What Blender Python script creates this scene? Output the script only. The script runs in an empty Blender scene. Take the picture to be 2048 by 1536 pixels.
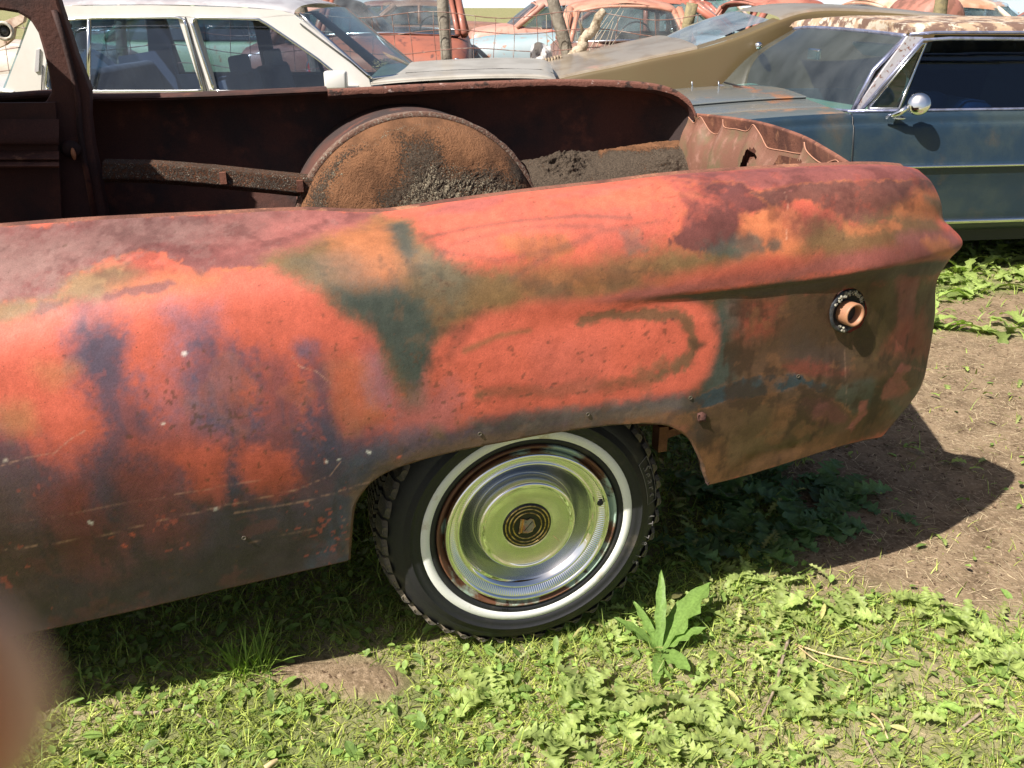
import bpy, bmesh, math, random
import numpy as np
from mathutils import Vector, Matrix, Euler

random.seed(7)
RNG = np.random.default_rng(11)
SC = bpy.context.scene
COL = SC.collection
R = math.radians

# ------------------------------------------------------------------ camera, sky, sun, exposure
CAM_POS = np.array([-0.448, -1.531, 1.375])
PITCH, YAW, FOC = R(23.7), R(15.0), 1716.0
cd = bpy.data.cameras.new('camera')
cam = bpy.data.objects.new('camera', cd)
COL.objects.link(cam)
cam.location = CAM_POS
cam.rotation_euler = (math.pi / 2 - PITCH, 0, -YAW)
cd.sensor_width = 36.0
cd.lens = 36.0 * FOC / 2048.0
cd.clip_start = 0.005
cd.clip_end = 3000
cd.dof.use_dof = True
cd.dof.focus_distance = 2.1
cd.dof.aperture_fstop = 16.0
SC.camera = cam

SUN = np.array([0.78, 0.35, -1.0])          # the way the light travels
SUN = SUN / np.linalg.norm(SUN)
w = bpy.data.worlds.new('World')
SC.world = w
w.use_nodes = True
nt = w.node_tree
nt.nodes.clear()
sky = nt.nodes.new('ShaderNodeTexSky')
sky.sky_type = 'NISHITA'
sky.sun_disc = False
sky.sun_elevation = math.asin(-SUN[2])
sky.sun_rotation = math.atan2(-SUN[0], -SUN[1])
sky.air_density = 1.0
sky.dust_density = 3.0
bg = nt.nodes.new('ShaderNodeBackground')
bg.inputs['Strength'].default_value = 0.052
wo = nt.nodes.new('ShaderNodeOutputWorld')
# pale haze low over the horizon, all the way round
geo = nt.nodes.new('ShaderNodeTexCoord'); sep = nt.nodes.new('ShaderNodeSeparateXYZ'); nt.links.new(geo.outputs['Generated'], sep.inputs[0])
hz = nt.nodes.new('ShaderNodeMapRange'); hz.interpolation_type = 'SMOOTHSTEP'
for k_, v_ in (('From Min', 0.0), ('From Max', 0.05), ('To Min', 1.0), ('To Max', 0.0)): hz.inputs[k_].default_value = v_
nt.links.new(sep.outputs['Z'], hz.inputs['Value'])
hm = nt.nodes.new('ShaderNodeMix'); hm.data_type = 'RGBA'; nt.links.new(hz.outputs[0], hm.inputs[0]); nt.links.new(sky.outputs[0], hm.inputs[6]); hm.inputs[7].default_value = (11.5, 12.0, 12.6, 1)
nt.links.new(hm.outputs[2], bg.inputs[0])
nt.links.new(bg.outputs[0], wo.inputs[0])
sl = bpy.data.lights.new('sun', 'SUN')
sl.energy = 5.0
sl.angle = R(0.53)
sl.color = (1.0, 0.955, 0.88)
so = bpy.data.objects.new('sun', sl)
COL.objects.link(so)
so.rotation_euler = Vector(tuple(-SUN)).to_track_quat('Z', 'Y').to_euler()
so.location = (-3, -2, 6)
SC.view_settings.view_transform = 'Standard'
SC.view_settings.look = 'None'
SC.view_settings.exposure = 0.92
SC.view_settings.gamma = 1.0
SC.view_settings.use_curve_mapping = False
SC.cycles.max_bounces = 8
SC.cycles.transparent_max_bounces = 24
SC.cycles.use_denoising = True

# ------------------------------------------------------------------ measuring: a sight line from the surveyed camera to a plane
_F = np.array([math.sin(YAW), math.cos(YAW), 0.0])
_R = np.array([math.cos(YAW), -math.sin(YAW), 0.0])
_U = np.array([0, 0, 1.0])
_fw = _F * math.cos(PITCH) - _U * math.sin(PITCH)
_up = _F * math.sin(PITCH) + _U * math.cos(PITCH)

def sight(x, y):
    return _fw + (x - 1024) / FOC * _R - (y - 768) / FOC * _up

def aty(x, y, Y):
    v = sight(x, y); return CAM_POS + v * (Y - CAM_POS[1]) / v[1]

def atz(x, y, Z=0.0):
    v = sight(x, y); return CAM_POS + v * (Z - CAM_POS[2]) / v[2]

def atx(x, y, X):
    v = sight(x, y); return CAM_POS + v * (X - CAM_POS[0]) / v[0]

def yard(r, g, z):
    """a point r metres right of and g metres ahead of the viewer's feet"""
    return np.array([CAM_POS[0], CAM_POS[1], 0]) + r * _R + g * _F + np.array([0, 0, z])

class Frame:
    """upright frame: x along a car's length, y away from the viewer, z up"""
    def __init__(s, origin, turn):
        a = math.radians(turn)
        s.o = np.array(origin, float); s.o[2] = 0
        s.x = math.cos(a) * _R + math.sin(a) * _F
        s.y = -math.sin(a) * _R + math.cos(a) * _F
    def P(s, x, y, z):
        return s.o + x * s.x + y * s.y + np.array([0, 0, z])
    def at(s, px, py, d):
        """point seen at px,py on the upright plane d metres behind the near side"""
        v = sight(px, py)
        t = (d - (CAM_POS - s.o) @ s.y) / (v @ s.y)
        return CAM_POS + v * t
    def lx(s, px, py, d):
        q = s.at(px, py, d) - s.o
        return q @ s.x, q[2]

def pix(P):
    v = np.asarray(P) - CAM_POS
    zc = v @ _fw
    return np.stack([1024 + FOC * (v @ _R) / zc, 768 - FOC * (v @ _up) / zc], -1)

# ------------------------------------------------------------------ tagging and linking
def tag(o, label=None, cat=None, group=None, kind=None):
    if label: o['label'] = label
    if cat: o['category'] = cat
    if group: o['group'] = group
    if kind: o['kind'] = kind
    return o

def empty(name, loc=(0, 0, 0), rz=0.0, **k):
    o = bpy.data.objects.new(name, None)
    o.empty_display_size = 0.1
    COL.objects.link(o)
    o.location = tuple(loc); o.rotation_euler = (0, 0, rz)
    return tag(o, **k)

def link(name, me, mat=None, parent=None, smooth=True, **k):
    o = bpy.data.objects.new(name, me)
    COL.objects.link(o)
    if mat is not None:
        me.materials.clear()
        for m in (mat if isinstance(mat, (list, tuple)) else [mat]): me.materials.append(m)
    if smooth and len(me.polygons):
        me.polygons.foreach_set('use_smooth', np.ones(len(me.polygons), bool))
    if parent is not None:
        o.parent = parent
        o.matrix_parent_inverse = Matrix.LocRotScale(parent.location, parent.rotation_euler, parent.scale).inverted() if parent.parent is None else (parent_world(parent)).inverted()
    return tag(o, **k)

def parent_world(o):
    m = Matrix.LocRotScale(o.location, o.rotation_euler, o.scale)
    if o.parent is not None:
        return parent_world(o.parent) @ o.matrix_parent_inverse @ m
    return m

def mesh(verts, faces):
    me = bpy.data.meshes.new('m')
    me.from_pydata([tuple(map(float, v)) for v in verts], [], [tuple(map(int, f)) for f in faces])
    me.update()
    return me

def npmesh(V, F):
    """V (n,3), F (m,3|4) arrays"""
    me = bpy.data.meshes.new('m')
    V = np.asarray(V, np.float32); F = np.asarray(F, np.int32)
    k = F.shape[1]
    me.vertices.add(len(V)); me.vertices.foreach_set('co', V.ravel())
    me.loops.add(F.size); me.loops.foreach_set('vertex_index', F.ravel())
    me.polygons.add(len(F))
    me.polygons.foreach_set('loop_start', np.arange(0, F.size, k, dtype=np.int32))
    me.update(calc_edges=True)
    me.validate()
    return me

def vcol(me, cols, name='Col'):
    a = me.color_attributes.new(name, 'FLOAT_COLOR', 'POINT')
    c = np.ones((len(me.vertices), 4), np.float32); c[:, :3] = cols
    a.data.foreach_set('color', c.ravel())

# ------------------------------------------------------------------ numeric helpers
def crom(P, t):
    """Catmull-Rom through P (n,...) at t in [0,n-1]"""
    P = np.asarray(P, float); n = len(P)
    Q = np.concatenate([[2 * P[0] - P[1]], P, [2 * P[-1] - P[-2]]])
    i = np.clip(np.floor(t).astype(int), 0, n - 2); u = (t - i)
    sh = (-1,) + (1,) * (P.ndim - 1); u = u.reshape(sh)
    a, b, c, d = Q[i], Q[i + 1], Q[i + 2], Q[i + 3]
    return 0.5 * ((2 * b) + (c - a) * u + (2 * a - 5 * b + 4 * c - d) * u ** 2 + (3 * b - a - 3 * c + d) * u ** 3)

def surf(ctrl, nu, nv):
    """ctrl (rows, cols, 3) -> (nu*?,nv*?,3) grid; nu, nv = steps in all, or lists of steps per span"""
    C = np.asarray(ctrl, float)
    def par(n, k):
        if isinstance(n, int): return np.linspace(0, k - 1, n + 1)
        return np.concatenate([np.linspace(i, i + 1, m, endpoint=False) for i, m in enumerate(n)] + [[k - 1]])
    G = crom(C, par(nu, C.shape[0]))
    G = crom(np.swapaxes(G, 0, 1), par(nv, C.shape[1]))
    return np.swapaxes(G, 0, 1)

def grid_faces(nr, nc):
    i = np.arange((nr - 1) * (nc - 1)); r = i // (nc - 1); c = i % (nc - 1)
    a = r * nc + c
    return np.stack([a, a + 1, a + nc + 1, a + nc], -1)

def gridmesh(G):
    nr, nc = G.shape[:2]
    return npmesh(G.reshape(-1, 3), grid_faces(nr, nc))

def hash2(ix, iy, s):
    h = (ix * 374761393 + iy * 668265263 + s * 974634777) & 0xFFFFFFFF
    h = ((h ^ (h >> 13)) * 1274126177) & 0xFFFFFFFF
    return ((h ^ (h >> 16)) & 0xFFFF) / 65535.0

def vnoise(x, y, s=0):
    ix = np.floor(x).astype(np.int64); iy = np.floor(y).astype(np.int64)
    fx = x - ix; fy = y - iy
    fx = fx * fx * (3 - 2 * fx); fy = fy * fy * (3 - 2 * fy)
    a = hash2(ix, iy, s); b = hash2(ix + 1, iy, s); c = hash2(ix, iy + 1, s); d = hash2(ix + 1, iy + 1, s)
    return (a + (b - a) * fx) * (1 - fy) + (c + (d - c) * fx) * fy

def fbm(x, y, s=0, o=4, g=0.5):
    t = 0; a = 1.0; n = 0
    for k in range(o):
        t = t + a * vnoise(x * 2 ** k, y * 2 ** k, s + 17 * k); n += a; a *= g
    return t / n * 2 - 1

def sdf_poly(X, Y, P):
    """signed distance, positive inside"""
    P = np.asarray(P, float); d = np.full(X.shape, 1e9); ins = np.zeros(X.shape, bool)
    for (ax, ay), (bx, by) in zip(P, np.roll(P, -1, 0)):
        ex, ey = bx - ax, by - ay; L = ex * ex + ey * ey + 1e-12
        t = np.clip(((X - ax) * ex + (Y - ay) * ey) / L, 0, 1)
        d = np.minimum(d, (X - ax - t * ex) ** 2 + (Y - ay - t * ey) ** 2)
        if ay != by:
            c = ((ay > Y) != (by > Y)) & (X < (bx - ax) * (Y - ay) / (by - ay) + ax)
            ins ^= c
    d = np.sqrt(d)
    return np.where(ins, d, -d)

def sdf_line(X, Y, P):
    P = np.asarray(P, float); d = np.full(X.shape, 1e9)
    for (ax, ay), (bx, by) in zip(P[:-1], P[1:]):
        ex, ey = bx - ax, by - ay; L = ex * ex + ey * ey + 1e-12
        t = np.clip(((X - ax) * ex + (Y - ay) * ey) / L, 0, 1)
        d = np.minimum(d, (X - ax - t * ex) ** 2 + (Y - ay - t * ey) ** 2)
    return np.sqrt(d)

def sstep(a, b, x):
    t = np.clip((x - a) / (b - a), 0, 1); return t * t * (3 - 2 * t)

def in_poly(X, Y, P):
    P = np.asarray(P, float); ins = np.zeros(X.shape, bool)
    for (ax, ay), (bx, by) in zip(P, np.roll(P, -1, 0)):
        if ay != by:
            ins ^= ((ay > Y) != (by > Y)) & (X < (bx - ax) * (Y - ay) / (by - ay) + ax)
    return ins

def cut_grid(G, hole, snap=0.006):
    """drop the faces of grid G whose centre is inside the outline 'hole' (points in the plane X,Z) and pull the cut edge onto it"""
    nr, nc = G.shape[:2]
    V = G.reshape(-1, 3).copy(); F = grid_faces(nr, nc)
    cen = V[F].mean(1)
    holes = hole if isinstance(hole, list) else [hole]
    dead = np.zeros(len(F), bool)
    for H in holes: dead |= in_poly(cen[:, 0], cen[:, 2], H)
    keep = F[~dead]
    edge = np.intersect1d(np.unique(F[dead]), np.unique(keep))
    for H in holes:
        H = np.asarray(H, float)
        best = np.full(len(edge), 1e9); bx = np.zeros(len(edge)); bz = np.zeros(len(edge))
        X = V[edge, 0]; Z = V[edge, 2]
        for a, b in zip(H, np.roll(H, -1, 0)):
            e = b - a; L = e @ e + 1e-12
            t = np.clip(((X - a[0]) * e[0] + (Z - a[1]) * e[1]) / L, 0, 1)
            qx = a[0] + t * e[0]; qz = a[1] + t * e[1]
            d = (X - qx) ** 2 + (Z - qz) ** 2
            m = d < best
            best[m] = d[m]; bx[m] = qx[m]; bz[m] = qz[m]
        m = best < snap ** 2
        V[edge[m], 0] = bx[m]; V[edge[m], 2] = bz[m]
    used = np.unique(keep); remap = np.full(len(V), -1); remap[used] = np.arange(len(used))
    return V[used], remap[keep], used

# ------------------------------------------------------------------ solids
def tube_geo(pts, r, n=8, cap=True):
    pts = [np.asarray(p, float) for p in pts]; rs = r if hasattr(r, '__len__') else [r] * len(pts)
    V = []; F = []; prev = None
    for i, p in enumerate(pts):
        d = pts[min(i + 1, len(pts) - 1)] - pts[max(i - 1, 0)]; d = d / (np.linalg.norm(d) + 1e-12)
        if prev is None:
            a = np.cross(d, [0, 0, 1.0])
            if np.linalg.norm(a) < 0.1: a = np.cross(d, [0, 1.0, 0])
        else:
            a = prev - d * (prev @ d)
        a /= np.linalg.norm(a); b = np.cross(d, a); prev = a
        for k in range(n):
            t = 2 * math.pi * k / n
            V.append(p + rs[i] * (math.cos(t) * a + math.sin(t) * b))
    for i in range(len(pts) - 1):
        for k in range(n):
            F.append((i * n + k, i * n + (k + 1) % n, (i + 1) * n + (k + 1) % n, (i + 1) * n + k))
    if cap:
        F.append(tuple(range(n - 1, -1, -1))); F.append(tuple((len(pts) - 1) * n + k for k in range(n)))
    return V, F

class MB:
    def __init__(s): s.V = []; s.F = []
    def add(s, V, F):
        o = len(s.V); s.V += [np.asarray(v, float) for v in V]; s.F += [tuple(i + o for i in f) for f in F]; return s
    def tube(s, pts, r, n=8, cap=True): return s.add(*tube_geo(pts, r, n, cap))
    def box(s, c, e, ax=None):
        """c centre, e half extents, ax three unit axes"""
        ax = ax or (np.array([1., 0, 0]), np.array([0, 1., 0]), np.array([0, 0, 1.]))
        V = [np.asarray(c) + sx * e[0] * ax[0] + sy * e[1] * ax[1] + sz * e[2] * ax[2] for sx in (-1, 1) for sy in (-1, 1) for sz in (-1, 1)]
        return s.add(V, [(0, 1, 3, 2), (4, 6, 7, 5), (0, 4, 5, 1), (2, 3, 7, 6), (0, 2, 6, 4), (1, 5, 7, 3)])
    def plate(s, poly, th):
        """polygon (3-D points) given thickness vector th"""
        n = len(poly); A = [np.asarray(p, float) for p in poly]; B = [p + np.asarray(th) for p in A]
        F = [tuple(range(n)), tuple(range(2 * n - 1, n - 1, -1))] + [(i, i + n, (i + 1) % n + n, (i + 1) % n) for i in range(n)]
        return s.add(A + B, F)
    def grid(s, G):
        nr, nc = G.shape[:2]
        return s.add(list(G.reshape(-1, 3)), [tuple(f) for f in grid_faces(nr, nc)])
    def ball(s, c, r, nu=10, nv=7, sc=(1, 1, 1)):
        V = []; F = []
        for j in range(nv + 1):
            b = math.pi * j / nv
            for i in range(nu):
                a = 2 * math.pi * i / nu
                V.append(np.asarray(c) + r * np.array([math.sin(b) * math.cos(a) * sc[0], math.sin(b) * math.sin(a) * sc[1], math.cos(b) * sc[2]]))
        for j in range(nv):
            for i in range(nu):
                F.append((j * nu + i, (j + 1) * nu + i, (j + 1) * nu + (i + 1) % nu, j * nu + (i + 1) % nu))
        return s.add(V, F)
    def build(s, name, mat, parent=None, smooth=True, solid=0.0, bevel=0.0, fix=False, **k):
        me = mesh(s.V, s.F)
        if fix:
            bm = bmesh.new(); bm.from_mesh(me); bmesh.ops.recalc_face_normals(bm, faces=bm.faces); bm.to_mesh(me); bm.free()
        o = link(name, me, mat, parent, smooth, **k)
        if solid:
            m = o.modifiers.new('solid', 'SOLIDIFY'); m.thickness = solid; m.offset = 0
        if bevel:
            m = o.modifiers.new('bevel', 'BEVEL'); m.width = bevel; m.segments = 2; m.limit_method = 'ANGLE'
        if smooth and (bevel or fix):
            me.polygons.foreach_set('use_smooth', np.ones(len(me.polygons), bool))
        return o

def lathe(profile, n=96, axis='y', ang=None):
    """profile (r, y) -> grid turned about the Y axis"""
    P = np.asarray(profile, float)
    a = np.linspace(0, 2 * math.pi, n, endpoint=False) if ang is None else ang
    V = np.zeros((len(P), len(a), 3))
    V[..., 0] = P[:, :1] * np.cos(a); V[..., 2] = P[:, :1] * np.sin(a); V[..., 1] = P[:, 1:2]
    nr, nc = len(P), len(a)
    F = []
    i = np.arange((nr - 1) * nc); r = i // nc; c = i % nc
    F = np.stack([r * nc + c, r * nc + (c + 1) % nc, (r + 1) * nc + (c + 1) % nc, (r + 1) * nc + c], -1)
    return V.reshape(-1, 3), F

# ------------------------------------------------------------------ materials
def mat(name, col=(0.5, 0.5, 0.5), rough=0.6, metal=0.0, var=None, scale=8.0, thr=(0.45, 0.6), bump=0.0, bscale=60.0, spec=0.5,
        var2=None, scale2=30.0, thr2=(0.55, 0.62), attr=None, coat=0.0, grain=0.0, gscale=300.0, rough2=None, detail=6.0, coords='Object'):
    m = bpy.data.materials.new(name); m.use_nodes = True
    t = m.node_tree; N = t.nodes; L = t.links
    b = N['Principled BSDF']
    b.inputs['Roughness'].default_value = rough; b.inputs['Metallic'].default_value = metal
    b.inputs['Specular IOR Level'].default_value = spec
    if coat: b.inputs['Coat Weight'].default_value = coat; b.inputs['Coat Roughness'].default_value = 0.1
    tc = N.new('ShaderNodeTexCoord'); src = tc.outputs[coords]
    if attr:
        a = N.new('ShaderNodeAttribute'); a.attribute_name = attr; c = a.outputs['Color']
    else:
        rgb = N.new('ShaderNodeRGB'); rgb.outputs[0].default_value = (*col, 1); c = rgb.outputs[0]
    def noise(s, d=6.0, rg=0.6):
        n = N.new('ShaderNodeTexNoise'); n.inputs['Scale'].default_value = s; n.inputs['Detail'].default_value = d
        n.inputs['Roughness'].default_value = rg; L.new(src, n.inputs['Vector']); return n.outputs['Fac']
    def ramp(f, lo, hi):
        r = N.new('ShaderNodeMapRange'); r.interpolation_type = 'SMOOTHSTEP'
        r.inputs['From Min'].default_value = lo; r.inputs['From Max'].default_value = hi; L.new(f, r.inputs['Value']); return r.outputs[0]
    def mix(f, a_, b_, mode='MIX'):
        x = N.new('ShaderNodeMix'); x.data_type = 'RGBA'; x.blend_type = mode
        if isinstance(f, float): x.inputs[0].default_value = f
        else: L.new(f, x.inputs[0])
        L.new(a_, x.inputs[6])
        if isinstance(b_, tuple): x.inputs[7].default_value = (*b_, 1)
        else: L.new(b_, x.inputs[7])
        return x.outputs[2]
    if var is not None:
        f = ramp(noise(scale, detail), *thr); c = mix(f, c, var)
        if rough2 is not None:
            r = N.new('ShaderNodeMapRange'); L.new(f, r.inputs['Value']); r.inputs['To Min'].default_value = rough; r.inputs['To Max'].default_value = rough2
            L.new(r.outputs[0], b.inputs['Roughness'])
    if var2 is not None:
        c = mix(ramp(noise(scale2, detail), *thr2), c, var2)
    if grain:
        n = noise(gscale, 3.0, 0.7)
        r = N.new('ShaderNodeMapRange'); L.new(n, r.inputs['Value']); r.inputs['From Min'].default_value = 0.3; r.inputs['From Max'].default_value = 0.7
        r.inputs['To Min'].default_value = 1 - grain; r.inputs['To Max'].default_value = 1 + grain * 0.6
        h = N.new('ShaderNodeVectorMath'); h.operation = 'SCALE'; L.new(c, h.inputs[0]); L.new(r.outputs[0], h.inputs['Scale']); c = h.outputs[0]
    L.new(c, b.inputs['Base Color'])
    if bump:
        bp = N.new('ShaderNodeBump'); bp.inputs['Strength'].default_value = bump; bp.inputs['Distance'].default_value = 0.01
        L.new(noise(bscale, 6.0, 0.6), bp.inputs['Height']); L.new(bp.outputs[0], b.inputs['Normal'])
    return m

def glass_mat(name, tint=(0.75, 0.85, 0.85), refl=1.0, rough=0.02, dirt=0.0):
    m = bpy.data.materials.new(name); m.use_nodes = True
    t = m.node_tree; N = t.nodes; L = t.links; N.clear()
    o = N.new('ShaderNodeOutputMaterial'); tr = N.new('ShaderNodeBsdfTransparent'); tr.inputs[0].default_value = (*tint, 1)
    gl = N.new('ShaderNodeBsdfGlossy'); gl.inputs['Roughness'].default_value = rough * .3
    lw = N.new('ShaderNodeLayerWeight'); lw.inputs['Blend'].default_value = .5
    pw = N.new('ShaderNodeMath'); pw.operation = 'POWER'; L.new(lw.outputs['Facing'], pw.inputs[0]); pw.inputs[1].default_value = 4.0
    mu = N.new('ShaderNodeMath'); mu.operation = 'MULTIPLY_ADD'; mu.inputs[1].default_value = .9 * min(refl, 1.1); mu.inputs[2].default_value = .055 * refl; mu.use_clamp = True
    L.new(pw.outputs[0], mu.inputs[0])
    mx = N.new('ShaderNodeMixShader'); L.new(mu.outputs[0], mx.inputs[0]); L.new(tr.outputs[0], mx.inputs[1]); L.new(gl.outputs[0], mx.inputs[2])
    last = mx.outputs[0]
    if dirt:
        df = N.new('ShaderNodeBsdfDiffuse'); df.inputs[0].default_value = (0.46, 0.50, 0.52, 1)  # bluish white, so the dirt film also imitates glare on the glass
        n = N.new('ShaderNodeTexNoise'); n.inputs['Scale'].default_value = 5; n.inputs['Detail'].default_value = 8
        tc = N.new('ShaderNodeTexCoord'); L.new(tc.outputs['Object'], n.inputs['Vector'])
        mr = N.new('ShaderNodeMapRange'); mr.inputs['From Min'].default_value = 0.35; mr.inputs['From Max'].default_value = 0.75
        mr.inputs['To Min'].default_value = dirt * 0.4; mr.inputs['To Max'].default_value = dirt * 1.4
        L.new(n.outputs[0], mr.inputs['Value'])
        m2 = N.new('ShaderNodeMixShader'); L.new(mr.outputs[0], m2.inputs[0]); L.new(last, m2.inputs[1]); L.new(df.outputs[0], m2.inputs[2]); last = m2.outputs[0]
    L.new(last, o.inputs[0])
    return m

M = {}
M['chrome'] = mat('chrome', (0.86, 0.86, 0.86), 0.07, 1.0)
M['old_chrome'] = mat('old_chrome', (0.62, 0.63, 0.66), 0.22, 1.0, var=(0.30, 0.24, 0.2), scale=25, thr=(0.58, 0.75))
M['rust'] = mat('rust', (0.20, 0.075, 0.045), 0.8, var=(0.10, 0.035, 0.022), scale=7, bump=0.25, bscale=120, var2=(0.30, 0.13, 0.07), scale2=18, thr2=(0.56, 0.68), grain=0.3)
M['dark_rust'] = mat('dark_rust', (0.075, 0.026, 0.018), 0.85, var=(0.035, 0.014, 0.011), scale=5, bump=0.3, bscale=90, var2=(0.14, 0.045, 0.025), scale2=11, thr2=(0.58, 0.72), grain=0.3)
M['rubber'] = mat('rubber', (0.018, 0.018, 0.020), 0.55, var=(0.065, 0.055, 0.042), scale=11, thr=(0.54, 0.74), spec=0.35, bump=0.12, bscale=220, grain=0.2)
M['whitewall'] = mat('whitewall', (0.76, 0.75, 0.71), 0.5, var=(0.50, 0.42, 0.32), scale=16, thr=(0.57, 0.74), grain=0.06)
M['black'] = mat('black', (0.015, 0.015, 0.017), 0.5)
M['interior'] = mat('interior', (0.022, 0.028, 0.045), 0.8, var=(0.04, 0.045, 0.06), scale=6)

# ================================================================== THE RUSTY CAR
CAR = empty('rusty_car', (0, 0, 0), label='stripped old car with faded orange and rust body, no trunk lid, whitewall wheel', cat='car')

# ---- near side skin.  Columns run along the car, rows from the trunk opening over the crest down to the lower edge.
COLX = [-260, 0, 200, 400, 600, 760, 900, 1060, 1200, 1350, 1500, 1650, 1780, None]
ROWS = [  # (pixel heights at the columns, then at the tail corner as x,y) and depth
 ([476, 454, 440, 430, 421, 424, 404, 383, 367, 349, 339, 331, 330], (1842, 346), [.16, .15, .14, .13, .12, .10, .08, .07, .06, .05, .04, .03, .03, .07]),
 ([520, 498, 478, 464, 453, 448, 424, 402, 387, 369, 357, 348, 345], (1866, 368), [.09, .08, .075, .07, .065, .05, .035, .02, .01, 0, -.01, -.015, -.01, .05]),
 ([575, 548, 522, 502, 488, 480, 462, 442, 428, 411, 399, 389, 385], (1881, 404), [.03, .02, .015, .01, .005, -.01, -.02, -.035, -.04, -.05, -.055, -.055, -.045, .045]),
 ([630, 600, 572, 548, 532, 522, 508, 492, 480, 466, 453, 440, 428], (1886, 440), [-.02, -.03, -.035, -.04, -.04, -.05, -.06, -.065, -.07, -.075, -.078, -.075, -.06, .04]),
 ([690, 655, 628, 602, 582, 572, 560, 548, 538, 527, 513, 492, 468], (1903, 462), [-.06, -.065, -.07, -.072, -.072, -.075, -.078, -.08, -.084, -.088, -.092, -.09, -.08, .035]),
 ([760, 720, 692, 668, 650, 638, 622, 608, 596, 582, 568, 550, 526], (1921, 493), [-.085, -.09, -.09, -.09, -.088, -.088, -.088, -.09, -.090, -.090, -.091, -.093, -.094, .035]),
 ([840, 798, 768, 742, 722, 706, 688, 664, 640, 606, 588, 568, 545], (1898, 520), [-.1, -.1, -.1, -.1, -.098, -.096, -.094, -.09, -.087, -.083, -.082, -.083, -.080, .04]),
 ([930, 880, 848, 820, 796, 778, 756, 724, 696, 664, 640, 618, 598], (1872, 568), [-.105, -.105, -.105, -.104, -.102, -.1, -.097, -.094, -.091, -.086, -.082, -.078, -.066, .045]),
 ([1020, 965, 930, 900, 874, 850, 822, 790, 762, 736, 712, 690, 668], (1868, 640), [-.1, -.1, -.1, -.1, -.1, -.098, -.097, -.095, -.093, -.087, -.08, -.07, -.052, .045]),
 ([1110, 1060, 1020, 985, 955, 925, 892, 856, 826, 800, 778, 757, 736], (1856, 715), [-.085, -.085, -.085, -.086, -.087, -.088, -.09, -.092, -.092, -.088, -.082, -.072, -.05, .04]),
 ([1200, 1160, 1120, 1082, 1048, 1012, 975, 938, 905, 876, 848, 818, 790], (1836, 785), [-.055, -.055, -.056, -.058, -.06, -.065, -.07, -.078, -.082, -.082, -.078, -.068, -.045, .04]),
 ([1310, 1275, 1235, 1188, 1142, 1105, 1070, 1040, 1015, 985, 948, 903, 880], (1768, 868), [-.02, -.02, -.022, -.025, -.03, -.035, -.045, -.055, -.06, -.062, -.06, -.052, -.03, .05]),
]
def near_ctrl():
    C = []
    for ys, tip, ds in ROWS:
        ds = [d if d > 0 else d * 1.12 for d in ds]
        cx = list(COLX[:-1])
        if tip[1] > 860: cx[-1] = 1725; cx[-2] = 1640
        elif tip[1] > 780: cx[-1] = 1765
        row = [aty(x, y, d) for x, y, d in zip(cx, ys, ds[:-1])]
        row.append(aty(tip[0], tip[1], ds[-1]))
        C.append(row)
    C = np.array(C)
    # the skin goes on forward past the picture: door, front fender and nose
    first = C[:, 0]
    ext = []
    for x in (-3.9, -3.75, -3.1, -2.4, -1.8):
        c = first.copy(); c[:, 0] = x + (first[:, 0] - first[:, 0].mean()) * 0.5
        if x < -3.7: c[:, 1] += .3 if x < -3.8 else .08; c[:, 2] = c[:, 2] * .97
        ext.append(c)
    # and round the tail behind the corner
    last = C[:, -1]; back = []
    for dx, dy in ((.035, .10), (.07, .35), (.09, .80), (.07, 1.25), (.035, 1.50)):
        c = last.copy(); c[:, 0] += dx; c[:, 1] += dy
        # the upper rows drop to the height of the trunk sill
        zt = 0.66; m = c[:, 2] > zt
        if dy < .2: c[:, 2] -= np.clip(c[:, 2] - .85, 0, 1) * .35
        if dy > .2: c[m, 2] = zt + (c[m, 2] - zt) * .1
        back.append(c)
    return np.concatenate([np.stack(ext, 1), C, np.stack(back, 1)], 1)
NC = near_ctrl()
NSP = [4, 12, 20, 20, 18, 44] + [72, 56, 56, 56, 46, 40, 46, 40, 44, 46, 50, 46, 40, 26, 30, 24, 24, 24][:NC.shape[1] - 7]
RSP = [12, 16, 18, 18, 20, 20, 26, 26, 26, 26, 26]
NG = surf(NC, RSP, NSP)
NR, NCc = NG.shape[:2]

# low dents and ripples of old sheet metal
gl = np.concatenate([[0], np.cumsum(np.linalg.norm(np.diff(NG[:, NCc // 2], axis=0), axis=1))])
SS = NG[..., 0] + 0.0
TT = np.repeat(gl[:, None], NCc, 1)
NG[..., 1] += 0.0022 * fbm(SS * 5, TT * 7, 3, 3) + 0.0007 * fbm(SS * 22, TT * 22, 5, 2)
for bx, by, br, ba in ((1530, 905, .035, .004), (1560, 900, .02, .004), (1585, 893, .016, .004), (1500, 915, .02, .003), (1690, 760, .06, -.003), (300, 1000, .09, .004), (120, 640, .12, .004)):
    q = aty(bx, by, -.06); NG[..., 1] += ba * np.exp(-((NG[..., 0] - q[0]) ** 2 + (NG[..., 2] - q[2]) ** 2) / br ** 2)

def body_y(X, Z):
    """depth of the near skin at car coordinates X,Z (nearest grid point of the side)"""
    d = (NG[..., 0] - X) ** 2 + (NG[..., 2] - Z) ** 2 + (NG[..., 1] > .1) * 10
    k = np.unravel_index(np.argmin(d), d.shape)
    return NG[k]
PN = pix(NG.reshape(-1, 3)).reshape(NR, NCc, 2)
PN[NG[..., 1] > 0.2] = 1e6
def on_body(px, py):
    d = (PN[..., 0] - px) ** 2 + (PN[..., 1] - py) ** 2
    return np.unravel_index(np.argmin(d), d.shape)

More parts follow.
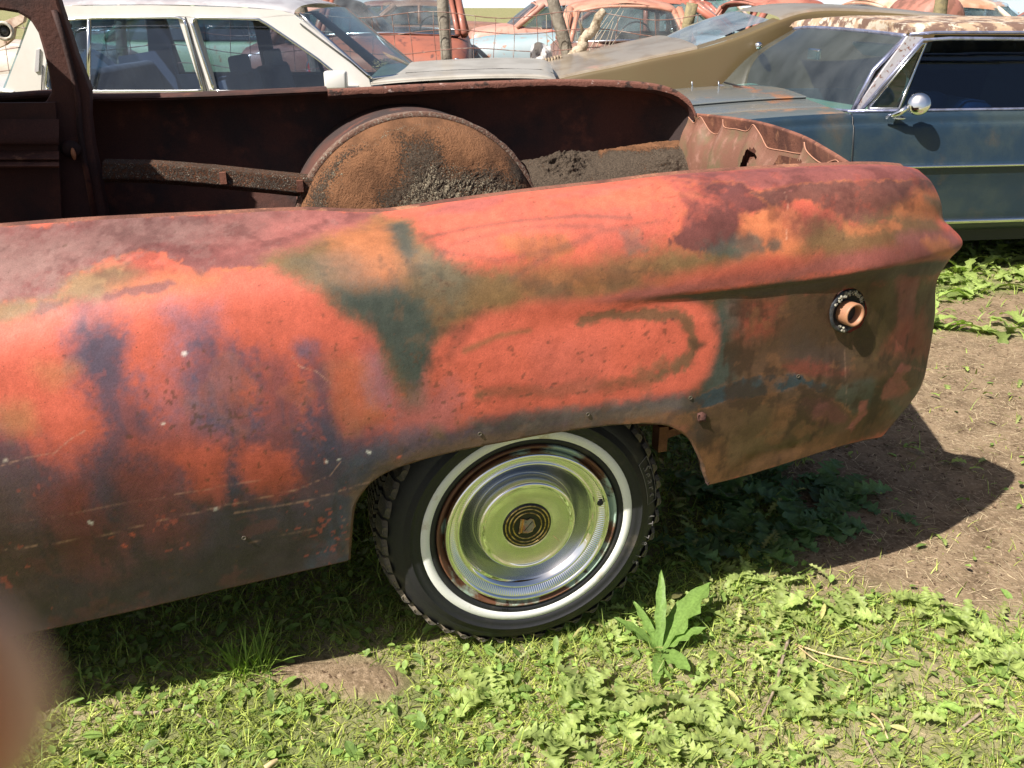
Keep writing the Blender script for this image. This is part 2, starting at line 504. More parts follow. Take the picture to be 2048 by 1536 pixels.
# wheel opening, as an outline in the car's own X,Z plane
ARCH_PX = [(697, 1400), (699, 1119), (701, 1080), (703, 1045), (709, 1010), (722, 985), (742, 964), (770, 946), (805, 930), (860, 913), (930, 897), (1000, 884), (1080, 870), (1160, 857), (1230, 849), (1290, 846),
           (1335, 850), (1365, 862), (1385, 882), (1398, 905), (1407, 930), (1413, 952), (1419, 964), (1440, 1400)]
ARCH = []
for x, y in ARCH_PX:
    if y > 1200: ARCH.append((ARCH[-1][0] if ARCH else None, .05)); continue
    k = on_body(x, y); ARCH.append((NG[k][0], NG[k][2]))
ARCH[0] = (ARCH[1][0] - .002, .05)
ARCH = np.array(ARCH)
# the round socket of the tail lamp
def ell(cx, cy, rx, ry, n=28, tilt=0):
    out = []
    for i in range(n):
        a = 2 * math.pi * i / n; x = rx * math.cos(a); y = ry * math.sin(a)
        out.append((cx + x * math.cos(tilt) - y * math.sin(tilt), cy + x * math.sin(tilt) + y * math.cos(tilt)))
    return out
LAMP = [(NG[on_body(x, y)][0], NG[on_body(x, y)][2]) for x, y in ell(1697, 621, 36, 45, 28, .15)]
Vn, Fn, used = cut_grid(NG, [ARCH, LAMP])
# (the outlines are tested in X,Z: keep the far back of the tail out of it)

# ---- weathered paint, composed over the skin in the skin's own coordinates (along X, down the girth)
S = SS.reshape(-1)[used]; T = TT.reshape(-1)[used]
wig = 1.0
nA = fbm(S * 9, T * 9, 21, 5, .6); nB = fbm(S * 9 + 40, T * 9 + 7, 22, 5, .6)
nf = fbm(S * 70, T * 70, 31, 3, .7); nm = fbm(S * 24, T * 24, 33, 4, .6); nl = fbm(S * 3.2, T * 3.2, 35, 3); nff = fbm(S * 190, T * 190, 36, 2, .6)
nv = fbm(S * 26, T * 4, 37, 4, .6)      # upright streaks
nh = fbm(S * 4, T * 34, 39, 4, .6)      # lengthwise streaks
white = hash2(np.arange(len(S)), np.arange(len(S)) * 3 + 1, 9)
def C3(r, g, b): return np.array([r, g, b])
ORANGE = C3(.47, .098, .060); ORANGE2 = C3(.46, .15, .062); MAROON = C3(.110, .036, .032); BLUE = C3(.042, .045, .072)
OLIVE = C3(.135, .085, .036); TEAL = C3(.042, .055, .046); BROWN = C3(.075, .038, .022); RUSTB = C3(.17, .075, .033); PINK = C3(.28, .095, .08)
GREYR = C3(.19, .11, .095); DARK = C3(.035, .028, .028); UMBER = C3(.11, .065, .035)
cc = np.tile(ORANGE, (len(S), 1)) * (1 + .10 * nl[:, None] + .05 * nm[:, None])
def pts(P):
    out = []
    for x, y in P:
        k = on_body(x, y); out.append((SS[k], TT[k]))
    return out
def lay(P, col, soft=.02, op=1.0, nz=.02, line=None, streak=0.0, fine=0.0, spread=None, tint=.12, rim=None):
    global cc
    Q = pts(P)
    X = S + nz * nA; Y = T + nz * nB
    lo = np.min(Q, 0) - .25; hi = np.max(Q, 0) + .25
    m = (X > lo[0]) & (X < hi[0]) & (Y > lo[1]) & (Y < hi[1])
    idx = np.nonzero(m)[0]
    if line: d = line - sdf_line(X[idx], Y[idx], Q)
    else: d = sdf_poly(X[idx], Y[idx], Q)
    d = d + .45 * soft + (.22 * soft + .001) * nff[idx] + .30 * soft * nm[idx] + fine * nf[idx] + streak * nv[idx] + .5 * fine * nm[idx]
    a = sstep(-soft, soft, d) * op
    a = a[:, None]
    c = np.asarray(col) * (1 + 1.5 * tint * (nm[idx] + nl[idx])[:, None])
    cc[idx] = cc[idx] * (1 - a) + c * a
    if rim is not None:
        b_ = (np.exp(-((d + .001) / .0028) ** 2) * (.35 + .5 * sstep(-.2, .3, nm[idx])))[:, None]
        cc[idx] = cc[idx] * (1 - b_) + np.asarray(rim) * b_

# dull blue-black old paint coming up from below on the left, in tall streaks; bottom edge darkened as shade
lay([(-400, 1000), (0, 905), (150, 960), (250, 930), (400, 880), (560, 860), (690, 860), (740, 900), (700, 1150), (200, 1280), (-400, 1350)], BLUE, .05, .86, .03, streak=.035, fine=.012)
lay([(165, 600), (190, 590), (215, 700), (215, 730), (165, 725), (150, 690)], BLUE * 1.5, .035, .55, .015, fine=.01)
lay([(175, 660), (235, 670), (245, 780), (300, 830), (330, 930), (330, 1000), (250, 1000), (220, 860), (190, 760)], BLUE * 1.05, .030, .85, .015, fine=.02)
lay([(340, 620), (415, 640), (425, 680), (360, 670)], BLUE * 2, .03, .6, .015, fine=.01)
lay([(410, 700), (480, 720), (490, 820), (500, 900), (500, 1010), (440, 1000), (420, 880), (400, 780)], BLUE * 1.05, .030, .85, .015, fine=.02)
lay([(350, 740), (440, 760), (440, 860), (340, 860)], BLUE * 2.2, .05, .45, .02, fine=.02)
lay([(515, 720), (570, 720), (600, 780), (600, 900), (560, 990), (540, 900), (545, 820)], BLUE * 1.05, .03, .7, .015, fine=.02)
lay([(630, 720), (665, 730), (672, 900), (680, 960), (640, 950), (625, 800)], BLUE, .025, .8, .012, fine=.015)
lay([(595, 685), (630, 685), (625, 705), (600, 705)], BLUE * 1.6, .012, .7, .008)
lay([(-400, 1010), (0, 960), (160, 1030), (300, 1010), (420, 1030), (560, 1020), (700, 980), (710, 1200), (200, 1300), (-400, 1400)], BLUE * .8 + BROWN * .35, .05, .85, .03, streak=.03)
lay([(270, 890), (350, 880), (440, 890), (440, 920), (330, 930)], ORANGE * .8, .03, .8, .015, fine=.01)
lay([(90, 1000), (160, 990), (190, 1060), (240, 1110), (230, 1160), (150, 1130)], ORANGE * .50, .03, .62, .02, fine=.01)
lay([(250, 950), (330, 950), (350, 1050), (340, 1090), (280, 1060)], ORANGE * .55, .03, .62, .02, fine=.01)
lay([(370, 920), (430, 910), (440, 1000), (400, 1000)], ORANGE * .8, .022, .85, .015, fine=.015)
lay([(490, 910), (560, 905), (590, 960), (560, 985), (500, 960)], ORANGE * .85, .025, .85, .015, fine=.015)
lay([(300, 1060), (400, 1040), (380, 1110), (310, 1130)], ORANGE * .42, .03, .5, .02, fine=.02)
lay([(130, 1040), (270, 1080), (330, 1140), (200, 1180), (60, 1120)], ORANGE * .3, .05, .5, .03, fine=.02)
lay([(-400, 1110), (0, 1120), (250, 1130), (500, 1080), (700, 1050), (712, 1300), (-400, 1500)], UMBER * .34, .06, .85, .03)  # shade of the turned-under lower body put into the colour
lay([(-300, 1000), (0, 1000), (60, 1080), (30, 1200), (-300, 1250)], RUSTB * .7, .08, .7, .03)
lay([(490, 915), (560, 910), (585, 955), (555, 985), (505, 965)], ORANGE * .8, .02, .8, .015, fine=.015)
lay([(375, 925), (425, 915), (440, 1000), (402, 1005)], ORANGE * .75, .018, .75, .015, fine=.015)
lay([(95, 1000), (160, 995), (235, 1110), (225, 1150), (150, 1120)], ORANGE * .45, .03, .4, .02, fine=.02)
lay([(-400, 1040), (0, 1000), (200, 1040), (420, 1020), (700, 990), (712, 1200), (200, 1300), (-400, 1400)], BLUE * .7 + UMBER * .15, .05, .42, .03, streak=.03)
# yellowish stains in the orange
lay([(0, 830), (50, 820), (60, 850), (20, 862)], RUSTB * 1.8, .02, .7, .01)
lay([(80, 740), (150, 735), (110, 760)], RUSTB * 2.2, .02, .5, .01)
lay([(670, 720), (730, 730), (760, 830), (700, 860), (670, 800)], ORANGE2 * .9, .02, .55, .015, fine=.01)
lay([(735, 700), (780, 760), (770, 800), (740, 780)], BLUE * 2.5, .03, .5, .02)
# bluish band over the wheel
lay([(700, 930), (770, 890), (800, 868), (880, 852), (1000, 842), (1200, 815), (1330, 795), (1400, 800), (1390, 835), (1200, 870), (1000, 905), (860, 935), (780, 960), (720, 1010), (700, 1150), (640, 1180)], BLUE * .95 + TEAL * .25, .022, .92, .012, fine=.012)
lay([(700, 990), (760, 930), (860, 900), (1000, 868), (1200, 838), (1380, 832), (1400, 900), (1000, 940), (700, 1100)], UMBER * 1.1, .016, .75, .01, fine=.01)
lay([(1200, 830), (1300, 820), (1380, 825), (1385, 850), (1200, 858)], RUSTB, .008, .8, .008, fine=.012)
lay([(860, 850), (880, 850), (885, 875), (865, 870)], OLIVE, .01, .8, .006)
# top left: brown rust with a paler grey-red band
lay([(-400, 380), (0, 400), (300, 400), (760, 400), (740, 432), (690, 450), (600, 470), (560, 500), (540, 522), (470, 530), (418, 532), (405, 560), (385, 530), (330, 505), (270, 498), (215, 515), (150, 545), (118, 590), (60, 600), (0, 606), (-400, 640)], MAROON * 1.25 + C3(.02, .01, .01), .007, .97, .013, fine=.012, tint=.2, rim=ORANGE2 * .8)
lay([(-400, 440), (0, 470), (300, 445), (560, 440), (600, 460), (300, 480), (100, 530), (-400, 580)], GREYR, .04, .6, .02, fine=.045)
lay([(0, 500), (100, 510), (120, 560), (0, 590)], GREYR * 1.1, .02, .35, .02, fine=.06)
lay([(560, 455), (640, 440), (740, 440), (735, 500), (650, 540), (575, 530), (550, 500)], PINK, .035, .85, .015, fine=.01)
lay([(430, 440), (620, 425), (700, 432), (620, 470), (470, 500)], PINK * .9, .05, .45, .02)
# olive seam under it
lay([(120, 592), (150, 555), (220, 530), (270, 545), (250, 570), (180, 590)], OLIVE * 1.25 + TEAL * .3, .018, .9, .01, fine=.004)
lay([(-200, 625), (0, 612), (60, 603), (130, 600), (60, 625), (0, 640), (-200, 650)], OLIVE * 1.2, .016, .9, .01)
lay([(230, 570), (330, 548), (420, 560), (330, 574), (250, 585)], ORANGE2 * .8, .018, .8, .01)
lay([(215, 592), (250, 575), (300, 568), (345, 566), (330, 577), (260, 585), (225, 597)], MAROON * 1.4, .006, .9, .006, fine=.008)
lay([(62, 625), (90, 605), (135, 598), (120, 612), (80, 632)], MAROON * 1.2, .008, .75, .006, fine=.01)
# dark Y of bare metal between the two primer fields
lay([(545, 520), (600, 500), (640, 480), (700, 470), (760, 436), (808, 440), (835, 490), (880, 525), (940, 552), (1050, 556), (1150, 540), (1260, 518), (1400, 492), (1490, 480), (1510, 520), (1400, 545), (1260, 575), (1150, 592), (1060, 600), (965, 632), (900, 660), (868, 690), (862, 760), (850, 800), (812, 800), (785, 730), (755, 670), (700, 625), (640, 580), (580, 550)], OLIVE, .024, .95, .014, fine=.008)
lay([(690, 470), (760, 450), (790, 520), (780, 570), (700, 575), (660, 530)], ORANGE2 * .75, .035, .75, .02, fine=.01)
lay([(676, 585), (740, 590), (790, 575), (830, 600), (855, 640), (862, 700), (850, 760), (815, 760), (775, 690), (730, 640), (690, 615)], TEAL, .024, .95, .014, fine=.006)
lay([(782, 450), (806, 445), (825, 490), (815, 520), (795, 500)], TEAL * .9, .014, .85, .01, fine=.008)
lay([(600, 520), (690, 510), (720, 560), (640, 560)], TEAL * 1.5, .03, .45, .02)
lay([(840, 520), (930, 560), (900, 600), (850, 570)], TEAL * 1.4, .03, .5, .02)
lay([(1050, 545), (1200, 530), (1300, 545), (1180, 570), (1060, 575)], ORANGE2 * .55, .025, .6, .015, fine=.006)
# right upper field
lay([(1240, 465), (1270, 462), (1285, 498), (1255, 500)], TEAL * 1.6, .01, .55, .01, fine=.01)
lay([(860, 428), (900, 408), (1010, 392), (1000, 408), (930, 425)], MAROON * 1.7 + ORANGE * .2, .012, .75, .008, fine=.006)
lay([(1100, 392), (1180, 378), (1290, 368), (1180, 388)], MAROON * 1.5 + ORANGE * .4, .014, .6, .01)
lay([(1005, 482), (1040, 470), (1130, 475), (1145, 500), (1090, 516), (1040, 508)], ORANGE2 * .62, .01, .85, .009, fine=.012)
for P, o_ in (([(850, 476), (930, 455), (1040, 440), (1160, 432), (1260, 436)], .5), ([(900, 490), (1000, 462), (1100, 452), (1200, 452)], .35), ([(880, 505), (1000, 520), (1100, 500), (1200, 462), (1330, 440)], .3), ([(1020, 560), (1120, 500), (1180, 478)], .3)):
    lay(P, TEAL * .8, .006, o_, .004, line=.002)
lay([(1330, 352), (1400, 345), (1500, 336), (1700, 326), (1800, 328), (1862, 362), (1870, 392), (1838, 380), (1700, 368), (1500, 372), (1400, 385), (1350, 372)], MAROON * 1.35 + PINK * .12, .022, .95, .014, fine=.008)
lay([(1385, 372), (1480, 366), (1535, 395), (1545, 420), (1500, 428), (1484, 450), (1482, 480), (1440, 500), (1405, 516), (1370, 502), (1335, 480), (1362, 455), (1372, 420), (1362, 395)], MAROON * .95, .006, .95, .014, fine=.014, rim=ORANGE2 * .7)
lay([(1500, 385), (1600, 368), (1700, 362), (1800, 366), (1822, 390), (1795, 432), (1762, 446), (1730, 452), (1700, 440), (1660, 410), (1600, 398), (1540, 410)], MAROON * .85 + UMBER * .3, .006, .95, .013, fine=.010, rim=ORANGE2 * .75)
lay([(1310, 380), (1370, 360), (1400, 400), (1360, 420)], ORANGE, .03, .55, .02, fine=.05)
lay([(1488, 436), (1540, 415), (1600, 425), (1612, 500), (1560, 512), (1500, 512), (1484, 480)], ORANGE2 * .95 + ORANGE * .1, .010, .95, .010, fine=.006)
lay([(1560, 425), (1680, 420), (1700, 470), (1620, 480)], MAROON * 1.1 + ORANGE * .1, .024, .6, .015, fine=.01)
lay([(1470, 484), (1500, 476), (1528, 480), (1530, 505), (1480, 512), (1420, 512), (1400, 500)], TEAL * 1.2, .010, .8, .008, fine=.012)
lay([(1538, 482), (1560, 482), (1562, 500), (1540, 502)], TEAL, .007, .8, .006, fine=.006)
lay([(1630, 445), (1720, 450), (1800, 430), (1865, 420), (1885, 470), (1800, 490), (1700, 510), (1600, 520)], OLIVE * .95, .026, .9, .014, fine=.008)
lay([(1795, 425), (1840, 385), (1880, 390), (1884, 420), (1850, 440)], ORANGE2, .02, .85, .010)
lay([(1850, 395), (1888, 400), (1888, 450), (1862, 440)], TEAL + OLIVE * .5, .014, .7, .01)
lay([(1690, 448), (1740, 455), (1790, 445), (1800, 455), (1740, 470), (1700, 462)], ORANGE2 * .8, .008, .7, .008, fine=.008)
lay([(1800, 480), (1850, 468), (1905, 470), (1922, 495), (1900, 515), (1840, 505)], MAROON * 1.9 + PINK * .2, .018, .9, .010)
lay([(1845, 480), (1890, 478), (1890, 496), (1850, 498)], ORANGE2, .01, .8, .007, fine=.01)
# the raised spear: red-brown on its back, black green shadow strip painted below it
lay([(1180, 606), (1300, 580), (1450, 548), (1600, 524), (1750, 505), (1850, 494), (1850, 520), (1700, 535), (1500, 562), (1330, 592), (1200, 612)], MAROON * 1.5 + ORANGE * .12, .012, .92, .008, fine=.006, streak=0)
lay([(1290, 560), (1400, 540), (1550, 520), (1640, 510), (1560, 535), (1400, 562)], ORANGE * .85, .014, .6, .010)
lay([(1130, 618), (1250, 606), (1400, 588), (1550, 566), (1700, 548), (1850, 525), (1895, 520), (1890, 545), (1700, 575), (1500, 598), (1300, 612), (1150, 624)], TEAL * .75, .014, .92, .008)
# right lower area, darkened in colour to offset light bounced from the ground
lay([(1425, 600), (1500, 596), (1700, 575), (1880, 555), (1875, 700), (1845, 800), (1800, 860), (1640, 915), (1425, 975), (1380, 880), (1380, 800), (1420, 740), (1440, 680)], OLIVE * .36 + UMBER * .08, .026, .97, .014, fine=.008, tint=.25)
lay([(1410, 640), (1450, 640), (1475, 700), (1470, 780), (1400, 790), (1430, 720)], TEAL * .9, .022, .9, .014, fine=.01)
lay([(1470, 612), (1560, 600), (1570, 650), (1500, 700), (1475, 670)], ORANGE * .5, .020, .8, .012, fine=.01, streak=.01)
lay([(1440, 605), (1475, 600), (1480, 660), (1450, 660)], TEAL, .012, .7, .01, streak=.01)
lay([(1560, 610), (1660, 600), (1690, 700), (1840, 700), (1820, 740), (1640, 755), (1500, 760), (1470, 700), (1560, 680)], BROWN, .03, .88, .015, fine=.02, streak=.012)
lay([(1590, 690), (1700, 700), (1690, 750), (1600, 740)], DARK, .03, .5, .02, fine=.02)
lay([(1700, 640), (1760, 640), (1760, 720), (1710, 720)], OLIVE * .5, .03, .7, .02)
lay([(1795, 560), (1835, 560), (1830, 620), (1815, 690), (1790, 690), (1800, 620)], MAROON * 1.6 + ORANGE * .1, .012, .8, .010, fine=.006)
lay([(1790, 660), (1845, 640), (1840, 700), (1770, 690)], ORANGE * .5, .02, .6, .015, fine=.01)
lay([(1565, 735), (1640, 730), (1690, 745), (1600, 752)], ORANGE * .35, .012, .6, .010, fine=.008)
lay([(1380, 800), (1440, 775), (1540, 752), (1600, 757), (1660, 770), (1640, 790), (1560, 790), (1470, 805), (1400, 822)], C3(.026, .040, .048), .007, .95, .010, fine=.010, rim=RUSTB * .9)
lay([(1660, 775), (1740, 760), (1760, 800), (1720, 820), (1680, 800)], TEAL, .02, .7, .015)
lay([(1380, 832), (1440, 810), (1550, 790), (1605, 773), (1650, 792), (1688, 815), (1705, 838), (1690, 880), (1640, 905), (1425, 975), (1408, 930), (1386, 870)], UMBER * .42 + RUSTB * .12, .005, .95, .011, fine=.010, tint=.3, rim=RUSTB * 1.1)
lay([(1500, 830), (1620, 820), (1660, 860), (1560, 900), (1500, 880)], OLIVE * .45, .03, .6, .015, fine=.02)
lay([(1610, 800), (1660, 800), (1690, 840), (1640, 850)], MAROON, .012, .75, .010, fine=.012)
lay([(1560, 815), (1590, 810), (1575, 850), (1545, 860)], RUSTB * .9, .015, .6, .01)
lay([(1470, 880), (1560, 870), (1600, 885), (1500, 930), (1460, 920)], UMBER * .7 + OLIVE * .25, .02, .6, .01, fine=.02)
lay([(1400, 900), (1440, 890), (1450, 960), (1420, 965)], RUSTB * 1.1, .02, .7, .01)
lay([(1490, 915), (1700, 862), (1800, 830), (1790, 860), (1640, 910), (1440, 972)], RUSTB * .6, .01, .7, .01, fine=.008)
lay([(1768, 770), (1800, 732), (1830, 720), (1828, 734), (1800, 755), (1782, 784), (1762, 796)], PINK * .75 + ORANGE * .1, .005, .95, .007, fine=.008)
lay([(1722, 806), (1738, 802), (1732, 828), (1704, 862), (1694, 856), (1716, 830)], PINK * .7 + ORANGE * .1, .005, .95, .007, fine=.008)
lay([(1820, 740), (1850, 735), (1840, 810), (1800, 840), (1780, 800)], TEAL * .8 + OLIVE * .3, .015, .8, .01)
lay([(1846, 770), (1860, 740), (1855, 790), (1840, 810)], MAROON, .01, .8, .008)
# lozenge of primer in the middle with its rusty hook
lay([(868, 690), (905, 658), (970, 638), (1060, 622), (1180, 610), (1300, 606), (1380, 615), (1420, 640), (1432, 690), (1410, 745), (1365, 775), (1290, 790), (1180, 798), (1060, 808), (980, 830), (900, 850), (868, 830), (860, 770)], ORANGE * 1.02, .018, .97, .012, fine=.004)
lay([(1165, 640), (1220, 630), (1290, 628), (1345, 634), (1378, 650), (1392, 680), (1388, 710), (1360, 740), (1300, 762), (1240, 768), (1130, 778), (960, 786)], BROWN * 1.1 + OLIVE * .3, .008, .9, .010, line=.009, fine=.012)
lay([(1380, 680), (1410, 688), (1390, 700)], BROWN, .006, .9, .004)
lay([(1270, 745), (1350, 725), (1370, 735), (1300, 768)], BROWN * 1.5 + OLIVE * .3, .010, .6, .008, fine=.02)
lay([(930, 700), (1000, 670), (1060, 660)], OLIVE * 1.2, .006, .6, .006, line=.002)
lay([(960, 770), (1130, 765), (1300, 772), (1180, 800), (1000, 812)], ORANGE * .75, .02, .6, .02, fine=.02)
lay([(940, 845), (1020, 835), (1180, 815), (1370, 795), (1380, 815), (1200, 838), (960, 862)], TEAL * 1.3 + ORANGE * .1, .014, .7, .01, fine=.014)
lay([(1080, 700), (1200, 700), (1180, 760), (1080, 755)], MAROON * 1.6 + ORANGE * .4, .03, .35, .02)
lay([(860, 780), (890, 770), (910, 850), (870, 860), (790, 860), (800, 800)], PINK * .6 + BLUE * .8, .03, .5, .02, fine=.02)
def mottle(P, dark, light, op=.6, s_=1.0, st=.4):
    """uneven stains, runs and flecks inside a region"""
    global cc
    Q = pts(P); d = sdf_poly(S + .015 * nA, T + .015 * nB, Q); m = sstep(-.02, .02, d)
    f1 = fbm(S * 11 * s_, T * 11 * s_, 61, 5, .65) + st * fbm(S * 34, T * 5, 62, 4, .6)
    f2 = fbm(S * 16 * s_ + 9, T * 16 * s_, 63, 5, .7)
    a = (m * sstep(.02, .34, f1) * op)[:, None]; cc = cc * (1 - a) + np.asarray(dark) * a
    a = (m * sstep(.14, .34, f2) * op * .6)[:, None]; cc = cc * (1 - a) + np.asarray(light) * a
mottle([(1430, 600), (1880, 555), (1875, 700), (1845, 800), (1800, 860), (1640, 915), (1425, 975), (1380, 880), (1390, 800), (1440, 740)], BROWN * .45, RUSTB * .95, .75, 1, .6)
mottle([(560, 520), (700, 460), (830, 440), (1000, 560), (1400, 490), (1500, 520), (1200, 590), (960, 640), (862, 760), (815, 790), (700, 620)], TEAL * .55, RUSTB * .9, .4, 1.4, 0)
mottle([(-400, 1050), (0, 1030), (700, 960), (712, 1150), (200, 1280), (-400, 1350)], DARK, MAROON * 1.3, .55, 1, .9)
mottle([(-400, 400), (0, 440), (760, 410), (560, 500), (400, 540), (130, 580), (0, 606), (-400, 640)], MAROON * .6, GREYR * 1.15, .45, 1.7, 0)
mottle([(1340, 350), (1860, 340), (1860, 430), (1500, 500), (1340, 500)], MAROON * .5, ORANGE * .7, .45, 1.5, 0)
mottle([(700, 930), (880, 840), (1390, 790), (1400, 880), (1000, 910), (740, 1000)], DARK, RUSTB * .8, .5, 1.5, 0)
mottle([(800, 430), (1380, 350), (1420, 470), (1200, 510), (1000, 560), (900, 530)], MAROON * 1.6, ORANGE2, .28, .7, -.5)
mottle([(-200, 640), (700, 580), (780, 720), (700, 900), (300, 900), (-200, 900)], ORANGE * .72, ORANGE2 * .95, .30, .5, .6)
# specks of primer through the dark, pits of rust, chips, scratches
sp = sstep(.47, .55, fbm(S * 95, T * 95, 51, 2, .5) * .6 + fbm(S * 7, T * 7, 52, 2) * .45)
darkm = sstep(.12, .05, cc.mean(1)) * sstep(.25, .35, T) * (S < .1)
a = (sp * darkm * .45)[:, None]; cc = cc * (1 - a) + ORANGE * .9 * a
pit = sstep(.56, .64, fbm(S * 110, T * 110, 53, 2, .5) * .75 + fbm(S * 5, T * 5, 54, 3) * .35)[:, None] * .55
cc = cc * (1 - pit) + BROWN * pit
SCR = [([(470, 1025), (600, 1005), (740, 965)], .8), ([(0, 1103), (220, 1068), (430, 1016), (590, 980), (660, 950), (682, 925)], .7), ([(585, 708), (600, 730), (635, 742), (660, 765)], .8), ([(100, 915), (140, 880), (170, 862)], .7), ([(0, 930), (50, 915), (110, 905)], .6),
       ([(500, 1085), (600, 1062), (690, 1040)], .35), ([(350, 990), (520, 960)], .45), ([(60, 1040), (330, 995)], .3), ([(1571, 385), (1573, 400), (1577, 418)], .8), ([(1572, 460), (1573, 478)], .7), ([(1690, 700), (1694, 780), (1690, 830)], .25)]
for P, o_ in SCR:
    lay(P, C3(.58, .33, .23), .0013, o_ * .6, .003, line=1e-6, tint=0)
for x, y, r_, c_ in ((128, 711, 6, DARK), (328, 846, 5, C3(.8, .75, .65)), (95, 876, 0, DARK), (193, 817, 4, BROWN), (12, 920, 5, C3(.7, .6, .5)), (475, 1003, 7, ORANGE * 1.2), (470, 1010, 5, ORANGE * 1.2), (180, 1044, 5, C3(.8, .78, .7)),
                     (430, 1020, 3, C3(.8, .78, .7)), (650, 922, 4, C3(.8, .78, .7)), (677, 920, 4, C3(.8, .78, .7)), (735, 904, 4, C3(.8, .78, .7)), (795, 915, 7, ORANGE * 1.2), (250, 1092, 9, ORANGE * 1.1), (265, 1068, 8, ORANGE), (222, 1075, 5, ORANGE), (370, 708, 3, C3(.8, .75, .7)),
                     (778, 810, 6, OLIVE * .8), (858, 761, 4, BROWN), (738, 858, 4, DARK), (1020, 778, 5, BROWN), (1110, 765, 6, BROWN * .7), (1105, 770, 4, DARK), (855, 880, 5, OLIVE), (1380, 795, 5, OLIVE * 1.5), (1345, 640, 5, DARK), (1175, 826, 0, DARK), (1330, 648, 3, DARK), (1580, 380, 3, PINK)):
    if r_: lay([(x - 2, y), (x + 2, y)], c_, .0026, .8, .006, line=.00012 * r_, tint=0)
cc = cc * (1 + .07 * nff + .05 * nf)[:, None]
cc = np.clip(cc, .004, .9)

def body_material(name):
    m = bpy.data.materials.new(name); m.use_nodes = True
    t = m.node_tree; N = t.nodes; L = t.links; b = N['Principled BSDF']
    at_ = N.new('ShaderNodeAttribute'); at_.attribute_name = 'Col'
    tc = N.new('ShaderNodeTexCoord')
    def noise(s, d=5, rg=.65, v=None):
        n = N.new('ShaderNodeTexNoise'); n.inputs['Scale'].default_value = s; n.inputs['Detail'].default_value = d; n.inputs['Roughness'].default_value = rg
        L.new(v if v is not None else tc.outputs['Object'], n.inputs['Vector']); return n.outputs['Fac']
    def mr(f, a_, b_, c_, d_):
        r = N.new('ShaderNodeMapRange'); L.new(f, r.inputs['Value'])
        for k, v in zip(('From Min', 'From Max', 'To Min', 'To Max'), (a_, b_, c_, d_)): r.inputs[k].default_value = v
        return r.outputs[0]
    g1 = mr(noise(420, 3, .8), .3, .7, .80, 1.18)
    g2 = mr(noise(45, 6, .7), .3, .7, .86, 1.12)
    mul = N.new('ShaderNodeMath'); mul.operation = 'MULTIPLY'; L.new(g1, mul.inputs[0]); L.new(g2, mul.inputs[1])
    h = N.new('ShaderNodeVectorMath'); h.operation = 'SCALE'; L.new(at_.outputs['Color'], h.inputs[0]); L.new(mul.outputs[0], h.inputs['Scale'])
    # brown pin-pricks of rust
    pp = mr(noise(260, 2, .5), .70, .76, 0, .7)
    mx = N.new('ShaderNodeMix'); mx.data_type = 'RGBA'; L.new(pp, mx.inputs[0]); L.new(h.outputs[0], mx.inputs[6]); mx.inputs[7].default_value = (.06, .03, .018, 1)
    L.new(mx.outputs[2], b.inputs['Base Color'])
    rr = mr(noise(14, 5), .3, .7, .46, .70); L.new(rr, b.inputs['Roughness'])
    b.inputs['Specular IOR Level'].default_value = .32
    bp = N.new('ShaderNodeBump'); bp.inputs['Strength'].default_value = .18; bp.inputs['Distance'].default_value = .004
    L.new(noise(170, 6, .7), bp.inputs['Height']); L.new(bp.outputs[0], b.inputs['Normal'])
    return m
M['body'] = body_material('weathered_body_paint')
me = npmesh(Vn, Fn[:, ::-1]); vcol(me, cc)
side = link('side_panel', me, M['body'], CAR, label='near rear quarter in orange primer, blue-black and brown rust')

# ---- rolled edges: trunk opening lip, wheel opening flange, lower edge
def edge_strip(P, inward, name, mt, parent, th=.004, **k):
    """P points along the edge; inward (n,3) offsets; a folded flange with thickness"""
    P = np.asarray(P); inward = np.asarray(inward)
    G = np.stack([P, P + inward * .5 , P + inward, P + inward + np.array([0, 0, -th]), P + np.array([0, 0, th * 0])], 0)
    return G
top = NG[0]
mb = MB()
jj = np.arange(NCc)
sel = (NG[0, :, 0] > -3.6) & (np.arange(NCc) < sum(NSP[:-5]) - 30)
tp = top[sel][::4]
wob = fbm(tp[:, 0] * 9, tp[:, 0] * 3, 61, 4) * .003
G = np.stack([tp, tp + np.array([0, .012, .004]), tp + np.array([0, .022, 0]) + np.stack([0 * wob, 0 * wob, wob], -1), tp + np.array([0, .024, -.014]) + np.stack([0 * wob, 0 * wob, wob], -1), tp + np.array([0, .026, -.07]), tp + np.array([0, .05, -.22])], 0)
mb.grid(G)
mb.build('trunk_lip', M['rust'], CAR)
# flange of the wheel opening
AP = []
for (x, z) in ARCH[1:-1]:
    q = body_y(x, z); AP.append(np.array([x, q[1], z]))
AP = crom(np.array(AP), np.linspace(0, len(AP) - 1, 160))
cen = np.array([0, 0, .33])
inw = (cen - AP); inw[:, 1] = 0; inw /= np.linalg.norm(inw, axis=1)[:, None]
mb = MB()
G = np.stack([AP + np.array([0, -.0005, 0]) - inw * .001, AP + inw * .0035 + np.array([0, .002, 0]), AP + inw * .004 + np.array([0, .008, 0]), AP + np.array([0, .012, 0]), AP - inw * .002 + np.array([0, .035, 0])], 0)
mb.grid(G)
mb.build('wheel_opening_flange', mat('flange_rust', (.13, .06, .03), .8, var=(.07, .04, .025), scale=20, bump=.3, bscale=150), CAR)
# lower edges fold under
for (a_, b_) in ((-3.7, ARCH[1][0] + .001), (ARCH[-2][0], 5.0)):
    lo = NG[-1][(NG[-1, :, 0] > a_) & (NG[-1, :, 0] < b_)]
    if b_ > 1: lo = lo[lo[:, 1] < 1.4]
    lo = lo[::3]
    G = np.stack([lo, lo + np.array([0, .006, -.006]), lo + np.array([0, .018, -.005]), lo + np.array([0, .03, .012])], 0)
    MB().grid(G).build('lower_edge', M['dark_rust'], CAR)

